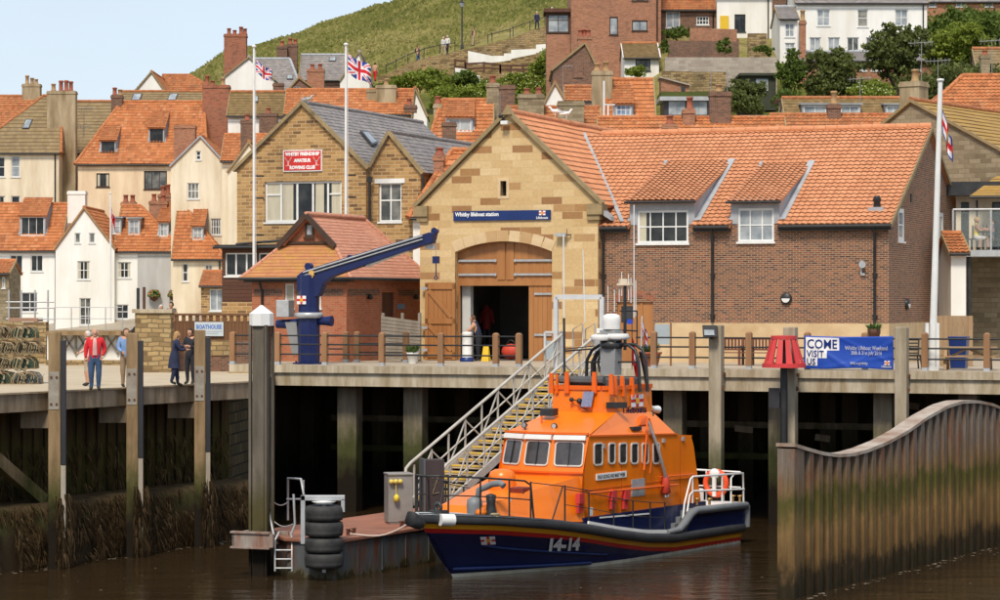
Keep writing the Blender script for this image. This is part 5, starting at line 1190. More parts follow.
m = MB(); m.box(-.25, We+.2, -.3, 3.1, zt, zt+.14); m.tube([(-.3, -.33, zt+.02), (We+.2, -.33, zt+.02)], .06, 6); m.tube([(on(237, 250).x, -.2, zt+.16), (on(300, 247).x, .8, zt+.42)], .06, 6); m.build('flat_roof', MATS['black'], t)
m = MB(); m.box(0, We, -.06, 0, 0, zb); m.build('stone_base', MATS['stone_club'], t)
# ==== SMALL BRICK BUILDING with hipped roof and gablet
Yh = 96.5; cpx = P(346.5,300,Yh); ux = V((cos(A0),sin(A0),0))
Hb = Frame((cpx.x,cpx.y,DZ),A0); Wf = -Hb.on(252,300).x; Hb = Frame(V((cpx.x,cpx.y,DZ))-ux*Wf,A0)
t = thing('brick_pavilion', 'small orange brick building with lichen-covered hipped roof and gablet behind the crane', 'pavilion', Hb.o, A0)
on = Hb.on
lo,hi = 3.,14.
for _ in range(40):
    D = (lo+hi)/2; p = Hb.T @ V((Wf,D,0))
    if 500+F*p.x/p.y < 421: lo = D
    else: hi = D
ze = on(300,277.5,0).z; gz = on(312.7,216,1.6).z; gzb = on(312.7,244.5,1.6).z; k = (gz-ze)/(Wf/2+.3)
m = MB(); ho = []
p,q = on(284.5,308),on(294,283.5); h3 = (p.x,p.z,q.x,q.z); p,q = on(312,308),on(321,283.5); h4 = (p.x,p.z,q.x,q.z)
wall_holes(m,(0,0,0),X,N,0,Wf,0,ze,[h3,h4]); p,q = Hb.onx(382,363,Wf),Hb.onx(394.5,292.5,Wf); h5 = (p.y,max(.02,p.z),q.y,q.z)
wall_holes(m,(Wf,0,0),(0,1,0),X,0,D,0,ze,[h5]); wall_holes(m,(0,0,0),(0,1,0),-X,0,D,0,ze,[]); wall_holes(m,(0,D,0),X,(0,1,0),0,Wf,0,ze,[])
wo = m.build('wall', MATS['brick_orange'], t)
for h in (h3, h4): window(t, (0, 0, 0), X, N, h, 1, 1, glass='curtain')
m = MB(); m.box(Wf-.1, Wf-.06, h5[0], h5[2], h5[1], h5[3]); m.build('door', MATS['brownwood'], t)
m = MB(); zb = on(300,289).z
for a_,b_ in ((.1,h3[0]-.1),(h3[2]+.1,h4[0]-.08),(h4[2]+.1,Wf-.15)): m.box(a_,b_,-.02,0,zb-.25,zb)
for a_,b_ in ((.15,h5[0]-.3),(h5[2]+.4,D-.2)): m.box(Wf,Wf+.02,a_,b_,zb-.25,zb)
m.build('dark_band', MATS['brick_dark'], t)
e = .35; ev = ze-.05; yg = (gzb-ev)/k-e; hw = (gz-gzb)/k
A,B,C_,D_ = V((-e,-e,ev)),V((Wf+e,-e,ev)),V((Wf/2+hw,yg,gzb)),V((Wf/2-hw,yg,gzb))
r = MB(); roof_face(r, [A, B, C_, D_], .18, .17, kind='flat'); r.build('hip_roof', MATS['tile_lichen'], t)
r = MB(); yr2 = D-1.2
T0 = V((Wf/2,yg-.25,gz)); T1 = V((Wf/2,yr2,gz)); E_ = V((Wf+e,D+e,ev)); F_ = V((-e,D+e,ev))
roof_face(r, [B, E_, T1, T0-V((0, -.0, 0)), V((Wf/2+hw+.0, yg-.25, gzb)), C_], .18, .17, kind='flat'); roof_face(r, [F_, A, D_, V((Wf/2-hw, yg-.25, gzb)), T0, T1], .18, .17, kind='flat'); roof_face(r, [E_, F_, T1], .18, .17, kind='flat')
ro = r.build('main_roof', MATS['tile_pink'], t)
m = MB(); ridge_tiles(m, T0+V((0, 0, .04)), T1+V((0, 0, .04)), .11); ridge_tiles(m, B, C_, .08); ridge_tiles(m, A, D_, .08); ridge_tiles(m, E_, T1, .1); m.build('ridge_tiles', MATS['tile_pink'], ro)
m = MB(); m.add([(Wf/2-hw, yg, gzb), (Wf/2+hw, yg, gzb), (Wf/2, yg, gz)], [(0, 1, 2)]); gl = m.build('gablet', MATS['brick_orange'], t)
m = MB(); m.bar((Wf/2-hw-.15, yg-.27, gzb-.1), T0+V((0, -.02, 0)), .1, .2); m.bar(T0+V((0, -.021, 0)), (Wf/2+hw+.15, yg-.27, gzb-.1), .1, .2); m.box(Wf/2-hw, Wf/2+hw, yg-.12, yg, gzb, gzb+.09); m.build('bargeboard', MATS['b_frame'], gl)
window(gl, (0, yg-.03, 0), X, N, (Wf/2-.16, gzb+.28, Wf/2+.2, gzb+.78), 1, 1, frame='b_frame', glass='g_pale', rev=.02)
m = MB(); m.tube([(-e, -e-.06, ev), (Wf+e+.06, -e-.06, ev), (Wf+e+.06, D+e, ev)], .07, 6); m.box(-.2, Wf+.3, -.3, 0, ev-.12, ev-.05); m.build('gutter', MATS['black'], t)
px_ = on(263, 300).x; m = MB(); m.tube([(px_, -.3, ev-.1), (px_, -.08, ev-.5), (px_, -.08, .1)], .05, 6); m.build('downpipe', MATS['black'], t)
m = MB(); q1 = Hb.onx(367, 297, Wf); m.lathe([(.06, 0), (.12, .06), (.05, .2)], (Wf+.14, q1.y, q1.z-.1), 8); m.bar((Wf, q1.y, q1.z+.1), (Wf+.14, q1.y, q1.z+.08), .03); q1 = Hb.onx(413, 297, Wf); m.lathe([(.06, 0), (.12, .06), (.05, .2)], (Wf+.14, q1.y, q1.z-.1), 8); m.build('lantern', MATS['black'], t)
m = MB(); q1 = Hb.onx(401, 306.5, Wf); m.box(Wf, Wf+.02, q1.y-.35, q1.y+.35, q1.z-.1, q1.z+.1); m.build('blue_plate', M('plateblue', (.1, .25, .5), (.12, .28, .55), 2, .4), t)
a = Q.on(381, 365, 5.6); b = Q.on(420, 365, 5.6); t = thing('slat_fence', 'weathered grey board fence between the brick pavilion and the boathouse', 'fence', QP(a.x, 5.6, DZ), A0)
Lf = b.x-a.x; m = MB(); n = 12
hl = Q.on(382,315.5,5.6).z-DZ; hr = Q.on(420,321,5.6).z-DZ
for i in range(n): z = lerp(.1,hl,i/n); m.hexa([(0,0,z),(Lf,0,z*hr/hl),(Lf,.04,z*hr/hl),(0,.04,z)],[(0,0,z+hl/n*.82),(Lf,0,(z+hl/n*.82)*hr/hl),(Lf,.04,(z+hl/n*.82)*hr/hl),(0,.04,z+hl/n*.82)])
m.build('boards', M('greywood', (.3, .25, .2), (.2, .17, .13), 2.5, .85, bump=.2, streak=True), t)
m = MB()
for x in (0,Lf/2,Lf-.1): m.box(x,x+.1,.042,.14,0,hl+.1)
m.build('post', MATS['greywood'], t)
house('cottage', 'sliver of white cottage with orange roof and brick chimney behind the boathouse shoulder', 112, 413, 470, 213, 152, pitch=50, wall='w_stucco', rx=(452, 470), chims=[(433.5, 443.5, 155, .3, 'brick_town', [(.6, .5)], .7)], **O_)
# ==== RIGHT: TERRACE RESTAURANT
o = P(953, 300, 101); Tf = Frame((o.x, o.y, DZ), -radians(12)); t = thing('terrace_building', 'white building with slate fascia, golden tiled canopy and raised glass-railed terrace', 'restaurant', Tf.o, Tf.a); on = Tf.on
zt_ = on(975,250).z; zb_ = on(975,256.5).z; Lx = on(1060,250).x
m = MB(); m.box(0, Lx, 0, 3.2, zb_, zt_); m.build('terrace_slab', MATS['galv'], t)
m = MB(); m.box(.2, Lx, 3.0, 3.4, 0, zb_); m.build('stone_base', MATS['stone_grey'], t)
zw = on(975,193.5,3.2).z
m = MB(); h = [(on(961,250,3.2).x,zt_,on(969,250,3.2).x,on(965,202,3.2).z),(on(992,250,3.2).x,zt_,on(1010,250,3.2).x,on(965,202,3.2).z)]
wall_holes(m, (0, 3.2, 0), X, N, .0, Lx, zt_, zw, h); m.build('wall', MATS['c_stucco'], t)
for q in h: window(t, (0, 3.2, 0), X, N, q, 2, 1, frame='k_frame', sill=False)
m = MB(); m.box(-.3, Lx, 2.6, 7, zw-.1, zw+.45); m.build('slate_fascia', MATS['k_frame'], t)
r = MB(); x_ = on(970, 195, 2).x; c0 = on(985, 196, 1.6).z; roof_face(r, [V((x_, 1.6, c0)), V((Lx, 1.6, c0)), V((Lx, 3.5, c0+.85)), V((x_+1.0, 3.5, c0+.85))], .3, .3, kind='flat'); r.build('canopy_roof', MATS['tile_golden'], t)
m = MB(); m.tube([(x_, 1.5, c0-.05), (Lx, 1.5, c0-.05)], .05); m.tube([(on(976, 200, 1.7).x, 3.1, c0-.1), (on(976, 200, 1.7).x, 3.1, zt_)], .04); m.build('gutter', MATS['k_frame'], t)
m = MB(); zr_ = on(975,209.5).z; m.tube([(0,.05,zr_),(Lx,.05,zr_)],.05,6); x_ = 0
while x_ < Lx: m.bar((x_,.05,zt_),(x_,.05,zr_),.07); x_ += 1.45
m.build('railing', MATS['galv'], t)
t_g = NT('clearglass'); tr_ = t_g.new('ShaderNodeBsdfTransparent'); t_g.b.inputs['Roughness'].default_value = .03; t_g.color((.5, .6, .6)); mx_ = t_g.new('ShaderNodeMixShader', Fac=.1); t_g.link(tr_.outputs[0], mx_.inputs[1]); t_g.link(t_g.b.outputs[0], mx_.inputs[2]); t_g.link(mx_.outputs[0], t_g.n['Material Output'].inputs['Surface']); MATS['clearglass'] = t_g.m
m = MB(); m.box(.05, Lx, .045, .055, zt_+.12, zr_-.08); m.build('glass_panel', MATS['clearglass'], t)
m = MB()
for x in (.6,3.2,5.8): m.tube([(x,.4,0),(x,.4,zb_)],.08,8)
m.build('support_post', MATS['k_frame'], t)
house('cottage', 'narrow white bay with two little orange roofs wedged beside the station gable', 99.0, 951, 966, 252, 236, pitch=42, depth=3, wall='w_stucco', tw=.23, th=.3, zg=DZ, **O_)
m = MB(); rr = random.Random(2)
def cafe_chair(px,face,lab):
    p = on(px, 250, 1.0); t = thing('cafe_chair', lab, 'chair', Tf.T @ V((p.x, 1.0, zt_)), Tf.a+face, 'dark terrace chairs')
    m = MB(); m.box(-.25, .25, -.25, .25, .42, .46); m.build('seat', MATS['k_frame'], t); m = MB(); m.box(-.26, .26, .22, .26, .46, .98); m.build('backrest', MATS['k_frame'], t)
    for a in (-1,1):
        for b in (-1, 1): m = MB(); m.bar((a*.22, b*.22, 0), (a*.22, b*.22, .42), .035); m.build('leg', MATS['k_frame'], t)
    return t
cafe_chair(966.5, -pi/2, 'empty dark chair on the terrace left of the woman in yellow'); cafe_chair(977, -pi/2, 'dark chair under the woman in yellow'); cafe_chair(993, pi/2, 'dark chair under the man in blue')
p = on(983.5, 250, 1.0); t2 = thing('cafe_table', 'small dark table between the two diners', 'table', Tf.T @ V((p.x, 1.0, zt_)), Tf.a); m = MB(); m.lathe([(.38, .7), (.38, .74)], n=16); m.build('tabletop', MATS['k_frame'], t2); m = MB(); m.tube([(0, 0, .03), (0, 0, .7)], .03); m.lathe([(.25, 0), (.25, .03)], n=12); m.build('pedestal', MATS['k_frame'], t2)
# ==== LEFT: walls, fence, terraces
def simple_wall(name, label, px0, px1, Y, ytop, zbase, mat, thick=.6, a=0., cat='wall', holes=()):
    o = P(px0,ytop,Y); fr = Frame((o.x,o.y,zbase),a); w_ = fr.on(px1,ytop).x; h_ = fr.on((px0+px1)/2,ytop).z
    t = tag(None,None) if 0 else None
    m = MB(); m.box(0,w_,0,thick,-.3,h_); ob = m.build(name,MATS[mat],None); ob.location = fr.o; ob.rotation_euler = (0,0,a); tag(ob,label,cat); return ob,fr,w_,h_
ob, fr, w_, h_ = simple_wall('stone_wall', 'rough golden stone wall with pale capping behind the two standing women', 135, 171, 93.5, 313, LZ, 'stone_rough', .5, -.08)
cap = MB(); cap.box(-.1, w_+.05, -.08, .6, h_, h_+.14); cap.build('capping', MATS['conc_edge'], ob)
for i,(px,c) in enumerate(((138,0),)): pass
o = P(168, 320, 95.2); fr = Frame((o.x, o.y, LZ), A0*.5); t = thing('boarded_fence', 'brown upright board fence on a dark brick base behind the women', 'fence', fr.o, fr.a); w_ = fr.on(250, 340).x
z1,z2 = fr.on(205,340.5).z,fr.on(205,314).z
m = MB(); n = int(w_/.14)
for i in range(n): m.box(i*w_/n+.004,(i+1)*w_/n-.004,0,.04,z1,z2-.3)
m.box(0,w_,-.03,.05,z2-.06,z2+.02); m.box(0,w_,-.01,.04,z2-.3,z2-.25)
for i in range(0,12): m.box(i*w_/12,i*w_/12+.14,0,.04,z2-.25,z2-.06)
m.build('boards', M('fencebrown', (.17, .08, .035), (.12, .055, .025), 2, .75, bump=.2, streak=True), t)
m = MB(); m.box(0, w_, -.12, .25, -.2, z1); m.build('brick_base', MATS['brick_dark'], t)
m = MB(); m.box(-.02, fr.on(180, 345).x, -.16, .0, z1-.5, z1+.03); a_ = fr.on(212, 345).x; m.box(a_, a_+.7, -.16, 0, z1-.55, z1+.01); m.build('stone_block', MATS['stone_rough'], t)
p, q = fr.on(195.2, 336), fr.on(224, 322); sg = thing('fence_sign', 'pale blue and white board lettered BOATHOUSE on the brown fence', 'sign', fr.T @ V((p.x, -.04, p.z)), fr.a)
w_, h_ = q.x-p.x, q.z-p.z; MB().box(0, w_, -.04, 0, 0, h_).build('board', M('signpale', (.55, .6, .62), (.48, .54, .58), 2, .6), sg); m = MB(); text_mesh(m, 'BOATHOUSE', .21, (w_/2, -.043, h_*.52), X, UP, N, .004, .008, 'CENTER', sx=.78); m.build('lettering', M('signletter', (.08, .18, .5), (.1, .2, .5), 2, .5), sg)
m = MB()
for z,l_ in ((.3,.5),(.16,.35)): m.box(w_*.5-l_,w_*.5+l_,-.044,-.04,h_*z,h_*z+.03)
m.build('ruled_line', M('signgrey', (.4, .45, .5), (.35, .4, .45), 2), sg)
Yp = 104; o = P(47, 331, Yp); fr = Frame((o.x, o.y, LZ), 0.0); t = thing('raised_terrace', 'white walled terrace on timber brackets with thin railings below the white gable', 'terrace', fr.o, 0); on = fr.on
wA,wB = on(47,333).x,on(123,333).x; zt = on(80,331).z
m = MB(); m.box(wA, wB, -.55, 4, zt-.16, zt); m.build('deck', MATS['pile_wood'], t)
m = MB(); m.box(wA, wB+.0, 0, .3, on(80, 360).z, zt-.16); m.build('white_wall', MATS['w_stucco'], t)
m = MB(); m.box(wA, wB, -.25, .2, -.3, on(80, 360).z); m.build('rubble_base', MATS['stone_rough'], t)
m = MB()
for x in (62,76,90,104,118):
    a = on(x,333).x; m.bar((a,-.05,zt-.2),(a,-.05,zt-.95),.07); m.bar((a,-.06,zt-.9),(a-.45,-.06,zt-.2),.06); m.bar((a,-.06,zt-.9),(a+.5,-.06,zt-.2),.06)
m.build('bracket', MATS['greywood'], t)
m = MB()
for x in range(56,125,17): a = on(x,333).x; m.tube([(a,-.4,zt),(a,-.4,zt+.95)],.02,5)
for h in (.95,.5): m.tube([(on(56,1).x,-.4,zt+h),(wB,-.4,zt+h)],.016,5)
m.build('railing', MATS['galv'], t)
ob, fr, w_, h_ = simple_wall('stone_wall', 'low dark stone retaining wall behind the lobster pots at the left', -60, 46, 106, 322, LZ, 'stone_rough', .6)
t = thing('scaffold', 'thin tube scaffold with a plank platform under the left cottage', 'scaffold', P(8, 322, 107)); o = t.location.copy()
m = MB(); Yc = 107; pq = lambda x,y,d=0: P(x,y,Yc+d)-o
for x in (9,21,35,48): m.tube([pq(x,331),pq(x,290)],.04,6); m.tube([pq(x,331,1.2),pq(x,290,1.2)],.04,6)
for y in (302,308,319): m.tube([pq(6,y),pq(54,y)],.035,6)
m.tube([pq(17, 320), pq(31, 341)], .035, 6); m.tube([pq(36, 320), pq(47, 335)], .035, 6); m.tube([pq(35, 320), pq(35, 345)], .04, 6); m.build('tubes', MATS['galv'], t)
m = MB(); a = pq(9, 318); b = pq(38, 321.5); m.box(a.x, b.x, -.1, 1.2, b.z, a.z); m.build('planks', M('plankw', (.42, .24, .16), (.35, .2, .13), 2, .8), t)
p = P(138, 300, 99); t = thing('downpipe_post', 'black bent drain pipe at the corner of the rough stone wall', 'drain pipe', (p.x, 99, LZ)); z_ = lambda y: CZ-(y-300)*99/F-LZ
m = MB(); m.tube([(-.25, 0, z_(332)), (-.05, 0, z_(326)), (0, 0, z_(320)), (0, 0, z_(288))], .06, 8); m.build('pipe', MATS['black'], t); m = MB(); m.bar((.22, .1, z_(318)), (.22, .1, z_(287)), .1); m.build('post', MATS['brownwood'], t)
# ==== LOBSTER POTS
def mat_net():
    return M('netcord', (.4, .33, .2), (.2, .15, .09), 6, .9)
mat_net(); M('netgreen', (.05, .16, .12), (.1, .2, .12), 6, .9); M('netrust', (.2, .1, .05), (.3, .2, .1), 6, .9); M('netblue', (.08, .18, .25), (.2, .25, .25), 6, .9)
def pot(mi,seed):
    rr = random.Random(seed); w2,d2,h = .38,.28,.38
    t = thing('lobster_pot', 'x', 'lobster pot', (0, 0, 0))
    arch = [(-w2,0),(-w2,.2),(-w2*.7,h*.9),(0,h),(w2*.7,h*.9),(w2,.2),(w2,0)]
    m = MB()
    for y in (-d2,0,d2): m.tube([(a,y,b) for a,b in arch],.018,5)
    m.box(-w2,w2,-d2,d2,0,.03)
    m.build('frame', MATS['netrust'], t)
    m = MB(); m.poly([(a*.9, -d2*.9, b*.9+.01) for a, b in arch][::-1], (0, d2*1.8, 0)); m.build('shade_liner', M('linershade', (.06, .05, .035), (.03, .035, .025), 5, .95), t)  # solid dark liner added to imitate the shaded inside of the pot
    m = MB()
    for i in range(-3,4):
        y = i*d2/3.5; m.tube([(a*.98+rr.uniform(-.01,.01),y,b*.98+.01) for a,b in arch],.008,3,smooth=False)
    for k in range(6):
        a,b = arch[k]; c,d = arch[k+1]
        for q in (0,.5): m.tube([(lerp(a,c,q),-d2,lerp(b,d,q)),(lerp(a,c,q),d2,lerp(b,d,q))],.009,3,smooth=False)
    for y in (-d2,d2):
        for k in range(-4,5): m.tube([(k*w2/4.5-.1,y,.02),(k*w2/4.5+.1,y,h*.8)],.006,3,smooth=False); m.tube([(k*w2/4.5+.1,y,.02),(k*w2/4.5-.1,y,h*.8)],.006,3,smooth=False)
    m.build('netting', MATS[mi], t)
    m = MB();
    for j in range(6):
        x = rr.uniform(-.3,.3); q_ = rr.uniform(.08,.17); m.tube([(x+q_*cos(a)+.03*sin(3*a),-d2-.03-.025*j,.15+rr.uniform(-.02,.02)+.17*sin(a)*1.2) for a in [i*.6 for i in range(11)]],.017,4)
    m.build('rope', MATS['netcord'], t); return t
protos = [pot('netcord', 1), pot('netgreen', 2), pot('netrust', 3), pot('netblue', 4)]
used = [0]*4; rr = random.Random(9); PY = 80.5; n_ = 0
rows = [(-.1,8),(.37,8),(.84,7),(1.31,6)]
ordn = ('lowest', 'second', 'third', 'top'); posn = ('first', 'second', 'third', 'fourth', 'fifth', 'sixth', 'seventh', 'eighth')
xr = P(41,380,PY).x
for ri,(z,n) in enumerate(rows):
    z += .1
    for i in range(n):
        k = rr.randrange(4); x = xr-.4-i*.8-(ri % 2)*.15; loc = (x,PY+rr.uniform(-.12,.12)+ri*.12,LZ+z); rz = rr.uniform(-.2,.2)
        col_ = ('cord-netted', 'green-netted', 'rusty', 'blue-netted')[k]; lab = f'{col_} lobster pot, {posn[i]} from the right in the {ordn[ri]} row of the stack'
        if not used[k]: o_ = protos[k]; used[k] = 1; o_.location = loc; o_.rotation_euler = (0, 0, rz); o_['label'] = lab
        else: o_ = dup(protos[k],loc,rz,lab)
        o_['group'] = 'lobster pots stacked on the left quay'
for k in range(4):
    if not used[k]:
        for c in kids(protos[k]): bpy.data.objects.remove(c)
        bpy.data.objects.remove(protos[k])
# ==== FLAGS
def flagcloth(parent,p0,w_,h_,kind,seed=0,limp=0.0):
    """cloth hanging from the pole at p0 (top corner); limp gathers it downwards"""
    nx,ny = 36,22; m = MB(); vs = []; ph = seed
    for j in range(ny+1):
        for i in range(nx+1):
            s,t_ = i/nx,j/ny
            x = w_*s*(1-.82*limp); z = -h_*t_*(1+.1*limp)-s*w_*(.22+.6*limp)+.05*sin(s*7+ph)
            y = (.09+.1*limp)*sin(s*9+t_*2+ph)*(s**.5)+.05*sin(s*16+ph*2)*s
            vs.append(V(p0)+V((x,y,z)))
    for j in range(ny):
        for i in range(nx):
            s,t_ = (i+.5)/nx,(j+.5)/ny
            if kind == 'union':
                u,v = (s-.5)*2,(t_-.5); c = 1; dd = min(abs(v-u*.5),abs(v+u*.5))
                if dd < .105: c = 2
                if dd < .04: c = 0
                if abs(u) < .2 or abs(v) < .17: c = 2
                if abs(u) < .12 or abs(v) < .1: c = 0
            elif kind == 'ensign':
                c = 0
                if s < .45 and t_ < .5:
                    u,v = (s/.45-.5)*2,(t_/.5-.5); dd = min(abs(v-u*.5),abs(v+u*.5)); c = 2 if dd < .1 else 1
                    if abs(u) < .15 or abs(v) < .12: c = 0
            elif kind == 'red':
                c = 2 if (.3 < s < .6 and .35 < t_ < .6) else 0
            else:
                c = 2
                if s < .07 or s > .93 or t_ < .09 or t_ > .91: c = 1
                if abs(s-.5) < .09 or abs(t_-.5) < .13: c = 0
                if abs(s-.5) < .12 and abs(t_-.5) < .16: c = 3
            m.cur = c; b = j*(nx+1)+i; m.add([vs[b],vs[b+1],vs[b+nx+2],vs[b+nx+1]],[(0,1,2,3)],smooth=True)
    return m.build('flag', [MATS['fl_red'], MATS['fl_blue'], MATS['fl_white'], MATS['fl_yel']], parent)
def pole(name, lab, px, ytop, ybase, Y, zb, r, pxb=None, flag=None, cat='flagpole', group=None, mat='white'):
    b = P(pxb if pxb else px,ybase,Y); top = P(px,ytop,Y); t = thing(name,lab,cat,(b.x,Y,zb),0,group); tt = top-V((b.x,Y,zb))
    m = MB(); m.tube([(0, 0, 0), tt], [r, r*.65], 10); m.lathe([(0, .14), (r*1.3, .09), (r*1.3, .03), (r*.7, 0)], tt, 8); m.build('pole', MATS[mat], t)
    m = MB(); m.tube([V((r+.02, -.02, 1.2)), tt+V((r, -.02, -.1))], .008, 3); m.build('halyard', MATS['fl_white'], t)
    return t,tt
t, tt = pole('flagpole', 'white flagpole left of the red club sign flying a small union flag', 254, 48, 266, 112, 5.0, .075, group='white flagpoles before the rowing club'); flagcloth(t, tt+V((.08, 0, -.55)), .95, .52, 'union', 1, .35)
m = MB(); zz = [CZ-(y-300)*112/F-5 for y in (176,198,235)]
for z in zz: m.box(-.05,.4,0,.35,z-.03,z+.03)
m.build('bracket', MATS['black'], t)
t, tt = pole('flagpole', 'taller white flagpole right of the club window flying a large union flag', 346, 46, 222, 111, 5.0, .08, group='white flagpoles before the rowing club'); flagcloth(t, tt+V((.08, 0, -.35)), 1.3, .8, 'union', 2.2, .3)
m = MB(); zz = [CZ-(y-300)*111/F-5 for y in (175,197)]
for z in zz: m.box(-.05,.4,0,.5,z-.03,z+.03)
m.build('bracket', MATS['black'], t)
bq = Q.on(932,371,.9); bw = Q.T @ bq; top = P(940.5,81,bw.y)
t = thing('flagpole', 'tall white leaning flagpole at the right corner of the station with a limp flag', 'flagpole', (bw.x, bw.y, DZ)); tt = top-V((bw.x, bw.y, DZ))
m = MB(); m.tube([(0, 0, 0), tt*.2, tt], [.13, .115, .075], 12); m.lathe([(0, .08), (.12, .06), (.12, 0), (.07, -.03)], tt, 10); m.build('pole', MATS['white'], t)
m = MB(); m.box(-.2, .2, -.14, .14, 0, .12); m.box(-.22, -.12, -.12, .12, .12, 1.55); m.box(.12, .22, -.12, .12, .12, 1.55); m.build('tabernacle', MATS['white'], t)
flagcloth(t, tt+V((.06, 0, -.9)), 1.3, .75, 'rnli', .5, .93)
t, tt = pole('flagpole', 'slim white pole with a folded red ensign before the white gable house', 110.5, 194, 318, 181, 6.0, .07); flagcloth(t, tt+V((.05, 0, -.9)), 1.2, .7, 'ensign', 1.4, .93)
# ==== CRANE
Yc0 = Q.on(309, 362, 1.6); t = thing('quay_crane', 'dark blue quay crane with a long slanting jib and a small flag emblem', 'crane', QP(Yc0.x, 1.6, DZ+.006), A0)
CF = Frame(QP(Yc0.x, 1.6, DZ+.006), A0); on = CF.on; M('craneblue', (.006, .013, .075), (.01, .02, .1), 1.5, .4)
zc_ = lambda y: on(309,y).z; hw = (on(320,300).x-on(299,300).x)/2*.88
m = MB(); m.lathe([(hw+.22,0),(hw+.22,.05)],n=8,smooth=False); m.lathe([(hw*1.08,.05),(hw*1.08,zc_(317)),(hw*1.02,zc_(308)),(hw*1.02,zc_(275))],n=8,smooth=False)
for a in range(8): m.lathe([(.035,.05),(.035,.1)],((hw+.13)*cos(a*pi/4),(hw+.13)*sin(a*pi/4),0),6)
m.build('column', MATS['craneblue'], t, bevel=.01)
m = MB(); m.lathe([(hw*1.3, zc_(318)), (hw*1.42, zc_(316.5)), (hw*1.42, zc_(313.5)), (hw*1.3, zc_(312.5))], n=16); m.build('slew_ring', MATS['galv'], t)
j0 = on(303,275); tip = on(437,233); d = tip-j0
def side(pts,y0,y1,mb): mb.poly([V((p.x,y0,p.z)) for p in pts],(0,y1-y0,0))
m = MB(); pp = [on(*c) for c in ((299,276),(306,270.5),(431,232.5),(436,233),(434,243),(426,245),(345,272.5),(333,277),(325,284),(320.5,296),(313,298),(299,290))]
side(pp, -.2, .2, m); m.build('jib', MATS['craneblue'], t, bevel=.015)
m = MB(); a, b = on(306, 272.5), on(425, 236); m.tube([a+V((0, -.24, 0)), b+V((0, -.24, 0))], .035, 6); m.tube([a+V((0, -.24, -.12)), b+V((0, -.24, -.12))], .03, 6); m.build('hose', MATS['galv'], t)
m = MB(); a, b = on(367, 266), on(409, 250); m.tube([a+V((0, -.05, 0)), b+V((0, -.05, 0))], .06, 8); m.build('ram', MATS['white'], t)
m = MB(); c = on(309, 266.5); m.lathe([(.13, -.12), (.13, .12)], (c.x, 0, c.z), 12, 'y'); c = on(350, 257); m.lathe([(.08, -.1), (.08, .1)], (c.x, 0, c.z), 8, 'y'); c = on(435, 231); m.lathe([(.12, -.1), (.12, .1)], (c.x, 0, c.z), 10, 'y'); m.build('sheave', MATS['craneblue'], t)
m = MB(); m.box(j0.x+.35, j0.x+.5, -.26, -.2, j0.z-.1, j0.z+.15); c = on(313, 272.5); m.box(c.x, c.x+.15, -.27, -.2, c.z-.12, c.z+.05); c = on(436.5, 230); m.lathe([(.06, 0), (.05, .1), (0, .12)], (c.x, 0, c.z), 8); m.build('lamp', M('amber', (.7, .4, .1), (.6, .35, .1), 2, .4), t)
m = MB(); c = on(436, 240); c2 = on(436, 262); m.tube([(c.x, 0, c.z), (c.x, 0, c2.z)], .012, 4); m.box(c.x-.4, c.x-.05, -.03, .03, c.z-.32, c.z-.15); m.build('wire', MATS['galv'], t)
m = MB(); m.box(c.x-.1, c.x+.1, -.1, .1, c2.z-.05, c2.z+.2); m.tube([(c.x, 0, c2.z), (c.x, 0, c2.z-.5)], .02, 4); m.torus((c.x, 0, c2.z-.56), .06, .02, 10, 5, 'y'); m.build('hook_block', MATS['craneblue'], t)
m = MB(); a, b = on(279, 317), on(291.5, 300); m.box(a.x, b.x, -.25, .25, a.z, b.z); m.build('control_box', MATS['galv'], t, bevel=.02)
m = MB(); a, b = on(276, 324), on(288, 324); m.tube([(a.x, .1, a.z), (b.x, .1, a.z), (0, .1, a.z+.1)], [.16, .18, .14], 10); a = on(327, 321); m.tube([(0, .1, a.z), (a.x-.1, .1, a.z), (a.x+.15, .1, a.z)], [.14, .16, .2], 10); m.build('winch_motor', MATS['craneblue'], t)
m = MB(); a = on(290, 322); b = on(296, 355); m.hexa([(b.x-.1, -.1, b.z), (b.x+.15, -.1, b.z), (b.x+.15, .1, b.z), (b.x-.1, .1, b.z)], [(a.x-.15, -.1, a.z), (a.x+.3, -.1, a.z), (a.x+.3, .1, a.z), (a.x-.15, .1, a.z)]); m.build('stay_plate', MATS['grey'], t)
c = on(306,300); emblem(t,(c.x,-hw*.98-.03,c.z),X,UP,N,.36,.3)
# ==== RAILING along the deck
M('railpost', (.32, .17, .08), (.22, .11, .05), 3, .7, bump=.2, streak=True)
rails = thing('deck_railing', 'black three-bar railing on brown timber posts along the left and centre of the deck', 'railing', QP(0, .35, DZ), A0)
RF = Frame(QP(0,.35,DZ),A0)
def add_posts(rails,lst,hh=1.12):
    for px in lst:
        x = RF.on(px,350).x; m = MB(); m.hexa([(x-.1,-.1,.12),(x+.1,-.1,.12),(x+.1,.1,.12),(x-.1,.1,.12)],[(x-.1,-.1,hh),(x+.1,-.1,hh),(x+.1,.1,hh),(x-.1,.1,hh)]); m.hexa([(x-.1,-.1,hh),(x+.1,-.1,hh),(x+.1,.1,hh),(x-.1,.1,hh)],[(x-.05,-.05,hh+.05),(x+.05,-.05,hh+.05),(x+.05,.05,hh+.05),(x-.05,.05,hh+.05)])
        p = m.build('post', MATS['railpost'], rails, bevel=.012); m = MB(); m.box(x-.09, x+.09, -.09, .09, 0, .13); m.box(x-.13, x+.13, -.13, .13, 0, .02); m.build('shoe', MATS['galv'], p)
def add_bars(rails,x0,x1,segs):
    m = MB()
    for z in (.38,.73,1.04): m.tube([(x0,0,z),(x1,0,z)],.032,6)
    m.build('rails', MATS['black'], rails)
PL = [233,278,325,382,441,496,519]
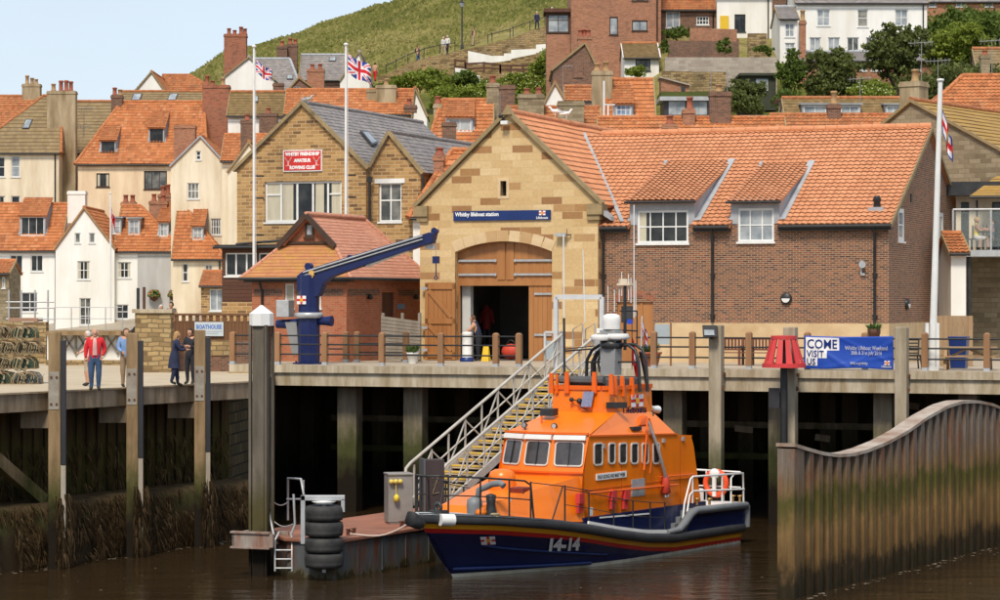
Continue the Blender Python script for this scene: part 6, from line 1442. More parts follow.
add_posts(rails,PL); add_bars(rails,RF.on(233,350).x,RF.on(520,350).x,1)
r2 = thing('deck_railing', 'black three-bar railing on brown posts from the gangway to the far right', 'railing', QP(0, .35, DZ), A0)
add_posts(r2,[654,692.5,749,807.5,865,925,987,1050],1.2); add_bars(r2,RF.on(636,350).x,RF.on(1050,350).x,1)
RF0 = RF; RF = Frame(QP(0, 4.2, DZ), A0); r3 = thing('deck_railing', 'shorter set-back railing between the crane and the boathouse doors', 'railing', QP(0, 4.2, DZ), A0)
add_posts(r3,[346,357,406],1.1); m = MB(); a,b = RF.on(357,1).x,RF.on(406,1).x
for z in (.38,.7,1.0): m.tube([(a,0,z),(b,0,z)],.03,6)
a = RF.on(329, 1).x; b = RF.on(346, 1).x; m.tube([(a, 0, 1), (b, 0, 1)], .03); m.tube([(a, 0, .5), (b, 0, .5)], .03); m.build('rails', MATS['black'], r3); RF = RF0
m = MB(Q.T); m.box(-.12, 1.0, -.03, .35, LZ-.02, DZ-.262); m.box(-.1, .02, .0, 6, LZ-.02, DZ-.262); structure(m, 'step', MATS['stone_rough'])
# ==== BANNER
p, q = Q.on(804, 368.2, .16), Q.on(893.5, 336, .16); t = thing('banner', 'blue creased banner reading COME VISIT US tied to the deck railing', 'banner', QP(p.x, .16, p.z), A0)
w_,h_ = q.x-p.x,q.z-p.z; nx,ny = 70,24
def bz(u,v):
    s,r = u/w_,v/h_
    crease = .55*(.035*math.exp(-((r-(.95-s*1.9))/.07)**2)+.03*math.exp(-((r-(s*1.6-.75))/.06)**2)+.03*math.exp(-((r-(1.5-s*1.35))/.05)**2)+.025*math.exp(-((r-(-.1+s*.5))/.06)**2))
    return -(.02*sin(s*9)+crease*(1 if .0 < s else 0))-.02*sin(r*5+s*3)
def bpt(u,v,k=0):
    s = u/w_; sag = .03*sin(pi*s)*(v/h_); edge = -.02*sin(pi*s*2.5)*(1-v/h_); return V((u,bz(u,v)-k,v-sag+edge))
m = MB(); vs = [bpt(w_*i/nx,h_*j/ny) for j in range(ny+1) for i in range(nx+1)]
m.add(vs,[(j*(nx+1)+i,j*(nx+1)+i+1,(j+1)*(nx+1)+i+1,(j+1)*(nx+1)+i) for j in range(ny) for i in range(nx)],smooth=True)
b_ = m.build('cloth', M('bannerblue', (.012, .06, .38), (.015, .07, .42), 1, .4), t); sl_ = b_.modifiers.new('solid', 'SOLIDIFY'); sl_.thickness = .006; sl_.offset = 1
def warp_text(body, size, u, v, mat, bold=.0, sx=1., align='LEFT', k=.034):
    m = MB(); text_mesh(m,body,size,(0,0,0),(1,0,0),(0,0,1),(0,-1,0),.001,bold,align,sx); m.v = [bpt(p.x+u,p.z+v,k) for p in m.v]; return m
m = MB()
def patch(u0,u1,v0,v1):
    n1,n2 = 12,6; vs = [bpt(lerp(u0,u1,i/n1),lerp(v0,v1,j/n2),.014) for j in range(n2+1) for i in range(n1+1)]
    m.add(vs,[(j*(n1+1)+i,j*(n1+1)+i+1,(j+1)*(n1+1)+i+1,(j+1)*(n1+1)+i) for j in range(n2) for i in range(n1)],smooth=True)
patch(.06,w_*.395,h_*.57,h_*.96); patch(.06,w_*.26,h_*.335,h_*.57); patch(.06,w_*.155,h_*.1,h_*.335)
m.build('white_panel', MATS['letterwhite'], t)
M('bannertxt', (.012, .05, .3), (.015, .06, .34), 1, .5)
for s, sz, u, v, b in (('COME', .42, .1, h_*.63, .004), ('VISIT', .3, .1, h_*.37, .004), ('US', .29, .1, h_*.13, .004)):
    mm = warp_text(s, sz, u, v, None, b, .9 if s != 'COME' else .86); m2 = mm.build('lettering', MATS['bannertxt'], t)
for s, sz, v in (('Whitby Lifeboat Weekend', .2, .58), ('30th & 31st July 2016', .18, .43), ('RNLI.org/whitby', .13, .12)):
    mm = warp_text(s, sz, w_*(.7 if sz > .15 else .62), h_*v, None, .003, .66, 'CENTER'); mm.build('lettering', MATS['letterwhite'], t)
mm = warp_text('Lifeboats', .1, w_-.06, h_*.06, None, .003, .9, 'RIGHT'); mm.build('lettering', MATS['letterwhite'], t)
emblem(t,bpt(w_-.2,h_*.2,.03),X,UP,N,.18,.14)
# ==== DECK FURNITURE
def bench(px,w_,lab):
    c = Q.on(px, 350, 5.2); t = thing('bench', lab, 'bench', QP(c.x, 5.2, DZ+.006), A0, 'brown slatted benches against the plinth')
    m = MB()
    for i in range(4): m.box(-w_/2,w_/2,-.28+i*.13,-.18+i*.13,.43,.46)
    m.build('seat', MATS['brownred'], t); m = MB()
    for i in range(9): pass
    m.box(-w_/2,w_/2,.24,.28,.9,.98); m.box(-w_/2,w_/2,.24,.28,.52,.58)
    n = int(w_/.12)
    for i in range(n): m.box(-w_/2+i*w_/n+.02,-w_/2+(i+1)*w_/n-.03,.25,.27,.58,.9)
    m.build('backrest', MATS['brownred'], t)
    for s in (-1,1):
        for y in (-.24, .26): m = MB(); m.box(s*(w_/2-.06)-.04, s*(w_/2-.06)+.04, y-.04, y+.04, 0, .95 if y > 0 else .64); m.build('leg', MATS['brownred'], t)
        m = MB(); m.box(s*(w_/2-.06)-.05, s*(w_/2-.06)+.05, -.3, .24, .64, .69); m.build('armrest', MATS['brownred'], t)
M('brownred', (.2, .07, .035), (.14, .045, .025), 3, .6)
bench(732, 1.5, 'brown slatted bench left of centre behind the floodlight post'); bench(756, 1.2, 'brown slatted bench nearer the red beacon')
def planter(px, ly, lab, col, r=.3, seed=1, h=.5, grp='plant pots on the deck'):
    c = Q.on(px, 350, ly); t = thing('plant_pot', lab, 'plant pot', QP(c.x, ly, DZ+.006), A0, grp)
    m = MB(); m.lathe([(r*.7, 0), (r, h*.85), (r*1.12, h*.87), (r*1.12, h), (r*.9, h), (r*.85, h*.9), (0, h*.88)], n=14); m.build('pot', MATS[col], t)
    rr = random.Random(seed); m = MB()
    for i in range(90):
        a = rr.uniform(0,6.3); l_ = rr.uniform(.2,.45); d = V((cos(a)*rr.uniform(.2,1),sin(a)*rr.uniform(.2,1),rr.uniform(.4,1.2))).normalized(); p = V((0,0,h*.9))+V((cos(a),sin(a),0))*r*.4; s = d.cross(V((0,0,1))).normalized()*.035
        m.add([p,p+d*l_*.6-s,p+d*l_,p+d*l_*.6+s],[(0,1,2,3)])
    m.build('foliage', MATS['greenleaf'], t)
planter(650.5, 2.5, 'terracotta plant pot with green plant behind the boat flags', 'terracotta', .36, 1, .5); planter(874, 5.6, 'plant pot with tall green spray above the banner', 'brownwood', .2, 2, 1.3); planter(412.5, 3.4, 'pale pot with pink flowers beside the open boathouse door', 'white', .2, 3, .4)
c = Q.on(662.5, 345, 3.4); t = thing('notice_board', 'blank grey notice panel on the deck right of the boat mast', 'notice board', QP(c.x, 3.4, DZ+.006), A0); m = MB(); m.box(-.27, .27, -.03, .03, .75, 1.45); m.build('panel', M('panelgrey', (.38, .43, .45), (.33, .38, .4), 2, .5), t)
for s in (-1, 1): m = MB(); m.box(s*.3-.03, s*.3+.03, -.03, .03, 0, 1.5); m.build('post', MATS['railpost'], t)
c = Q.on(912, 360, 2.6); t = thing('iron_chair', 'black metal garden chair behind the railing near the flagpole', 'chair', QP(c.x, 2.6, DZ+.006), A0+.4)
m = MB(); m.box(-.26, .26, -.25, .25, .42, .47); m.build('seat', MATS['black'], t); m = MB(); m.bar((-.26, .25, .45), (-.3, .36, 1.0), .05); m.bar((.26, .25, .45), (.3, .36, 1.0), .05)
for i in range(5): m.bar((-.28,.27+i*.02,.52+i*.11),(.28,.27+i*.02,.52+i*.11),.04)
m.build('backrest', MATS['black'], t)
for a in (-1,1):
    for b in (-1, 1): m = MB(); m.bar((a*.23, b*.22, .42), (a*.28, b*.3, 0), .04); m.build('leg', MATS['black'], t)
c = Q.on(968, 362, 2.0); t = thing('picnic_table', 'wooden picnic table with attached benches near the right edge', 'picnic table', QP(c.x, 2.0, DZ+.006), A0+.12); M('pinewood', (.4, .26, .14), (.3, .19, .1), 3, .75, streak=True)
m = MB()
for i in range(5): m.box(-.95,.95,-.36+i*.145,-.23+i*.145,.72,.76)
m.build('tabletop', MATS['pinewood'], t)
for s in (-1,1):
    m = MB(); m.box(-.95, .95, s*.72-.13, s*.72+.13, .43, .47); m.build('seat', MATS['pinewood'], t)
    m = MB(); m.bar((s*.7, -.25, .72), (s*.7, -.78, 0), .05, .1, up=(1, 0, 0)); m.bar((s*.7, .25, .72), (s*.7, .78, 0), .05, .1, up=(1, 0, 0)); m.bar((s*.66, -.8, .4), (s*.66, .8, .4), .05, .09); m.build('trestle', MATS['pinewood'], t)
m = MB(); m.bar((-.66, 0, .4), (0, 0, .7), .05, .07); m.bar((.66, 0, .4), (0, 0, .7), .05, .07); m.build('brace', MATS['pinewood'], t)
c = Q.on(959, 355, 4.0); t = thing('blue_bin', 'dark blue bin behind the picnic table', 'bin', QP(c.x, 4.0, DZ+.006), A0); m = MB(); m.hexa([(-.25, -.25, 0), (.25, -.25, 0), (.25, .25, 0), (-.25, .25, 0)], [(-.3, -.3, 1.0), (.3, -.3, 1.0), (.3, .3, 1.0), (-.3, .3, 1.0)]); m.build('body', MATS['signblue'], t, bevel=.02); m = MB(); m.box(-.32, .32, -.34, .32, 1.0, 1.07); m.build('lid', MATS['signblue'], t, bevel=.02)
c = Q.on(951, 352, 6.3); t = thing('board_screen', 'tall pale wooden screen behind the picnic table', 'screen', QP(c.x-.6, 6.3, DZ+.006), A0); m = MB()
for i in range(8): m.box(i*.17,i*.17+.16,0,.04,0,1.75)
m.build('boards', MATS['pinewood'], t); m = MB(); m.box(0, 1.36, .042, .1, .3, .4); m.box(0, 1.36, .042, .1, 1.4, 1.5); m.build('rail', MATS['pinewood'], t)
t = thing('yellow_crate', 'yellow upright caution board inside the boathouse doorway', 'caution board', QP(Q.on(486, 350, 7.6).x, 7.6, DZ+.006), A0); m = MB(); m.hexa([(-.15, -.12, 0), (.15, -.12, 0), (.15, -.1, 0), (-.15, -.1, 0)], [(-.1, -.01, .6), (.1, -.01, .6), (.1, .01, .6), (-.1, .01, .6)]); m.hexa([(-.15, .1, 0), (.15, .1, 0), (.15, .12, 0), (-.15, .12, 0)], [(-.1, 0.012, .6), (.1, 0.012, .6), (.1, .03, .6), (-.1, .03, .6)]); m.build('board', M('cautiony', (.75, .5, .03), (.7, .45, .03), 2, .5), t)
# ==== PONTOON
PZ = 1.07; pd = V((.47,.883,0)).normalized(); pn = V((pd.y,-pd.x,0)); Bc = G(334,540,PZ)
PT = Frame((Bc.x, Bc.y, 0), atan2(pd.y, pd.x))          # local x runs away along the pontoon, +y to its left side
M('reddeck', (.33, .13, .08), (.2, .085, .05), .9, .8, bump=.1); M('hullgrey', (.1, .105, .11), (.15, .14, .14), 1.5, .55, .2, streak=True)
M_marine('ponthull', (.105, .11, .115), (.07, .072, .075), zg=(.0, .3), zw=(-.2, .1), green=(.09, .075, .03), weed=(.04, .03, .015), rust=(.13, .05, .025), rough=.55)
t = thing('pontoon', 'red-decked dark steel landing pontoon with rust streaks beside the lifeboat', 'pontoon', PT.o, PT.a)
outl = [(0,0),(17.2,0),(17.2,3.4),(1.7,3.4),(.1,1.55)]
m = MB(); m.add([(x,y,-.6) for x,y in outl]+[(x,y,.0) for x,y in outl]+[(x,y,PZ-.1) for x,y in outl],[(i,(i+1) % 5,5+(i+1) % 5,5+i) for i in range(5)]+[(5+i,5+(i+1) % 5,10+(i+1) % 5,10+i) for i in range(5)])
for x in [1.2+1.3*k for k in range(12)]: m.box(x,x+.05,-.025,0,.05,PZ-.12)
m.build('hull', MATS['ponthull'], t)
m = MB(); m.poly([(x, y, PZ-.1) for x, y in ((-.05, -.06), (17.25, -.06), (17.25, 3.46), (1.65, 3.46), (.0, 1.6))], (0, 0, .1)); m.build('deck', MATS['reddeck'], t, bevel=.02)
m = MB();
for x,y in ((1.3,.35),(4.2,.35),(7.5,.35)): m.lathe([(.05,PZ),(.05,PZ+.16),(.09,PZ+.19),(0,PZ+.2)],(x,y,0),8); m.lathe([(.05,PZ),(.05,PZ+.16),(.09,PZ+.19),(0,PZ+.2)],(x+.3,y,0),8); m.tube([(x-.08,y,PZ+.12),(x+.38,y,PZ+.12)],.03,6)
m.build('bollard', M('rustbol', (.2, .09, .06), (.12, .06, .04), 5, .8), t)
on = lambda x,y,ly: PT.T.inverted() @ P(x,y,ly)
def W_(x,y,Y): return PT.I @ P(x,y,Y)
m = MB(); Yl = 70.4
for x in (275,292): m.tube([W_(x,571,Yl),W_(x,540,Yl),W_(x+(4 if x < 280 else -1),532,Yl+.4)],.03,6)
for y in (550,559,568): m.tube([W_(275,y,Yl),W_(292,y,Yl)],.025,6)
m.build('ladder', MATS['galv'], t)
m = MB()
m.tube([W_(274,536,70.6),W_(270.5,520,71),W_(269,495,71.2)],.035,6); m.tube([W_(291,535,70.4),W_(295,524,70.4),W_(293.5,494,70.4)],.035,6)
m.tube([W_(288,520,73.5),W_(288,478,73.5),W_(301,479,72.5),W_(304,496,72.5)],.035,6); m.tube([W_(303,520,73),W_(303.5,480,73)],.03,6); m.tube([W_(287,499,73.4),W_(303.5,499,73)],.03,6)
for (a,b) in (((270,498),(288,502)),((270.5,518),(293,524))):
    pts = []
    for i in range(9): q = i/8; pts.append(W_(lerp(a[0],b[0],q),lerp(a[1],b[1],q)+5*sin(pi*q),lerp(71.2,70.5 if a[1] > 510 else 73.4,q)))
    m.tube(pts,.018,5)
m.build('handrail', MATS['galv'], t)
c = W_(324,560,69.7); tz = [CZ-(y-300)*69.7/F for y in (566,549,533,513)]
ty = thing('tyre_fender', 'stack of four black lorry tyres hung on a galvanised frame at the pontoon corner', 'tyre fender', PT.T @ V((c.x, c.y, 0)), PT.a)
M('tyre', (.018, .018, .019), (.045, .043, .04), 3, .7, bump=.3)
for i,y in enumerate((560,544.5,528.5,513)):
    z = CZ-(y-300)*69.7/F; m = MB(); R = .52; h = .21; m.lathe([(R*.55, -h*.8), (R*.75, -h), (R*.95, -h*.85), (R*1.0, -h*.4), (R*.985, -h*.3), (R*1.0, -h*.1), (R*1.0, h*.4), (R*.95, h*.85), (R*.75, h), (R*.55, h*.8), (R*.5, 0), (R*.55, -h*.8)], (0, 0, z), 26); m.build('tyre', MATS['tyre'], ty)
m = MB(); zt = CZ-(495-300)*69.7/F; a = -.62; fr_ = Matrix.Rotation(-PT.a, 4, 'Z'); m.T = fr_
for (x0,x1) in ((-.62,-.5),): m.box(x0,x1,-.1,.05,PZ-.1,zt)
m.box(-.62, .56, -.1, .05, zt-.14, zt); m.box(.46, .56, -.1, .05, zt-.45, zt-.1); m.build('frame', MATS['galv'], ty, bevel=.01)
m = MB(); m.lathe([(.22, CZ-(504-300)*69.7/F), (.34, CZ-(501-300)*69.7/F), (.0, CZ-(500-300)*69.7/F)], n=12); m.tube([(0, 0, .2), (0, 0, zt-.1)], .06, 6); m.build('centre_pole', MATS['white'], ty)
c = G(398.5, 523, PZ); t = thing('service_cabinet', 'grey steel cabinet with yellow sockets on the pontoon', 'cabinet', (c.x, c.y, PZ), .25); s = c.y/F
m = MB(); m.box(-12.5*s, 12.5*s, -.3, .3, .05, 48.5*s); m.box(-13*s, 13*s, -.34, .34, 48.5*s, 50.5*s); m.box(-11.5*s, 11.5*s, -.28, .28, 0, .05); m.build('housing', M('cabgrey', (.3, .28, .26), (.24, .22, .2), 2, .5, .2), t, bevel=.015)
M('sockety', (.7, .55, .12), (.6, .45, .1), 3, .5)
for i, x in enumerate((-10, -5.5, -1)): m = MB(); m.lathe([(.05, 0), (.07, -.05), (.07, -.12), (.0, -.13)], (x*s, -.3, 42.5*s), 10, 'y'); m.build('socket', MATS['sockety'], t)
m = MB(); m.tube([(-5.5*s, -.38, 40*s), (-5*s, -.4, 30*s)], .012, 4); m.lathe([(.03, 0), (.08, -.06), (.08, -.2), (.0, -.22)], (-5*s, -.4, 30*s), 8); m.build('plug', M('plugy', (.75, .6, .05), (.7, .5, .05), 3, .5), t)
c = P(434, 508, 75.5); t = thing('fender_board', 'dark square fender post with rope between pontoon and lifeboat bow', 'fender post', (c.x, c.y, 0), .3); s = 75.5/F; z_ = lambda y: CZ-(y-300)*s
m = MB(); m.box(-11*s, 9*s, -.2, .25, -.8, z_(459)); m.build('post', M('fendbrown', (.055, .04, .04), (.035, .028, .028), 2, .6, streak=True), t, bevel=.02)
m = MB(); m.box(-13*s, -11*s, -.24, .26, -.8, z_(458)); m.build('steel_edge', MATS['hullgrey'], t)
m = MB(); m.tube([(-4*s, -.22, z_(475)), (-3*s, -.24, z_(485)), (2*s, -.23, z_(476)), (-4*s, -.24, z_(493)), (3*s, -.22, z_(492))], .012, 4); m.build('rope', MATS['netcord'], t)
a, b = G(350, 534, PZ+.15), P(421, 516, 69.8); m = MB(); pts = [lerp(a, b, i/12)+V((0, 0, -.25*sin(pi*i/12)**1.2)) for i in range(13)]; m.tube(pts+[b+V((.4, .1, .05))], .03, 6); tag(m.build('mooring_rope', M('pinkrope', (.55, .42, .36), (.45, .33, .28), 6, .8)), 'pale pink mooring rope from the pontoon to the lifeboat bow', 'rope')
# ==== GANGWAY
top = QP(Q.on(577,367,-.1).x,-.1,DZ); bot = G(432,501,PZ+.15)
gd = (top-bot); gh = V((gd.x,gd.y,0)); L_ = gh.length; gu = gh.normalized(); gs = V((gu.y,-gu.x,0)); rz = DZ-bot.z; gw = .7
t = thing('gangway', 'sloping aluminium gangway with yellow-edged steps from the deck down to the pontoon', 'gangway', bot, atan2(gu.y, gu.x))
zs = lambda x: rz*x/L_
M('alu', (.52, .49, .44), (.4, .37, .33), 2.5, .5, .0)
n = 22
tr = MB(); ny = MB()
for i in range(n):
    x = L_*(i+.5)/n; z = zs(x); tr.box(x-.14,x+.17,-gw+.06,gw-.06,z-.09,z+.02); ny.box(x-.155,x-.14,-gw+.06,gw-.06,z-.02,z+.024); ny.box(x-.15,x-.08,-gw+.06,gw-.06,z+.021,z+.027)
tr.build('tread', M('tread', (.52, .42, .28), (.42, .33, .22), 3, .7), t); ny.build('nosing', M('nosing', (.72, .47, .06), (.6, .38, .06), 3, .6), t)
for s in (-1,1):
    m = MB(); m.bar((-.1, s*gw, -.05), (L_, s*gw, rz-.05), .08, .26); m.build('stringer', MATS['alu'], t)
    m = MB(); H_ = 1.12; m.tube([(-.35,s*gw,-.35),(-.5,s*gw,H_*.5),(-.42,s*gw,H_-.1),(-.2,s*gw,H_+.05),(L_+.1,s*gw,rz+H_)],.05,8)
    m.tube([(0,s*gw,.55),(L_,s*gw,rz+.55)],.028,6)
    k = 9
    for i in range(k+1):
        x = L_*i/k; m.bar((x,s*gw,zs(x)),(x,s*gw,zs(x)+H_),.05)
        if i < k:
            x2 = L_*(i+1)/k
            if i % 2 == 0: m.bar((x,s*gw,zs(x)+.05),(x2,s*gw,zs(x2)+H_-.05),.04)
            else: m.bar((x,s*gw,zs(x)+H_-.05),(x2,s*gw,zs(x2)+.05),.04)
    m.build('handrail', MATS['alu'], t)
a,b = Q.on(556,365,-.05),Q.on(602,365,-.05); zt = Q.on(580,297,-.05).z-DZ
t = thing('gate_frame', 'square white metal portal frame at the head of the gangway', 'gate frame', QP(a.x, -.05, DZ), A0); w_ = b.x-a.x
m = MB(); m.bar((0,0,-.1),(0,0,zt),.14); m.bar((w_,0,-.1),(w_,0,zt),.14); m.bar((0,0,zt),(w_,0,zt),.14,.16)
m.build('portal', M('gategrey', (.62, .63, .64), (.52, .53, .54), 2, .4), t)
m = MB()
for x in (.3,.75): m.tube([(x,.9,0),(x-.0,.9,1.3),(x+.35,.9,1.5),(x+.35,.9,0)],.025,6)
m.box(w_-.45, w_-.05, .5, .53, .2, 1.15); m.build('barrier', MATS['galv'], t)
c = Q.on(545, 365, .8); t = thing('low_gate', 'small white-framed gate with blue panel left of the portal', 'gate', QP(c.x, .8, DZ), A0); m = MB(); m.bar((0, 0, 0), (0, 0, 1.2), .07); m.bar((.62, 0, 0), (.62, 0, 1.2), .07); m.bar((0, 0, 1.2), (.62, 0, 1.2), .07); m.build('frame', MATS['gategrey'], t); m = MB(); m.box(.05, .57, -.01, .01, .25, .9); m.build('panel', MATS['panelgrey'], t)
# ==== LIFEBOAT
BA = atan2(-.842, -.539); BF = Frame((5.73, 81.3, 0), BA); bt = thing('lifeboat', 'orange and navy lifeboat numbered 14-14 moored below the gangway', 'lifeboat', BF.o, BA)
on = BF.on; onx = BF.onx
M('navy', (.006, .012, .058), (.008, .016, .072), .8, .25, spec=.5); M('b_orange', (.84, .2, .008), (.74, .165, .008), 1.1, .3, spec=.5, streak=True)
M('b_red', (.55, .02, .02), (.5, .02, .02), 2, .3); M('b_yel', (.85, .42, .02), (.8, .38, .02), 2, .3); M('bootwhite', (.82, .78, .66), (.6, .52, .36), 2, .5)
M('fender', (.026, .027, .03), (.045, .046, .05), 1.5, .55, bump=.1); M('fendgrey', (.15, .16, .17), (.2, .21, .22), 1.5, .5); M('deckgrey', (.42, .44, .45), (.35, .37, .38), 2, .7); M('antifoul', (.05, .03, .03), (.03, .03, .02), 3, .6)
BEAM = [(-.1,2.08),(1,2.14),(3,2.22),(6,2.27),(8,2.27),(9.5,2.22),(10.5,2.1),(11.5,1.88),(12.3,1.62),(13,1.28),(13.6,.93),(14.1,.6),(14.5,.32),(14.8,.0)]
WLB = [(-.1,1.95),(4,2.02),(7,1.95),(8.5,1.75),(9.5,1.48),(10.5,1.12),(11.3,.78),(12.0,.47),(12.5,.25),(12.98,.0)]
SH = [(-.1,.62),(2,.64),(4.66,.66),(6.3,.78),(7.9,1.0),(9.5,1.27),(11,1.5),(12.9,1.72),(14.8,1.86)]
def sheer(x): return interp(SH,x)
N_ = 60; ss = [(-.1+14.9*(1-(1-i/N_)**1.25)) for i in range(N_+1)]
def hull_pt(x,lev,side):
    """lev: 0 keel, 1 waterline, 2 boot top, 3 red bottom, 4 yellow bottom, 5 fender bottom, 6 deck edge"""
    xd = x; s = sheer(x); xw = x*12.98/14.8 if x > 0 else x
    bd,bw = interp(BEAM,xd),interp(WLB,xw)
    zl = [-.55,-.03,.1,s-.56,s-.43,s-.29,s][lev]
    if lev == 0: return V((xw*.97,side*bw*.55,zl))
    q = max(0,min(1,zl/s)); q2 = q**.8
    return V((lerp(xw,xd,q),side*(lerp(bw,bd,q2)-.10*sin(pi*q)*(1 if x > 8 else .3)*min(1,bd)),zl))
def band(l0,l1,mat,name,push=0):
    m = MB()
    for side in (1,-1):
        a = [hull_pt(x,l0,side) for x in ss]; b = [hull_pt(x,l1,side) for x in ss]
        nsub = 6 if l0 == 2 else 1; rows = []
        for j in range(nsub+1):
            row = []
            for i in range(len(ss)):
                q = j/nsub; p = lerp(a[i],b[i],q)
                if l0 == 2: p = p+V((0,side*-.09*sin(pi*q)*min(1,max(0,(ss[i]-7)/4)),0))
                row.append(p)
            rows.append(row)
        vs = [p for r in rows for p in r]; n = len(ss)
        fs = [((j*n+i,j*n+i+1,(j+1)*n+i+1,(j+1)*n+i) if side < 0 else (j*n+i,(j+1)*n+i,(j+1)*n+i+1,j*n+i+1)) for j in range(nsub) for i in range(n-1)]
        m.add(vs,fs,smooth=True)
    p,q,r_,s_ = hull_pt(ss[0],l0,1),hull_pt(ss[0],l0,-1),hull_pt(ss[0],l1,-1),hull_pt(ss[0],l1,1); m.add([p,q,r_,s_],[(0,1,2,3)])
    return m.build(name,MATS[mat],bt)
band(0, 1, 'antifoul', 'bottom'); band(1, 2, 'bootwhite', 'waterline_stripe'); hl = band(2, 3, 'navy', 'hull'); band(3, 4, 'b_red', 'red_stripe'); band(4, 5, 'b_yel', 'yellow_stripe')
m = MB()
for side in (1,-1):
    pts = [hull_pt(x,5,side)*.45+hull_pt(x,6,side)*.55 for x in ss]; pts = [p+V((.05 if x > 14.6 else 0,side*.03,-.0)) for p,x in zip(pts,ss)]
    vs = []; k = 7
    for p,x in zip(pts,ss):
        for j in range(k):
            a = -pi/2+pi*j/(k-1); vs.append(p+V((0,side*.075*cos(a),.135*sin(a))))
    fs = [((i*k+j,(i+1)*k+j,(i+1)*k+j+1,i*k+j+1) if side < 0 else (i*k+j,i*k+j+1,(i+1)*k+j+1,(i+1)*k+j)) for i in range(len(pts)-1) for j in range(k-1)]
    m.add(vs,fs,smooth=True)
m.tube([V((14.6,0,1.6)),V((14.98,0,1.7)),V((14.9,0,1.86))],[.2,.2,.15],10)
m.box(-.28,-.1,-2.0,2.0,.33,.64)
m.build('rubber_fender', MATS['fender'], bt)
m = MB(); m.tube([V((13.98, .68, 1.65)), V((14.32, .48, 1.67))], .165, 10); m.build('fender_patch', MATS['white'], bt)
m = MB(); vs = []
for x in ss: s = sheer(x); b = interp(BEAM,x); vs += [(x,b,s-.03),(x,0,s+.03),(x,-b,s-.03)]
m.add(vs, [(3*i+k, 3*i+3+k, 3*i+4+k, 3*i+1+k) for i in range(N_) for k in (0, 1)], smooth=True); m.build('deck', MATS['deckgrey'], bt)
m = MB(); pts = [V((x,interp(BEAM,x)-.1,sheer(x)+.05)) for x in [4.9+.5*i for i in range(10)]]
for a,b in zip(pts,pts[1:]): m.bar(a,b,.05,.12)
m.build('toe_rail', MATS['white'], bt)
m = MB()
for side in (1,-1):
    pts = []
    for i in range(13):
        x = lerp(13.4,8.8,i/12); z = lerp(.86,.3,(i/12)**.8); p0 = hull_pt(x,2,side); p1 = hull_pt(x,3,side); q = (z-p0.z)/(p1.z-p0.z); pts.append(lerp(p0,p1,q)+V((0,side*(-.09*sin(pi*q)*min(1,max(0,(x-7)/4))+.025),0)))
    m.tube(pts,.035,6)
    pts = []
    for i in range(11):
        x = lerp(14.7,9.8,i/10); z = lerp(.24,.12,i/10); p0 = hull_pt(x,2,side); p1 = hull_pt(x,3,side); q = (z-p0.z)/(p1.z-p0.z); pts.append(lerp(p0,p1,q)+V((0,side*.03,0)))
    m.tube(pts,.05,6)
m.build('spray_rail', M('navylight', (.014, .03, .12), (.02, .04, .14), 1, .3), bt)
def hull_surf(x,z,side=1,k=.02):
    p0 = hull_pt(x,2,side); p1 = hull_pt(x,3,side)
    q = (z-p0.z)/(p1.z-p0.z); p = lerp(p0,p1,q); return V((p.x,p.y+side*(-.09*sin(pi*q)*min(1,max(0,(x-7)/4))+k),z))
def find_hull(px,py):
    best = None
    for i in range(400):
        x = 3+.03*i
        for z in [.2+.05*j for j in range(24)]:
            w = BF.T @ hull_surf(x,z); dx = 500+F*w.x/w.y-px; dy = 300-F*(w.z-CZ)/w.y-py; e = dx*dx+dy*dy
            if best is None or e < best[0]: best = (e,x,z)
    return best[1],best[2]
xa,za = find_hull(546,551); xb,zb_ = find_hull(578.5,550)
m = MB(); text_mesh(m, '14-14', .54, (0, 0, 0), (1, 0, 0), (0, 1, 0), (0, 0, 1), .0, .03); tw_ = max(v.x for v in m.v); k_ = (xa-xb)/tw_
m.v = [hull_surf(0,0) if 0 else (lambda X_,Z_: (lambda p: p)(hull_surf(xa-X_*k_-.18*Z_,lerp(za,zb_,X_/tw_)+Z_*.92,1,.05)))(v.x,v.y) for v in m.v]
m.build('lettering', MATS['letterwhite'], bt)
xf,zf = find_hull(488,541)
m = MB()
for (u0,u1,v0,v1,k,mi) in ((-.5,.5,-.5,.5,.03,0),(-.5,.5,-.13,.13,.034,1),(-.1,.1,-.5,.5,.038,1),(-.13,.13,-.2,.2,.042,2)):
    m.cur = mi; m.add([hull_surf(xf-u*.42,zf+v*.24,1,k) for u,v in ((u0,v0),(u1,v0),(u1,v1),(u0,v1))],[(0,1,2,3)])
m.build('emblem', [MATS['fl_white'], MATS['fl_red'], MATS['fl_yel']], bt)
m = MB(); zt = 1.22; B_ = 2.1
def hx(x0,x1,y0,y1,z0,z1,dx0=0,dx1=0): m.hexa([(x0,y0,z0),(x1,y0,z0),(x1,y1,z0),(x0,y1,z0)],[(x0+dx0,y0,z1),(x1+dx1,y0,z1),(x1+dx1,y1,z1),(x0+dx0,y1,z1)])
hx(-.08, 3.75, -2.05, 2.12, .55, zt, 0, -.35); m.build('stern_block', MATS['navy'], bt)
m = MB(); m.box(-.1, 3.25, -2.05, 2.08, zt, zt+.05); m.build('stern_deck', MATS['white'], bt)
m = MB(); m.tube([(5.0, 2.2, .72), (4.3, 2.2, .74), (3.95, 2.2, .92), (3.6, 2.2, 1.15), (3.25, 2.2, 1.24), (-.1, 2.16, 1.17), (-.3, 1.9, 1.14), (-.3, -2.0, 1.14)], [.08, .11, .13, .13, .12, .11, .11, .1], 8); m.tube([(-.22, 2.1, 1.15), (-.22, 2.1, .5)], .12, 8); m.build('stern_fender', MATS['fendgrey'], bt)
m = MB()
for i in range(4): m.box(4.5-.3*i-.9,4.5-.3*i,1.35,2.0,.6,.74+.17*i)
m.build('steps', MATS['fendgrey'], bt)
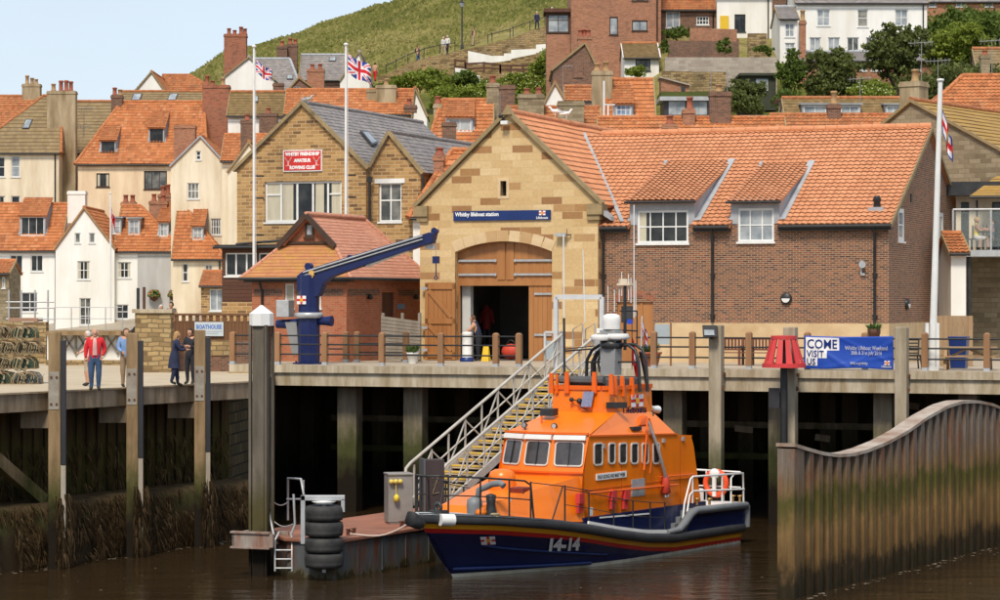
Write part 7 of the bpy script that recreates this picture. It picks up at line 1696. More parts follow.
YP,YS = 1.75,-1.05
def sup(name,polys,mat,sides=True,smooth=False): pass
m = MB(); hx(2.0, 9.2, YS-.1, YP+.12, .55, 1.42); m.build('cabin_base', MATS['navy'], bt)
m = MB(); a, b = on(600, 517.5, YP+.13), on(649, 513.5, YP+.13); m.bar(a, b, .03, .04); m.build('white_line', MATS['white'], bt)
sideP = [(2.1,1.42),(9.25,1.42),(9.05,2.72),(8.72,3.66),(3.62,3.5),(2.66,3.44),(2.7,3.38),(2.55,3.1)]
M('glassboat', (.03, .028, .028), (.08, .07, .065), 1.6, .08, spec=.8)
wins = []
for (a,b) in ((592.8,602.6),(607.6,615.2),(618.2,626.8),(630,638.2),(641,648.6),(652,659.6)):
    p,q = on(a,466 if a < 600 else 464.5,YP),on(b,442,YP); cx_ = (p.x+q.x)/2
    wins.append((min(p.x,q.x)+.02,min(p.z,q.z),max(p.x,q.x)-.02,max(p.z,q.z)))
def shell():
    m = MB()
    m.add([(x,YP,z) for x,z in sideP],[tuple(range(len(sideP)))[::-1]])
    m.add([(x,YS,z) for x,z in sideP],[tuple(range(len(sideP)))])
    m.add([(2.1,YP,1.42),(2.55,YP,3.1),(2.55,YS,3.1),(2.1,YS,1.42)],[(0,1,2,3)]); m.add([(2.55,YP,3.1),(2.7,YP,3.38),(2.7,YS,3.38),(2.55,YS,3.1)],[(0,1,2,3)]); m.add([(2.7,YP,3.38),(2.66,YP,3.44),(2.66,YS,3.44),(2.7,YS,3.38)],[(0,1,2,3)])
    return m
cyf = (YP+YS)/2; fw = YP-YS; f1,f2 = YS+fw*.3,YS+fw*.64
plan = [(-.27,YS),(.0,f1),(.0,f2),(-.22,YP)]
def fp(i,x,z): return V((x+plan[i][0],plan[i][1],z))
m = shell()
for i in range(3):
    m.add([fp(i,9.25,1.42),fp(i+1,9.25,1.42),fp(i+1,9.2,2.68),fp(i,9.2,2.68)],[(3,2,1,0)]); m.add([fp(i,9.2,2.68),fp(i+1,9.2,2.68),fp(i+1,8.93,3.72),fp(i,8.93,3.72)],[(3,2,1,0)])
FB = [(6.85,-.62),(6.85,1.05),(6.5,1.36),(4.3,1.3),(4.3,-.75)]; zf_ = 4.2
A = [fp(0,8.93,3.72),fp(1,8.93,3.72),fp(2,8.93,3.72),fp(3,8.93,3.72)]
P1 = V((8.72,YP,3.66)); Pa = V((3.62,YP,3.5)); Sa = V((3.62,YS,3.5)); S1 = V((8.72,YS,3.66))
T = [V((x,y,zf_+(.06 if x > 5 else .0))) for x,y in FB]
m.add([A[0],A[1],A[2],A[3],T[1],T[0]],[(0,1,5),(1,2,4),(1,4,5),(2,3,4)])
m.add([A[3],P1,T[2],T[1]],[(0,2,3),(0,1,2)]); m.add([P1,Pa,T[3],T[2]],[(0,1,2,3)]); m.add([Pa,Sa,T[4],T[3]],[(0,1,2,3)]); m.add([Sa,S1,A[0],T[0],T[4]],[(0,1,2,3,4)])
m.add([Pa,V((2.66,YP,3.44)),V((2.66,YS,3.44)),Sa],[(0,1,2,3)])
m.add([V((9.25-.22,YP,1.42)),V((9.2-.22,YP,2.68)),V((9.05,YP,2.72)),V((9.25,YP,1.42))],[(0,1,2,3)]); m.add([V((8.98,YP,2.68)),V((8.71,YP,3.72)),V((8.72,YP,3.66)),V((9.05,YP,2.72))],[(0,1,2,3)])
cab = m.build('wheelhouse', MATS['b_orange'], bt)
m = MB()
for i in range(3): m.bar(fp(i,9.23,2.66),fp(i+1,9.23,2.66),.06,.05); m.bar(fp(i,8.96,3.74),fp(i+1,8.96,3.74),.07,.06)
m.bar(V((8.72, YP+.01, 3.68)), V((3.62, YP+.01, 3.52)), .05, .05); m.build('edge_moulding', M('b_orange2', (.75, .13, .012), (.7, .12, .01), 1, .4), cab)
def rrect(c,ux,uy,w,h,r,n=4):
    pts = []
    for (sx,sy,a0) in ((1,1,0),(-1,1,pi/2),(-1,-1,pi),(1,-1,3*pi/2)):
        for i in range(n+1): a = a0+pi/2*i/n; pts.append(V(c)+V(ux)*(sx*(w/2-r)+r*cos(a))+V(uy)*(sy*(h/2-r)+r*sin(a)))
    return pts
def portwin(c,ux,uy,nrm,w,h,r=.08,fr=.05,parent=None,brow=False):
    c = V(c); ux = V(ux); uy = V(uy); nrm = V(nrm); o = rrect(c,ux,uy,w,h,r); i_ = rrect(c,ux,uy,w-2*fr,h-2*fr,max(.02,r-fr*.6)); n = len(o)
    m = MB(); vs = [p+nrm*.0 for p in o]+[p+nrm*.03 for p in o]+[p+nrm*.03 for p in i_]+[p-nrm*.0 for p in i_]
    m.add(vs,[(k*n+j,k*n+(j+1) % n,(k+1)*n+(j+1) % n,(k+1)*n+j) for k in range(3) for j in range(n)])
    w_ = m.build('window', M('winrim', (.62, .6, .55), (.5, .48, .44), 3, .4), parent)
    m = MB(); m.add([p+nrm*.012 for p in i_], [tuple(range(n))]); m.build('pane', MATS['glassboat'], w_)
    return w_
for (x0,z0,x1,z1) in wins:
    portwin(((x0+x1)/2,YP+.004,(z0+z1)/2),(-1,0,0),(.0,0,1),(0,1,0),x1-x0,z1-z0,.1,.045,cab)
for i in range(3):
    a,b,c,d = fp(i,9.2,2.68),fp(i+1,9.2,2.68),fp(i+1,8.93,3.72),fp(i,8.93,3.72); ux = (b-a).normalized(); uy = ((d-a)-ux*(d-a).dot(ux)).normalized(); nr = ux.cross(uy); cc = (a+b+c+d)/4
    if nr.x < 0: nr = -nr
    wd = (b-a).length; w_ = portwin(cc+nr*.006-uy*.03,ux,uy,nr,wd*.84,.72,.1,.04,cab)
    m = MB(); m.bar(cc+nr*.03-uy*.36, cc+nr*.03+uy*.3, .025, .05); m.build('wiper', MATS['black'], w_)
    m = MB(); top_ = cc+uy*.37+nr*.02; e = ux*wd*.46; m.hexa([top_-e-uy*.02, top_+e-uy*.02, top_+e-uy*.02-nr*.02, top_-e-uy*.02-nr*.02], [top_-e+uy*.12+nr*.06, top_+e+uy*.12+nr*.06, top_+e+uy*.12-nr*.02, top_-e+uy*.12-nr*.02]); m.hexa([top_-e-uy*.02+nr*.0, top_+e-uy*.02+nr*.0, top_+e+uy*.14+nr*.0, top_-e+uy*.14+nr*.0], [top_-e-uy*.02+nr*.1, top_+e-uy*.02+nr*.1, top_+e+uy*.1+nr*.1, top_-e+uy*.1+nr*.1]); m.build('window_brow', MATS['white'], cab)
m = MB(); zt_ = 4.93; b0 = [V((x,y,zf_)) for x,y in FB]; t0 = [V((x*.985+.05,y*.97,zt_)) for x,y in FB]; n = 5
m.add(b0+t0, [(i, (i+1) % n, n+(i+1) % n, n+i) for i in range(n)]+[tuple(range(n, 2*n))]); fbo = m.build('flying_bridge', MATS['b_orange'], bt)
m = MB()
for i in range(5): m.bar(t0[i]+V((0,0,.03)),t0[(i+1) % 5]+V((0,0,.03)),.09,.12)
m.build('coaming', MATS['b_orange2'], fbo)
m = MB()
for (px,ya,yb_,ly) in ((551.5,373,388,-.6),(557,374,388,-.3),(567,372,388,.1),(594.5,372,388,1.0),(611.5,374,389,1.3),(616,376,390,1.33),(622.5,376,391,1.33),(632,377,392,1.33)):
    if px < 600: p = onx(px,yb_,6.85); q = onx(px,ya,6.85)
    else: p = on(px,yb_,1.33); q = on(px,ya,1.33)
    w_ = .09 if px in (557,616) else .16; m.hexa([p+V((-.04,-w_/2,-.15)),p+V((.04,-w_/2,-.15)),p+V((.04,w_/2,-.15)),p+V((-.04,w_/2,-.15))],[q+V((-.03,-w_/2*.8,0)),q+V((.03,-w_/2*.8,0)),q+V((.03,w_/2*.6,0)),q+V((-.03,w_/2*.6,0))])
m.build('fin', MATS['b_orange2'], fbo)
m = MB(); m.box(4.7, 6.5, -.4, 1.15, zt_-.05, zt_+.3); m.tube([(6.6, -.5, zt_+.25), (6.6, 1.0, zt_+.25)], .12, 8); m.build('dark_screen', M('canvas', (.06, .06, .065), (.1, .1, .1), 2, .7), fbo, bevel=.05)
def fb_side(px,py): return on(px,py,1.345)
a = fb_side(623,414.5);
m = MB(); u_ = (V(FB[3]+(0,))-V(FB[2]+(0,))).normalized(); nr = V((-u_.y,u_.x,0)); nr = nr if nr.y > 0 else -nr
pl = V((FB[2][0],FB[2][1],0))
def on_fb(px,py):
    c,d = BF.ray(px,py); return c+d*((pl-c).dot(nr)/d.dot(nr))
a = on_fb(622.5, 415); m = MB(); text_mesh(m, 'Lifeboats', .3, a+nr*.015+V((0, 0, .03)), u_, UP, nr, .003, .004, sx=1.35); m.build('lettering', MATS['navy'], fbo)
c = on_fb(636.5,400.5); emblem(fbo,c+nr*.02,u_,UP,nr,.75,.36)
fr_u = V((0,1,0)); c = onx(588,399,6.87)
m = MB(); m.hexa([c+V((.1, -.16, -.22)), c+V((.1, .18, -.22)), c+V((.14, .18, -.22)), c+V((.14, -.16, -.22))], [c+V((.04, -.1, .22)), c+V((.04, .24, .22)), c+V((.08, .24, .22)), c+V((.08, -.1, .22))]); m.build('solar_panel', M('solar', (.25, .28, .4), (.15, .18, .3), 12, .2), fbo)
m = MB(); c = onx(571.5, 399.5, 6.95); m.ball(c, .07, 8, 6); c2 = onx(579.5, 401, 6.95); m.ball(c2, .09, 8, 6); m.bar(c, c2, .03); m.tube([c2, onx(581, 407, 6.95), onx(588, 410, 6.95)], .02, 5); m.build('horn', MATS['black'], fbo)
m = MB(); a, b = onx(606.5, 408, 6.86), onx(622, 402, 6.7); c = onx(607, 408, 6.7); m.hexa([c+V((.12, .05, 0)), c+V((-.3, .5, 0)), c+V((-.34, .46, 0)), c+V((.05, .0, 0))], [c+V((.12, .05, .17)), c+V((-.3, .5, .17)), c+V((-.34, .46, .17)), c+V((.05, .0, .17))]); m.build('dark_slot', MATS['black'], fbo)
m = MB(); pts = [on(645, 393, 1.2), on(646, 398, 1.2), on(648, 406, 1.2), on(653, 409, 1.2), on(658, 409.5, 1.2)]; m.tube(pts, [.09, .08, .08, .09, .12], 8); m.build('white_pipe', MATS['white'], fbo)
def searchlight(p,par,r=.09):
    m = MB(); m.lathe([(r*.5, -.1), (r, 0), (r, .04)], p, 12, 'x'); m.bar(p, V(p)-V((0.05, 0, r*1.6)), .03); s_ = m.build('spotlight', MATS['black'], par); m = MB(); m.lathe([(r*.8, .042), (0, .045)], p, 12, 'x'); m.build('lens', MATS['g_pale'], s_)
searchlight(onx(524.5,425,8.6),cab); searchlight(onx(554.5,426,8.4),cab); searchlight(on(651,414,1.3),cab,.1)
m = MB(); c = onx(549, 413, 7.6); m.hexa([c+V((-.15, -.22, -.06)), c+V((.15, -.22, -.08)), c+V((.15, .22, -.08)), c+V((-.15, .22, -.06))], [c+V((-.15, -.22, .14)), c+V((.12, -.22, .12)), c+V((.12, .22, .12)), c+V((-.15, .22, .14))]); m.build('roof_vent', MATS['black'], cab); m = MB(); m.tube([onx(541.5, 416, 8), onx(541.5, 425, 8)], .03, 5); m.build('hook', MATS['b_orange2'], cab)
a,b = on(596.5,478,YP+.02),on(626.5,473,YP+.02)
m = MB(); m.box(min(a.x, b.x), max(a.x, b.x), YP, YP+.03, (a.z+b.z)/2-.09, (a.z+b.z)/2+.09); nb = m.build('name_board', MATS['white'], cab)
m = MB(); text_mesh(m, 'RNLB GEORGE AND MARY WEBB', .15, (max(a.x, b.x)-.06, YP+.032, (a.z+b.z)/2-.055), (-1, 0, 0), UP, (0, 1, 0), .002, .002, sx=(abs(a.x-b.x)-.1)/2.35); m.build('lettering', MATS['black'], nb)
a, b = on(632, 496.5, YP+.02), on(645, 478, YP+.02); m = MB(); m.box(min(a.x, b.x), max(a.x, b.x), YP, YP+.02, b.z-.5, b.z); m.build('grey_panel', MATS['galv'], cab)
m = MB(); a,b = on(590,493,YP+.1),on(678,484.5,YP+.1); m.tube([a,b],.03,6); m.tube([on(660,477,YP+.06),on(694,474,YP+.06)],.02,6)
for q in (.05,.3,.55,.8): p = lerp(a,b,q); m.bar(p,p-V((0,.1,0)),.03)
m.build('grab_rail', MATS['b_orange2'], cab)
m = MB()
for x in (3.4,6.9): m.box(x,x+.02,YP,YP+.012,1.45,3.45)
m.box(2.3, 9.0, YP, YP+.013, 2.15, 2.17); m.build('plate_seam', M('seam', (.45, .1, .01), (.3, .07, .01), 5, .6), cab)
m = MB()
for x in (3.2,4.4,7.9): m.box(x,x+.12,YP,YP+.05,3.3,3.42)
m.build('side_fitting', MATS['galv'], cab)
m = MB()
for px,py in ((580,500.5),(613,497),(625.5,497)): c = on(px,py,YP+.07); m.box(c.x-.13,c.x+.13,YP,YP+.14,c.z-.08,c.z+.2); m.box(c.x-.12,c.x-.02,YP+.02,YP+.1,c.z-.34,c.z-.1); m.box(c.x+.03,c.x+.12,YP+.02,YP+.1,c.z-.34,c.z-.1)
m.build('red_kit', MATS['bred'], cab)
m = MB(); c = on(665.5, 482, YP+.1); m.lathe([(.02, .3), (.1, .15), (.16, -.3), (.05, -.38)], c, 10); m.build('red_bag', MATS['bagred'], cab)
m = MB()
for px,py in ((590.5,511),(667,492.5)): c = on(px,py,YP+.13); m.box(c.x-.11,c.x+.11,YP+.125,YP+.14,c.z-.13,c.z+.1)
m.build('white_label', MATS['white'], cab)
m = MB(); m.tube([on(648, 421, YP), on(657, 445, YP+.15), on(664, 470, YP+.15), on(666, 480, YP+.12)], .05, 6); m.build('boom', MATS['galv'], cab)
m = MB(); m.tube([on(647.5, 418, YP), on(644, 470, YP+.1)], .035, 6); m.tube([on(649, 418, YP), on(666, 474, YP+.15)], .03, 6); m.tube([on(646, 430, YP+.05), on(652, 455, YP+.1), on(650, 473, YP+.1)], .02, 5); m.build('strap', MATS['b_orange2'], cab)
m = MB(); c = on(638.5, 419, 1.4); m.hexa([c+V((-.35, -.2, -.1)), c+V((.3, -.2, -.1)), c+V((.3, .2, -.16)), c+V((-.35, .2, -.16))], [c+V((-.25, -.15, .12)), c+V((.1, -.15, .05)), c+V((.1, .15, .02)), c+V((-.25, .15, .08))]); m.build('orange_locker', MATS['b_orange2'], cab)
m = MB(); c = on(633, 429, 1.6); m.box(c.x-.3, c.x+.2, c.y-.12, c.y+.12, c.z-.04, c.z+.07); m.build('black_fitting', MATS['black'], cab)
m = MB()
zc0,zc1,zc2 = 2.55,2.38,1.92
a = [V((9.1,1.62,zc0)),V((9.1,-1.05,zc0)),V((10.2,-.9,zc1)),V((10.2,1.35,zc1))]
b = [V((9.1,1.85,1.3)),V((9.1,-1.3,1.3)),V((10.3,-1.15,1.4)),V((10.35,1.62,1.4))]
c = [V((12.6,.62,zc2)),V((12.6,-.62,zc2))]; d = [V((12.75,.85,1.6)),V((12.75,-.85,1.6))]
m.add(a,[(0,1,2,3)]); m.add([a[3],a[2],c[1],c[0]],[(0,1,2,3)]); m.add([b[0],b[3],a[3],a[0]],[(0,1,2,3)]); m.add([b[3],d[0],c[0],a[3]],[(0,1,2,3)]); m.add([d[0],d[1],c[1],c[0]],[(0,1,2,3)]); m.add([a[1],a[2],b[2],b[1]],[(0,1,2,3)]); m.add([a[2],c[1],d[1],b[2]],[(0,1,2,3)])
cr = m.build('coachroof', MATS['b_orange'], bt, bevel=.04)
c = onx(502,486,10.9); c = V((10.6,c.y,2.3)); p_ = onx(502,490,10.6)
hz_ = onx(502, 468.5, 10.6).z-2.0; m = MB(); m.lathe([(.38, 0), (.38, hz_*.72), (.33, hz_*.9), (.2, hz_*.98), (0, hz_)], (10.6, p_.y, 2.0), 16); m.build('hatch_dome', MATS['b_orange'], cr)
m = MB(); q_ = onx(521, 499, 10.9); m.box(10.7, 11.15, q_.y-.22, q_.y+.22, 2.05, 2.35); m.build('dark_hatch', M('hatchred', (.2, .03, .015), (.15, .02, .01), 3, .5), cr, bevel=.03)
m = MB()
for px,py in ((484.5,504),(506.5,504)): q_ = onx(px,py,11.6); m.box(11.55,11.62,q_.y-.13,q_.y+.13,q_.z-.1,q_.z+.16)
m.build('white_label', MATS['white'], cr)
m = MB(); pts = [on(x, y, 1.3) for x, y in ((556, 487), (559, 489.5), (563, 497), (563, 505), (560, 512), (554, 514))]; m.tube(pts, .07, 8); m.tube([on(530, 514, 1.2), on(547, 503, 1.3), on(562, 502, 1.3)], [.07, .08, .05], 8); m.tube([on(547.5, 485, 1.3), on(547.5, 516, 1.3)], .05, 6); m.build('anchor', MATS['galv'], bt)
m = MB(); pts = [onx(x, y, 12.4) for x, y in ((478, 499), (479, 490), (486, 487), (492, 484), (500, 483), (504, 486))]; m.tube(pts, .09, 8); c = onx(474.5, 501, 12.6); m.lathe([(.2, -.45), (.22, -.1), (.2, .05), (.05, .12)], c, 12); m.build('deck_cowl', MATS['fendgrey'], bt)
m = MB(); c = on(491, 507, .9); m.lathe([(.2, -.3), (.14, -.05), (.12, .1), (.15, .32), (.05, .36)], c, 12); m.build('capstan', MATS['black'], bt); m = MB(); c = on(481.5, 512, .7); m.ball(c, .17, 10, 6, 1.2, 1, .6); m.build('orange_float', MATS['b_orange'], bt)
m = MB(); c = on(495,516,1.2);
for i in range(3): m.torus(c+V((.03*i,.02*i,.03*i)),.14-.02*i,.025,14,5)
m.build('coiled_rope', MATS['netcord'], bt)
m = MB(); c = on(438, 510, .2); m.box(c.x-.18, c.x+.16, c.y-.2, c.y+.2, c.z-.25, c.z-.0); m.torus(c+V((0, 0, .08)), .1, .05, 12, 6, 'x'); m.build('bow_roller', MATS['k_frame'], bt)
def rail_y(x): return interp(BEAM,x)-.14
m = MB()
xs_ = [14.0,13.3,12.6,11.8];
for side in (1,-1):
    tp = lambda x,h: V((x,side*rail_y(x),sheer(x)+h))
    for x in (14.0,13.2,12.4,11.7,10.4): m.tube([tp(x,0),tp(x,1.0)],.028,6)
    m.tube([tp(x,1.0) for x in (14.2,14.0,13.2,12.4,11.9)]+[tp(11.7,.9),tp(11.6,0)],.03,6); m.tube([tp(x,.5) for x in (14.0,13.2,12.4,11.7)],.02,6)
    m.tube([tp(10.9,0),tp(10.5,.95)],.025,6)
    m.tube([tp(x,.97) for x in (11.7,10.4,9.1)],.014,5)
    for x in (9.3,8.0,6.9,5.9,5.0): m.tube([tp(x,.02),tp(x,.9)],.026,6); m.lathe([(.05,0),(.05,.06)],tp(x,0),6)
    m.tube([tp(x,.9) for x in (10.4,9.3,8.0,6.9,5.9,5.0)],.013,5); m.tube([tp(x,.47) for x in (10.4,9.3,8.0,6.9,5.9,5.0)],.011,5)
m.tube([V((14.2,rail_y(14.2),2.82)),V((14.45,0,2.82)),V((14.2,-rail_y(14.2),2.82))],.03,6)
for (x,y) in ((513,484),(516,484),(531,483.5),(534,484)): pass
m.build('bow_rail', MATS['black'], bt)
m = MB(); R2 = MATS['white']
def T2(pts,r=.032): m.tube([on(x,y,ly) for x,y,ly in pts],r,6)
yq = 2.05
T2([(682,527,yq),(684.5,503,yq),(690.5,479,yq),(693,476.5,yq),(743,473,yq),(743.5,503,yq)]); T2([(686,520,yq),(689.5,495,yq),(693,491,yq),(744,489,yq)]); T2([(692.5,477,yq),(692.5,503,yq)]); T2([(731,504,yq),(731,478,yq),(733.5,474.5,yq)])
for px in (706,718): pass
for x in (.0,1.1,2.2,3.1): m.tube([(x,-1.9,zt),(x,-1.9,zt+.95)],.03,6)
m.tube([(-.02,2.0,zt+.97),(-.05,0,zt+1.0),(-.02,-1.9,zt+.95),(3.1,-1.9,zt+.95)],.032,6); m.tube([(-.02,2.0,zt+.5),(-.02,-1.9,zt+.5),(3.1,-1.9,zt+.5)],.028,6)
for y in (-.9,.1,.8,1.4): m.tube([(-.03,y,zt),(-.03,y,zt+.98)],.03,6)
m.tube([(1.3,2.05,zt),(1.3,2.05,zt+1.0)],.03,6)
m.build('stern_rail', R2, bt)
m = MB(); m.box(.3, 2.0, -.6, .9, zt+.05, zt+.45); m.build('stern_locker', MATS['white'], bt, bevel=.04)
c = onx(716, 483, .15); m = MB(); m.torus(c, .36, .09, 22, 8, 'x'); lb = m.build('lifebuoy', M('buoy', (.8, .09, .02), (.7, .08, .02), 3, .5), bt)
m = MB()
for k in range(4): a = k*pi/2+pi/4; m.tube([c+V((-.1,.3*cos(a),.3*sin(a))),c+V((.0,.36*cos(a),.36*sin(a)))],.04,5)
m.build('band', MATS['white'], lb)
m = MB(); m.ball(c+V((.1, .0, .3)), .2, 12, 8, .5, .9, .8); m.tube([c+V((.12, .0, .2)), c+V((.12, .0, -.4))], .07, 8); m.build('light_canister', MATS['white'], bt)
m = MB()
for px in (697,709.5,733,740): c = on(px,503 if px < 720 else 500,yq); m.lathe([(.04,-.05),(.04,.1),(.09,.12),(.09,.15),(0,.16)],c,8)
m.build('brass_bollard', M('brass', (.6, .35, .12), (.5, .3, .1), 4, .35, .6), bt)
M('mastblack', (.02, .02, .022), (.035, .035, .036), 3, .4)
m = MB(); xm = 5.2
L_ = lambda px,py,x=xm: onx(px,py,x)
for dx in (0,-.45):
    m.tube([L_(586,388)+V((dx,0,0)),L_(587,360)+V((dx,0,0)),L_(592,350)+V((dx,0,0)),L_(600,345)+V((dx,0,0)),L_(628,345)+V((dx,0,0)),L_(635,350)+V((dx,0,0)),L_(638.5,362)+V((dx,0,0)),L_(640,392)+V((dx,0,0))],.052,8)
m.tube([L_(592,386),L_(592,362),L_(597,352),L_(604,349)],.045,8); m.tube([L_(600,372),L_(598,362),L_(602,350)],.04,8); m.tube([L_(586,362),L_(638,362)],.03,6); m.tube([L_(640,352,4.6),L_(645,375,4.2),L_(648,395,4.1)],.045,6)
m.build('arch_mast', MATS['mastblack'], bt)
m = MB(); m.hexa([L_(604, 375)+V((-.2, 0, 0)), L_(604, 375)+V((.2, 0, 0)), L_(618, 375)+V((.2, 0, 0)), L_(618, 375)+V((-.2, 0, 0))], [L_(603, 330)+V((-.2, 0, 0)), L_(603, 330)+V((.2, 0, 0)), L_(619, 330)+V((.2, 0, 0)), L_(619, 330)+V((-.2, 0, 0))]); m.build('grey_column', MATS['grey'], bt)
pxm = 77.0/F; cdome = L_(611.5,317)
m = MB(); m.lathe([(8.6*pxm, -.36), (9.0*pxm, -.15), (9.0*pxm, -.05), (8.2*pxm, .05), (5*pxm, .09), (0, .1)], cdome, 18); m.build('radar_dome', MATS['white'], bt)
m = MB(); c = L_(608, 331); m.box(c.x-.12, c.x+.12, c.y-.32, c.y+.3, c.z-.06, c.z+.08); c = L_(612, 337); m.lathe([(.3, -.07), (.36, 0), (.3, .1)], c+V((0, .2, 0)), 14); m.lathe([(.28, -.1), (.33, 0), (.28, .07)], c+V((0.2, -.25, 0)), 14); m.build('radar_scanner', MATS['white'], bt)
m = MB(); c = L_(612, 345); m.lathe([(.3, -.1), (.36, .05), (.26, .12)], c, 14); m.build('scanner_base', MATS['mastblack'], bt)
m = MB(); m.tube([L_(625, 350, 4.4), L_(625, 284, 4.4)], .05, 8); m.tube([L_(620, 311, 4.4), L_(637, 311, 4.4)], .025, 6); m.tube([L_(637, 311, 4.4), L_(637, 345, 4.4)], .025, 6); m.tube([L_(619, 330, 4.4), L_(638, 331, 4.4)], .025, 6); m.build('mast', MATS['mastblack'], bt)
m = MB(); c = L_(625, 285.5, 4.4); m.box(c.x-.1, c.x+.1, c.y-.22, c.y+.22, c.z-.0, c.z+.06); m.box(c.x-.08, c.x+.08, c.y-.12, c.y+.12, c.z+.06, c.z+.2); m.build('antenna_head', M('cream', (.7, .6, .45), (.6, .5, .38), 3, .5), bt)
m = MB()
for px,a,b in ((619.3,279,302),(621.7,272,296),(628.5,274,300),(631,278,303),(634,205,318),(635.8,280,316),(608,286,312),(614.5,290,312)): m.tube([L_(px,b,4.4),L_(px,a,4.4)],.014 if px != 634 else .018,5)
m.tube([onx(564, 318, 6.6), onx(563.5, 235, 6.6)], .022, 5); m.tube([onx(585, 322, 5.6), onx(583, 250, 5.6)], .016, 5); m.build('whip_antenna', MATS['white'], bt)
m = MB(); m.tube([onx(564.5, 378, 6.6), onx(564, 318, 6.6)], .04, 6); m.tube([onx(564.5, 351, 6.6), L_(590, 349)], .025, 5); m.tube([onx(564.5, 349, 6.6), L_(594, 346)], .015, 5); m.build('antenna_post', MATS['mastblack'], bt)
m = MB(); c = L_(630, 320, 4.4); m.box(c.x-.05, c.x+.05, c.y-.07, c.y+.07, c.z-.12, c.z+.02); m.build('blue_lamp', M('bluelamp', (.03, .08, .6), (.03, .07, .5), 3, .3), bt)
f1 = thing('small_flag', 'red flag hanging limp from the boat mast', 'flag', BF.T @ L_(632, 322, 4.2), 0); m = MB(); m.tube([(0, 0, -1.4), (0, 0, 0)], .012, 5); m.build('staff', MATS['mastblack'], f1); flagcloth(f1, (0, 0, -.45), .75, .75, 'red', .3, .9)
f2 = thing('small_flag', 'white flag with red cross on a slanting staff behind the boat mast', 'flag', BF.T @ L_(642, 316, 3.6), 0); m = MB(); m.tube([(-.06, 0, -2.2), (0, 0, 0)], .02, 5); m.build('staff', MATS['white'], f2); flagcloth(f2, (0, 0, -.1), .65, .45, 'rnli', 2.3, .9)
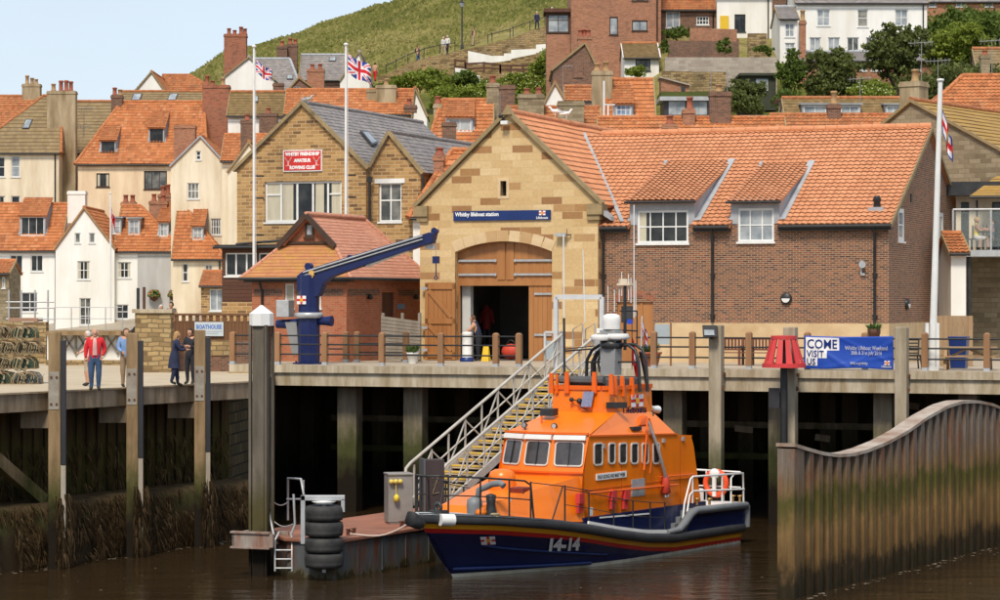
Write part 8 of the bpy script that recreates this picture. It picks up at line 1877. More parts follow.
# ==== PEOPLE
for nme, c in (('skin', (.58, .32, .21)), ('shoe', (.03, .025, .02)), ('jeans', (.05, .1, .2)), ('navycloth', (.02, .028, .07)), ('blackcloth', (.018, .02, .03)), ('redcloth', (.68, .02, .03)), ('pinkshirt', (.68, .4, .36)), ('blueshirt', (.2, .33, .58)), ('khaki', (.3, .21, .13)), ('yellowcloth', (.8, .65, .05)), ('tealcloth', (.04, .12, .25)), ('greycloth', (.3, .3, .32)), ('whitecloth', (.7, .68, .66)), ('tancloth', (.5, .38, .27)), ('hairdark', (.03, .02, .015)), ('hairblond', (.42, .25, .1)), ('hairwhite', (.6, .56, .52)), ('hairbrown', (.12, .06, .03))):
    M(nme,c,tuple(v*.75 for v in c),8,.8)
BONES = [('pelvis', 'chest'), ('chest', 'neck'), ('neck', 'head'), ('head', 'crown')]
def person(label, loc, rz, H=1.72, pose='stand', top='redcloth', legs='jeans', hair='hairwhite', sleeve=None, feet='shoe', baldness=False, longhair=False, skirt=None, fem=False, build=1.0, lean=0., turn=0., armL=None, armR=None, stride=0., detail=True, group=None, bag=None, coat=None, shirt=None, shorts=False):
    s = H/1.75; t = thing('person', label, 'person', loc, rz, group)
    J = {}; sh = .185 if not fem else .165; hp = .095
    J['pelvis'] = V((0, 0, .93)); J['waist'] = V((0, 0, 1.08)); J['chest'] = V((0, 0, 1.30)); J['neck'] = V((0, .01, 1.50)); J['head'] = V((0, -.015, 1.60))
    if lean:
        R = Matrix.Rotation(lean, 3, 'X')
        for k in ('waist', 'chest', 'neck', 'head'): J[k] = J['pelvis']+R @ (J[k]-J['pelvis'])
    ud = (J['neck']-J['chest']).normalized()
    for sd, nm in ((-1, 'R'), (1, 'L')):
        J['sh'+nm] = J['chest']+ud*.12+V((sd*sh, 0, 0))
        arm = armL if nm == 'L' else armR
        if arm is None: arm = ((sd*.05,.02,-.27),(sd*.03,-.09,-.25))
        J['el'+nm] = J['sh'+nm]+V(arm[0]); J['wr'+nm] = J['el'+nm]+V(arm[1])
        J['hip'+nm] = J['pelvis']+V((sd*hp, 0, -.03))
        if pose == 'sit': J['kn'+nm] = J['hip'+nm]+V((sd*.03, -.43, .02)); J['an'+nm] = J['kn'+nm]+V((0, -.03, -.40));
        else:
            st_ = stride*sd; J['kn'+nm] = J['hip'+nm]+V((sd*.01, -.03-st_*.5, -.42)); J['an'+nm] = V((sd*.1, -st_, .085+(.06 if st_ < -.1 else 0)))
        J['toe'+nm] = J['an'+nm]+V((sd*.03, -.16, -.055))
    names = list(J); idx = {k: i for i, k in enumerate(names)}; ed = [('pelvis', 'waist'), ('waist', 'chest'), ('chest', 'neck'), ('neck', 'head')]
    for nm in 'RL': ed += [('chest', 'sh'+nm), ('sh'+nm, 'el'+nm), ('el'+nm, 'wr'+nm), ('pelvis', 'hip'+nm), ('hip'+nm, 'kn'+nm), ('kn'+nm, 'an'+nm), ('an'+nm, 'toe'+nm)]
    b = build; rad = {'pelvis': .155*b, 'waist': (.15 if not fem else .125)*b, 'chest': .17*b, 'neck': .065, 'head': .055, 'sh': .09*b, 'el': .06*b, 'wr': .036, 'hip': .115*b, 'kn': .078*b, 'an': .055, 'toe': .045}
    if coat: rad['pelvis'] = .17; rad['hip'] = .14
    me = bpy.data.meshes.new('body'); me.from_pydata([tuple(J[k]*s) for k in names], [(idx[a], idx[c]) for a, c in ed], [])
    ob = bpy.data.objects.new('body', me); COL.objects.link(ob); md = ob.modifiers.new('skin', 'SKIN'); md.use_smooth_shade = True
    for i,k in enumerate(names):
        kk = k if k in rad else k[:-1]; r = rad[kk]*s; me.skin_vertices[0].data[i].radius = (r, r*.82 if kk in ('chest', 'waist', 'pelvis') else r)
    me.skin_vertices[0].data[0].use_root = True
    ob.modifiers.new('sub', 'SUBSURF').levels = 1
    bpy.context.view_layer.update(); me2 = bpy.data.meshes.new_from_object(ob.evaluated_get(bpy.context.evaluated_depsgraph_get()))
    B = MB(); B.add([v.co.copy() for v in me2.vertices],[tuple(p.vertices) for p in me2.polygons],smooth=True)
    bpy.data.objects.remove(ob); bpy.data.meshes.remove(me); bpy.data.meshes.remove(me2)
    B.v = [p+noise.noise_vector(p*9)*.012*s for p in B.v]       # folds
    mats = [MATS['skin'], MATS[top], MATS[legs], MATS[feet], MATS[sleeve or top]]
    segs = [(a, c, 1 if a in ('pelvis', 'waist', 'chest') and c != 'neck' else (1 if c == 'neck' else 0)) for a, c in ed[:4]]
    for nm in 'RL': segs += [('chest', 'sh'+nm, 1), ('sh'+nm, 'el'+nm, 4), ('el'+nm, 'wr'+nm, 4 if sleeve != 'skin' and not (sleeve and sleeve == 'skin') else 0), ('pelvis', 'hip'+nm, 2), ('hip'+nm, 'kn'+nm, 2), ('kn'+nm, 'an'+nm, 0 if shorts else 2), ('an'+nm, 'toe'+nm, 3)]
    SG = [(J[a]*s,J[c]*s,mi,a,c) for a,c,mi in segs]
    for fi,f in enumerate(B.f):
        p = sum((B.v[j] for j in f),V())/len(f); best = (9,0)
        for a,c,mi,na,nc in SG:
            dd = c-a; q = max(0,min(1,(p-a).dot(dd)/dd.dot(dd))); d_ = (p-(a+dd*q)).length
            if mi == 1 and nc == 'neck' and q > .8: mi = 0
            if d_ < best[0]: best = (d_,mi)
        B.mi[fi] = best[1]
        if best[1] in (1, 2) and pose == 'stand' and not lean: B.mi[fi] = 1 if p.z > .98*s else (2 if best[1] == 2 or p.z < .98*s else 1)
    hc = (J['head']+V((0, -.005, .03)))*s if not lean else (J['head']+(J['head']-J['neck']).normalized()*.03)*s
    RT = Matrix.Rotation(turn, 4, 'Z'); B.cur = 0; k0 = len(B.v)
    B.ball(hc,.105*s,14,10,.78,.95,1.12); B.ball(hc+V((0,-.09,-.01))*s,.018*s,6,4,.8,1.3,1.3)
    for sd in (-1,1): B.ball(hc+V((sd*.082,.0,-.005))*s,.025*s,6,4,.4,.8,1.2)
    B.ball(hc+V((0,-.05,-.085))*s,.05*s,8,5,.9,.9,.7)
    for nm, sd in (('R', -1), ('L', 1)):        # hand: palm, four fingers, thumb
        w = J['wr'+nm]*s; e = J['el'+nm]*s; d = (w-e).normalized(); sdv = d.cross(V((0, 1, 0))); sdv = sdv.normalized() if sdv.length > .1 else V((1, 0, 0)); u2 = d.cross(sdv)
        pc = w+d*.045*s; B.ball(pc,.042*s,8,6,.9,.9,1.0)
        for q in range(4): o_ = w+d*.07*s+sdv*(q-1.5)*.017*s; B.tube([o_,o_+d*(.045-.004*abs(q-1.5))*s,o_+d*.065*s+u2*.02*s],[.0095*s,.009*s,.007*s],5)
        o_ = w+d*.03*s+sdv*.035*s; B.tube([o_,o_+(d*.6+sdv*.7)*.04*s],[.011*s,.008*s],5)
    if turn:
        for i in range(k0,k0+0): pass
    ob = B.build('body', mats, t)
    m = MB()       # eyes and mouth
    for sd in (-1,1): m.ball(hc+V((sd*.034,-.087,.012))*s,.011*s,6,4)
    m.bar(hc+V((-.025, -.094, -.052))*s, hc+V((.025, -.094, -.052))*s, .006*s); m.build('eyes', MATS['hairdark'], t)
    m = MB()
    if baldness: m.lathe([(.1*s,-.03*s),(.106*s,.0),(.1*s,.04*s)],hc+V((0,.012*s,0)),14); m.v = [v if v.y > hc.y-.03*s else V((v.x*.9,hc.y+.0,v.z)) for v in m.v]
    else:
        vs = []; n1,n2 = 16,8
        for j in range(n2+1):
            a = pi*.62*j/n2
            for k in range(n1):
                b_ = 2*pi*k/n1; r = .112*s; p = hc+V((r*.84*sin(a)*cos(b_),r*1.0*sin(a)*sin(b_)+.012*s,r*1.12*cos(a)+.008*s))
                if p.y < hc.y-.055*s and p.z < hc.z+.055*s: p = V((p.x*.8,hc.y-.04*s,hc.z+.06*s))
                vs.append(p+V((1,1,1))*noise.noise(p*40)*.006)
        m.add(vs,[(j*n1+k,(j+1)*n1+k,(j+1)*n1+(k+1) % n1,j*n1+(k+1) % n1) for j in range(n2) for k in range(n1)],smooth=True)
        if longhair:
            rr = random.Random(5)
            for k in range(26): a = rr.uniform(.1,pi-.1); p = hc+V((.085*cos(a),.085*sin(a),.0))*s; m.tube([p,p+V((cos(a)*.03,.04,-.09))*s,p+V((cos(a)*.02,.03,-.2))*s],[.026*s,.022*s,.008*s],5)
    m.build('hair', MATS[hair], t)
    if coat:
        m = MB(); n1 = 18; vs = []
        prof = [(1.06,.14,.115),(.9,.175,.15),(.7,.2,.175),(.58,.225,.19)]
        for z,rx_,ry in prof:
            for k in range(n1): a = 2*pi*k/n1; w_ = 1+.05*sin(5*a+z*4); vs.append(V((rx_*cos(a)*w_,ry*sin(a)*w_+.02,z))*s)
        m.add(vs, [(j*n1+k, j*n1+(k+1) % n1, (j+1)*n1+(k+1) % n1, (j+1)*n1+k) for j in range(3) for k in range(n1)], smooth=True); m.build('coat_skirt', MATS[coat], t)
    if shirt:      # open front showing the shirt and a collar
        m = MB(); pr = [(1.5,.035),(1.4,.05),(1.2,.06),(1.0,.065)]
        vs = []
        for z,w_ in pr:
            y = -(.07 if z > 1.45 else .15 if z > 1.25 else .14)*s*b
            vs += [V((-w_*s,y+.012,z*s)),V((0,y-.012,z*s)),V((w_*s,y+.012,z*s))]
        m.add(vs, [(3*j+k, 3*j+k+1, 3*j+k+4, 3*j+k+3) for j in range(3) for k in (0, 1)], smooth=True); m.build('shirt_front', MATS[shirt], t)
        m = MB(); m.torus(J['neck']*s+V((0, 0, -.015)), .075*s, .022*s, 14, 6); m.build('collar', MATS[top], t)
    if bag:
        m = MB(); m.ball(V((0, .2, 1.28))*s, .17*s, 10, 8, .95, .6, 1.3); m.build('backpack', MATS[bag], t)
    return t
def on_ground(px,py,z): return G(px,py,z)
p = G(95, 390.5, LZ); person('bald man in a bright red jacket and blue jeans standing at the quay edge', p, .12, 1.78, top='redcloth', legs='jeans', hair='hairwhite', baldness=True, build=1.12, shirt='pinkshirt', armR=((-.07, .0, -.27), (.0, -.06, -.24)), armL=((.1, .03, -.25), (-.08, -.1, -.2)))
p = G(88, 386, LZ); person('person in a pale pink top half hidden behind the man in the red jacket', p, -1.2, 1.66, top='pinkshirt', legs='tancloth', hair='hairwhite', fem=True, shorts=True, armR=((-.04, -.05, -.26), (.0, -.2, -.1)))
p = G(126, 387.5, LZ); person('man in a light blue shirt mostly hidden behind the middle timber pile', p, .5, 1.76, top='blueshirt', legs='khaki', hair='hairbrown', build=1.1, armR=((-.06, -.02, -.26), (.05, -.2, -.1)))
p = G(174.5, 386.5, LZ); person('fair-haired woman in a dark blue coat turned towards her companion', p, pi/2+.35, 1.66, top='navycloth', legs='navycloth', hair='hairblond', longhair=True, fem=True, coat='navycloth', stride=.13, lean=.1, armR=((-.05, -.08, -.25), (.0, -.2, .0)), armL=((.05, -.12, -.2), (-.05, -.2, .05)))
p = G(190.5, 384.5, LZ); person('dark-haired woman in black beside the right-hand timber pile', p, -.4, 1.72, top='blackcloth', legs='blackcloth', hair='hairdark', fem=True, armL=((.08, -.05, -.25), (-.1, -.2, .02)), armR=((-.06, -.04, -.26), (.12, -.18, .02)))
p = P(161, 325, 97); person('white-haired person in pink behind the stone wall below the left flower basket', (p.x, 97, 5.72), .2, 1.6, top='pinkshirt', legs='greycloth', hair='hairwhite', fem=True)
p = P(171.5, 325, 97); person('dark-haired person in black with bare arms behind the stone wall', (p.x, 97, 5.8), -.5, 1.62, top='blackcloth', legs='blackcloth', hair='hairdark', sleeve='skin', armR=((-.1, -.1, -.2), (.08, -.2, .1)))
p = QP(Q.on(479, 361, 8.0).x, 8.0, DZ+.006); person('man in a dark navy t-shirt leaning forward at the white post in the boathouse doorway', p, A0-pi/2+.25, 1.76, top='navycloth', legs='blackcloth', hair='hairbrown', sleeve='skin', lean=.32, build=1.2, armR=((-.03, -.2, -.22), (.0, -.22, -.12)), armL=((.03, -.18, -.24), (.0, -.22, -.12)))
def tper(px,ly,face,lab,**k):
    x = Tf.on(px, 240, ly).x; return person(lab, Tf.T @ V((x, ly, zt_t-.42)), Tf.a+face, pose='sit', **k)
zt_t = Tf.on(975,250).z
tper(976.5, .7, pi/2, 'woman in a bright yellow top sitting at the terrace table', top='yellowcloth', legs='whitecloth', hair='hairblond', fem=True, sleeve='skin', shorts=True, armR=((-.03, -.15, -.22), (0, -.2, .05)))
tper(992, .7, -pi/2, 'man in a dark blue shirt sitting opposite the woman in yellow', top='tealcloth', legs='khaki', hair='hairdark', sleeve='skin', shorts=True, armL=((.03, -.15, -.22), (0, -.2, .1)))
WP = [(448.0-1, 35, 1, 'walker in white trousers on the hill path left of the tall lamp', 'whitecloth', 'tancloth', 'hairwhite', None, 443.5, 54, 236.5), (0, 0, 0, 'walker in a pale top beside the one in white trousers, carrying dark bag', 'whitecloth', 'blackcloth', 'hairwhite', None, 447.5, 53, 237.2),
      (0, 0, 0, 'walker with a dark backpack and blue jeans, leftmost on the upper path', 'navycloth', 'jeans', 'hairbrown', 'blackcloth', 418, 62.5, 236.8), (0, 0, 0, 'walker in a dark top and shorts just right of the tall lamp', 'blackcloth', 'tancloth', 'hairbrown', None, 473.5, 47, 236.8),
      (0, 0, 0, 'walker in navy near the top of the stone steps', 'navycloth', 'navycloth', 'hairwhite', 'navycloth', 537, 30, 236.8), (0, 0, 0, 'walker in bright blue at the highest point of the path', 'blueshirt', 'navycloth', 'hairwhite', None, 552, 22, 238), (0, 0, 0, 'bare-chested walker at the lower left end of the hill path', 'skin', 'redcloth', 'hairdark', None, 375, 76, 236)]
for i,(_,_,_,lab,tp_,lg,hr,bg_,px,py,Y) in enumerate(WP):
    p = P(px, py, Y); z = terr(p.x, Y); person(lab, (p.x, Y, z-.03), (.8, -.6, 1.2, -1.2, .5, 1.4, 2.6)[i], 1.72, top=tp_, legs=lg, hair=hr, stride=.14, bag=bg_, sleeve='skin' if i in (2, 3, 6) else None, group='walkers on the hill path')
# ==== TREES AND GREENERY
M_leaf('lf_dark', [(0, (.035, .048, .012)), (.4, (.085, .105, .024)), (.75, (.14, .165, .04)), (1, (.2, .22, .06))])
M_leaf('lf_mid', [(0, (.035, .055, .01)), (.4, (.08, .125, .018)), (.75, (.14, .19, .028)), (1, (.2, .26, .045))])
M_leaf('lf_bright', [(0, (.06, .085, .012)), (.35, (.14, .19, .02)), (.7, (.23, .28, .035)), (1, (.33, .36, .07))])
M('bark', (.09, .065, .045), (.05, .04, .03), 4, .9, bump=.4)
def leaf_cloud(m,lobes,n,size,seed,flat=.6):
    rr = random.Random(seed); tot = sum(l[3]*l[4] for l in lobes)
    for (cx,cy,cz,rx_,rz_) in lobes:
        k = int(n*rx_*rz_/tot); cl = []
        for c in range(max(6,k//38)):
            a = rr.uniform(0,2*pi); b = rr.uniform(-.75,1); q = rr.uniform(.5,1.0); h = sqrt(max(0,1-b*b)); cl.append((V((cx+rx_*q*h*cos(a),cy+rx_*q*h*sin(a),cz+rz_*q*b)),rr.uniform(.6,1.3)))
        for i in range(k):
            if rr.random() < .88: c0,cs = cl[rr.randrange(len(cl))]; p = c0+V((rr.gauss(0,1),rr.gauss(0,1),rr.gauss(0,.7)))*rx_*.13*cs
            else: a = rr.uniform(0,2*pi); b = rr.uniform(-1,1); q = rr.random()**.5*.9; h = sqrt(1-b*b); p = V((cx+rx_*q*h*cos(a),cy+rx_*q*h*sin(a),cz+rz_*q*b))
            d = V((rr.gauss(0,1),rr.gauss(0,1),rr.gauss(0,flat)+.2)).normalized(); e = d.cross(V((rr.gauss(0,1),rr.gauss(0,1),rr.gauss(0,1)))).normalized(); s = size*rr.uniform(.55,1.3); f = d.cross(e)
            m.add([p-e*s*.5,p+f*s*.32,p+e*s*.6,p-f*s*.32+d*s*.12],[(0,1,2,3)])
def tree(name, label, px, py0, py1, Y, wpx, mat, n=2600, size=.22, seed=1, cat='tree', lobes=None, group=None, trunk=True, flowers=0):
    """crown between photo rows py0 (top) and py1 (bottom), at distance Y"""
    s = Y/F; c = P(px, (py0+py1)/2, Y); zt, zb = CZ-(py0-300)*s, CZ-(py1-300)*s; zg = min(terr(c.x, Y), zb+.1); t = thing(name, label, cat, (c.x, Y, zg), 0, group); rr = random.Random(seed*7+1); R = wpx*s/2*(1.2 if cat == 'tree' else 1.28); n = int(n*1.5); Hh = (zt-zb)/2; cz = (zt+zb)/2-zg
    if lobes is None:
        lobes = [(0,0,cz,R*.72,Hh*.8)]
        for i in range(7):
            a = 2*pi*i/7+rr.uniform(-.3,.3); lobes.append((R*.55*cos(a),R*.5*sin(a),cz+Hh*rr.uniform(-.45,.5),R*rr.uniform(.34,.5),Hh*rr.uniform(.3,.48)))
        lobes.append((R*rr.uniform(-.25,.25),0,cz+Hh*.6,R*.42,Hh*.4))
    m = MB(); leaf_cloud(m, lobes, n, size, seed); m.build('crown' if name == 'tree' else 'foliage', MATS[mat], t)
    if trunk:
        m = MB(); top = V((0,0,cz)); m.tube([(0,0,-.5),(.05,0,max(.3,(zb-zg)*.6)),top],[R*.1,R*.075,R*.03],7)
        for l in lobes[1:6]: m.tube([V((.04,0,max(.4,(zb-zg)*.8))),V((l[0]*.5,l[1]*.5,lerp(zb-zg,l[2],.55))),V(l[:3])],[R*.05,R*.035,R*.012],5)
        m.build('trunk', MATS['bark'], t)
    if flowers:
        m = MB()
        for i in range(flowers):
            l = lobes[rr.randrange(len(lobes))]; a = rr.uniform(0,6.3); b = rr.uniform(-.2,1); h = sqrt(1-b*b); m.ball((l[0]+l[3]*h*cos(a),l[1]-abs(l[3]*h*sin(a)),l[2]+l[4]*b),size*.26,5,3)
        m.build('blossom', M('blossom', (.55, .57, .34), (.45, .5, .28), 5, .8), t)
    return t
TG = 'trees on the hillside gardens'
tree('tree', 'dark round tree in front of the large white house, nearest its lower windows', 832, 46, 108, 180, 55, 'lf_dark', 5200, .26, 3, group=TG)
tree('tree', 'tall dark green tree at the right side of the large white house', 897, 22, 96, 184, 58, 'lf_dark', 5600, .27, 5, group=TG)
tree('tree', 'large bright yellow-green tree right of the large white house', 961, 20, 86, 186, 68, 'lf_bright', 6500, .27, 7, group=TG)
tree('shrub', 'broad green hedge mass behind the bright tree at the upper right', 966, 7, 60, 205, 88, 'lf_mid', 5200, .32, 9, cat='shrub', trunk=False)
tree('shrub', 'dark undergrowth below the bright tree', 955, 66, 103, 178, 100, 'lf_dark', 4200, .26, 21, cat='shrub', trunk=False)
tree('shrub', 'pale flowering bush below the dark round tree', 872, 78, 103, 168, 42, 'lf_bright', 2200, .2, 11, cat='shrub', trunk=False, flowers=60)
tree('tree', 'green tree at the left foot of the white and brick side wing', 790, 48, 104, 180, 30, 'lf_mid', 2800, .22, 13, group=TG)
tree('shrub', 'light green bush low between the two dark trees of the gardens', 786, 88, 112, 172, 26, 'lf_mid', 1600, .2, 23, cat='shrub', trunk=False)
tree('tree', 'very dark dense tree beside the garden room with glass doors', 744, 78, 122, 168, 44, 'lf_dark', 4200, .22, 15, group=TG)
tree('shrub', 'upright green shrub against the long brown garden wall', 724.5, 37, 57, 187.5, 14, 'lf_mid', 900, .18, 17, cat='shrub', trunk=False)
tree('shrub', 'rounded green bush before the white lean-to', 636, 65, 80, 182, 20, 'lf_bright', 1200, .17, 19, cat='shrub', trunk=False)
tree('shrub', 'dark green climber along the brick house wall', 678, 26, 41, 199, 32, 'lf_mid', 1200, .18, 25, cat='shrub', trunk=False)
tree('shrub', 'grassy plants on the garden wall right of the upright shrub', 763, 45, 57, 187, 18, 'lf_mid', 700, .18, 27, cat='shrub', trunk=False)
tree('shrub', 'narrow green bush at the corner of the brick block', 664.5, 38, 58, 189, 9, 'lf_mid', 600, .16, 28, cat='shrub', trunk=False)
BG = 'bushes below the hill path'
bl = [(402, 74, 96, 212, 36, 'lf_bright', 'leafy bush at the left end of the belt below the hill path'), (432, 66, 100, 210, 46, 'lf_bright', 'tall mid green bush below the path lamp'), (463, 70, 96, 211, 34, 'lf_mid', 'darker bush between the tall bush and the brown fence'), (452, 84, 112, 205, 44, 'lf_bright', 'bright bush low behind the dormer cottage'), (489, 78, 108, 206, 40, 'lf_bright', 'bright bush with pale blossom below the brown fence'), (528, 70, 114, 204, 50, 'lf_bright', 'large yellow-green elder bush full of pale blossom'), (552, 48, 84, 206, 46, 'lf_bright', 'broad bush climbing towards the timber bay'), (382, 84, 104, 212, 26, 'lf_mid', 'small bush left of all behind the orange terrace')]
for i, (px, a, b, Y, w_, mt, lab) in enumerate(bl): tree('shrub', lab, px, a, b, Y, w_, mt, 3000, .24, 40+i, cat='shrub', trunk=False, group=BG, flowers=50 if 'blossom' in lab else 0)
t = NT('tuft'); t.b.inputs['Roughness'].default_value = .9; g = t.new('ShaderNodeNewGeometry'); t.color(t.ramp(t.math('ADD', t.math('MULTIPLY', g.outputs['Random Per Island'], .22), t.math('MULTIPLY', t.noise(t.mapping(g.outputs['Position'], (.045, .03, .09)), 1, 9, .66), .88)), [(.35, (.12, .14, .028)), (.48, (.2, .21, .048)), (.58, (.31, .28, .09)), (.7, (.42, .36, .16))])); MATS['tuft'] = t.m
m = MB(); rr = random.Random(31)
for i in range(26000):
    px = rr.uniform(185,575); Y = rr.uniform(240,302); X = (px-500)*Y/F
    z = terr(X,Y)+(noise.noise(V((X*.06,Y*.06,0)))*1.6+noise.noise(V((X*.25,Y*.25,3)))*.5)*min(1,(Y-238)/20)
    y_ = 300-(z-CZ)*F/Y
    if y_ < -25: continue
    h = rr.uniform(.06,.28); w_ = rr.uniform(.06,.25); a = rr.uniform(-.4,.4); dx = rr.uniform(-.3,.3)
    m.add([(X-w_*cos(a),Y-w_*sin(a),z-.15),(X+w_*cos(a),Y+w_*sin(a),z-.15),(X+dx+w_*.5,Y-.1,z+h*.8),(X+dx-w_*.3,Y-.1,z+h)],[(0,1,2,3)])
tag(m.build('grass', MATS['tuft']), 'rough tufted grass on the green and straw-coloured hill', 'grass', kind='stuff')
# ==== HILL PATH, WALLS, FENCE, LAMP
def top_wall(name, label, pts, Y, hgt, mat, thick=.5, cat='wall', low=None):
    """wall following the ground profile: pts = photo points of its top edge"""
    w = [P(x,y,Y) for x,y in pts]; o = w[0]; m = MB()
    for i,(a,b) in enumerate(zip(w,w[1:])):
        ha = hgt[i] if isinstance(hgt,(list,tuple)) else hgt; hb = hgt[i+1] if isinstance(hgt,(list,tuple)) else hgt
        a_,b_ = a-o,b-o; m.hexa([a_-V((0,0,ha)),b_-V((0,0,hb)),b_+V((0,thick,-hb)),a_+V((0,thick,-ha))],[a_,b_,b_+V((0,thick,0)),a_+V((0,thick,0))])
    ob = m.build(name,MATS[mat]); ob.location = o; return tag(ob,label,cat)
top_wall('stone_wall', 'long rough stone wall carrying the hill path and rising to the right', [(378, 77), (388, 74), (408, 63.5), (430, 56.5), (446, 54.5), (470, 48.5), (490, 44), (510, 39), (530, 31), (548, 25.5)], 232.2, [3, 3.2, 3.2, 3.3, 3.3, 3.5, 3.5, 3.5, 3.6, 4.2], 'stone_rough', .8)
top_wall('white_wall', 'stepped white wall below the stone path wall', [(468, 51), (480, 53.5), (492, 56), (504, 56), (504.1, 53.5), (511, 53.5), (511.1, 50), (536, 49), (536.1, 45), (547, 44)], 230.2, [1.1, 1.0, .6, .5, .7, .6, .8, .45, .7, .8], 'w_stucco', .3)
top_wall('white_wall', 'small white wall blocks left of the brown fence', [(455, 68), (469, 70), (474, 74), (480, 76)], 222, [.9, .9, .7, .5], 'w_stucco', .3)
top_wall('stone_wall', 'lower stone wall behind the bush belt left of the white wall', [(440, 61), (455, 58), (468, 56)], 228.8, 1.6, 'stone_rough', .5)
t = thing('garden_fence', 'brown timber fence on the slope below the white stepped wall', 'fence', P(455, 70, 224)); m = MB(); o = t.location.copy()
pts = [(455,59,73),(465,60,74),(466,63,74),(484,62,73),(500,64,73),(500.5,65,74),(511,65,74),(523,65,74),(535,64,74)]
for x,a,b in pts: m.bar(P(x,a,224)-o,P(x,b,224)-o,.18)
for (x,a,b),(x2,a2,b2) in zip(pts,pts[1:]):
    for q in (.1,.55): m.bar(P(x,lerp(a,b,q),224)-o,P(x2,lerp(a2,b2,q),224)-o,.08,.16)
m.build('rails', MATS['brownwood'], t)
t = thing('street_lamp', 'tall black lamp post with lantern on the hill path', 'street lamp', P(462, 49.5, 236.3)); s = 236.3/F
m = MB(); m.tube([(0, 0, -.3), (0, 0, .4), (0, 0, .5), (0, 0, 42*s)], [.16, .14, .08, .06], 8); m.build('post', MATS['black'], t)
m = MB(); m.lathe([(.12, 42*s), (.26, 46.5*s), (.3, 46.6*s), (.1, 48*s), (.04, 50*s), (0, 50.2*s)], n=6, smooth=False); m.build('lantern_frame', MATS['black'], t); m = MB(); m.lathe([(.14, 42.2*s), (.265, 46.3*s)], n=6, smooth=False); m.build('lantern_glass', MATS['g_pale'], t)
t = thing('path_railing', 'thin dark handrail along the top of the hill path wall', 'railing', P(408, 63, 234.5)); o = t.location.copy(); m = MB(); pp = [(386, 73), (396, 68), (408, 62), (424, 56), (440, 52), (455, 50)]+[(488, 42), (492, 41), (510, 36.5), (513, 35), (530, 29), (545, 24)]
for i,(x,y) in enumerate(pp): m.bar(P(x,y+2,234.5)-o,P(x,y-8,234.5)-o,.07)
for (a,b) in zip(pp,pp[1:]):
    if b[0]-a[0] < 25: m.tube([P(a[0],a[1]-7,234.5)-o,P(b[0],b[1]-7,234.5)-o],.035,4)
m.build('rails', MATS['black'], t)
top_wall('garden_wall', 'brown brick garden wall below the yellow door house', [(668, 40.5), (737, 41.5), (737.1, 39), (739, 39)], 190.9, [3, 3, 3, 3], 'brick_dark', .4)
top_wall('garden_wall', 'raised brick wall in front of the old brick house', [(690, 28), (737, 29.5)], 196.5, [2.5, 2.5], 'brick_town', .4)
top_wall('garden_wall', 'stone wall corner right of the brown garden wall', [(748, 33.5), (767, 33.5)], 192, [3, 3], 'stone_rough', .4)
top_wall('garden_wall', 'long pale block wall across the terraced gardens', [(665, 57.5), (740, 57.5), (757, 57.5), (777, 57)], 186.5, 3.0, 'block_pale', .4)
top_wall('garden_wall', 'brown stone wall beneath the pale block wall', [(662, 71), (700, 72), (726, 72)], 185.6, [2.2, 2.2, 2.2], 'stone_rough', .4)
t = thing('garden_room', 'dark garden room with tall white glass doors and mossy flat roof', 'garden room', P(664, 118, 172)); o = t.location; fr = Frame(o, 0); s = 172/F
m = MB(); m.box(0, 46*s, 0, 4, -2, 17*s); m.build('wall', MATS['k_frame'], t); m = MB(); m.box(-.3, 46.5*s, -.4, 4.2, 17*s, 21*s); m.build('fascia', MATS['galv'], t); m = MB(); m.box(-.2, 46*s, -.2, 4.2, 21*s, 26*s); m.build('moss_roof', MATS['lf_dark'], t)
for a in (8, 16, 30, 38): m = MB(); m.box(a*s-.22, (a+5)*s, -.05, -.0, .2, 16.5*s); m.build('door', MATS['g_pale'], t)
t = thing('garden_shed', 'low lean-to shed with pale sloping roof on the brown stone wall', 'shed', P(661, 92, 176)); s = 176/F; m = MB(); m.hexa([(0, 0, 0), (28*s, 0, 0), (28*s, 2, 0), (0, 2, 0)], [(0, 0, 14*s), (28*s, 0, 6*s), (28*s, 2, 6*s), (0, 2, 14*s)]); m.build('wall', MATS['brick_town'], t); m = MB(); m.hexa([(-.1, -.2, 14*s), (29*s, -.2, 6*s), (29*s, 2.2, 6*s), (-.1, 2.2, 14*s)], [(-.1, -.2, 15.5*s), (29*s, -.2, 7.5*s), (29*s, 2.2, 7.5*s), (-.1, 2.2, 15.5*s)]); m.build('roof', MATS['block_pale'], t); m = MB(); m.box(20*s, 24*s, -.04, 0, .5*s, 5*s); m.build('dark_opening', MATS['g_dark'], t)
t = thing('garden_hut', 'dark green flat-roofed hut with a pale window panel above the dark tree', 'hut', P(742, 96, 181)); s = 181/F; m = MB(); m.box(0, 34*s, 0, 3, -1, 20*s); m.build('wall', M('hutgreen', (.05, .055, .035), (.035, .04, .025), 2, .8), t); m = MB(); m.box(-.2, 35*s, -.3, 3.1, 20*s, 22.5*s); m.build('roof', MATS['hutgreen'], t); m = MB(); m.box(14*s, 26*s, -.05, 0, 5*s, 17*s); m.build('window', MATS['g_pale'], t)
t = thing('timber_store', 'pale slatted timber store beneath a brown roof at the garden foot', 'timber store', P(786, 119, 164)); s = 164/F; m = MB()
for i in range(7): m.box(0,18*s,0,.05,i*2.4*s,(i*2.4+2)*s)
m.build('boards', MATS['pinewood'], t); m = MB(); m.box(-9*s, 22*s, -.4, 2.5, 18*s, 20*s); m.build('roof', MATS['brownwood'], t); m = MB(); m.bar((-6*s, 0, 0), (-6*s, 0, 18*s), .14); m.build('post', MATS['greywood'], t)
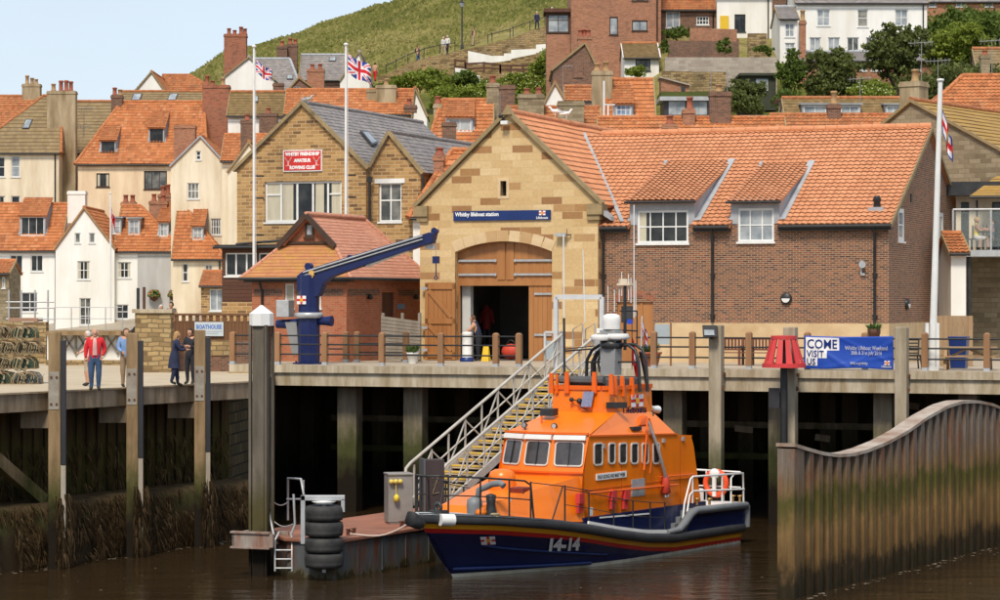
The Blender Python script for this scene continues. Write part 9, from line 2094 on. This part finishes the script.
t = thing('white_van_roof', 'small white flat box shape behind the station ridge beside the dark tree', 'box trailer', P(740.5, 121, 150)); s = 150/F; m = MB(); m.box(0, 25*s, 0, 2, -1.5, 5.5*s); m.build('body', MATS['white'], t, bevel=.05); m = MB(); m.box(-.05, 25.5*s, -.05, 2.05, 4.5*s, 5.6*s); m.build('lid', MATS['galv'], t)
AG = 'television aerials on the rooftops'
def aerial(px,y0,y1,Y,lab,dish=False,h=1):
    b = P(px, y1, Y); t = thing('aerial', lab, 'aerial', b, 0, AG); s = Y/F; H_ = (y1-y0)*s; m = MB(); m.tube([(0, 0, -.5), (0, 0, H_)], .022, 5); m.build('mast', MATS['grey'], t)
    m = MB()
    if h:
        m.tube([(-.7,0,H_-.1),(.7,0,H_-.0)],.02,4)
        for k in range(7): x = -.6+.2*k; m.tube([(x,-.25,H_-.08),(x,.25,H_-.08)],.012,4); m.tube([(x,0,H_-.25),(x,0,H_+.1)],.012,4)
    m.build('antenna', MATS['grey'], t) if m.v else None
aerial(921.5, 42, 98, 150, 'tall pole with a flat aerial between the dark tree and the bright tree'); aerial(938, 60, 96, 140, 'shorter aerial on the orange hipped roof'); aerial(992, 40, 82, 140, 'aerial pole with a small head at the top right'); aerial(563, 66, 100, 178, 'aerial by the dark brick gable'); aerial(850+10, 78, 104, 158, 'thin aerial on the olive terrace roof'); aerial(84, 108, 130, 209, 'aerial on the dark mossy roof at the left'); aerial(83, 126, 136, 208, 'low aerial below the other on the dark mossy roof') ; aerial(727, 70, 120, 165, 'bare pole beside the very dark tree', h=0); aerial(500, 92, 118, 148, 'thin pole by the twin chimneys above the station gable', h=0); aerial(711, 70, 92, 160, 'slim white pole in front of the garden wall', h=0)
t = thing('white_vent_pipe', 'pair of tall white pipes rising beside the mossy chimney', 'pipe', P(607, 133, 141)); s = 141/F; m = MB(); m.tube([(-3*s, 0, 0), (-3*s, 0, 52*s)], .06, 6); m.tube([(1*s, 0, 0), (1*s, 0, 28*s), (-2.6*s, 0, 28.5*s)], .05, 6); m.tube([(-3*s, 0, 28*s), (8*s, 0, 28*s)], .04, 6); m.build('pipes', MATS['white'], t)
def gull(px,py,Y,rz,lab):
    b = P(px, py, Y); t = thing('gull', lab, 'gull', b, rz, 'gulls perched on the roofs')
    m = MB(); m.tube([(-.32, 0, .2), (-.2, 0, .22), (0, 0, .25), (.14, 0, .27), (.2, 0, .34), (.24, 0, .42), (.29, 0, .44), (.34, 0, .42)], [.015, .055, .1, .085, .05, .05, .045, .012], 8); m.tube([(.02, .04, .18), (.02, .04, 0)], .012, 4); m.tube([(.02, -.04, .18), (.02, -.04, 0)], .012, 4); m.build('body', MATS['white'], t); t.scale = (.85, .85, .85)
    m = MB(); m.tube([(.08, 0, .31), (-.1, 0, .3), (-.36, 0, .23)], [.03, .075, .01], 8); m.build('wings', MATS['galv'], t); return t
def ridge_pt(px):
    lo,hi = 0.,16.
    for _ in range(30):
        y = (lo+hi)/2; p = S.T @ V((gxS,y,0))
        if 500+F*p.x/p.y < px: lo = y
        else: hi = y
    return S.T @ V((gxS,y,zrS+.27))
for px, rz_, lab in ((555.5, pi, 'left gull of the pair on the station roof ridge'), (566, .2, 'right gull of the pair on the station roof ridge')): gull(px, 128, 100, rz_, lab).location = ridge_pt(px); gull(307.5, 104, 114, .3, 'gull perched on the peak of the stone rowing club')
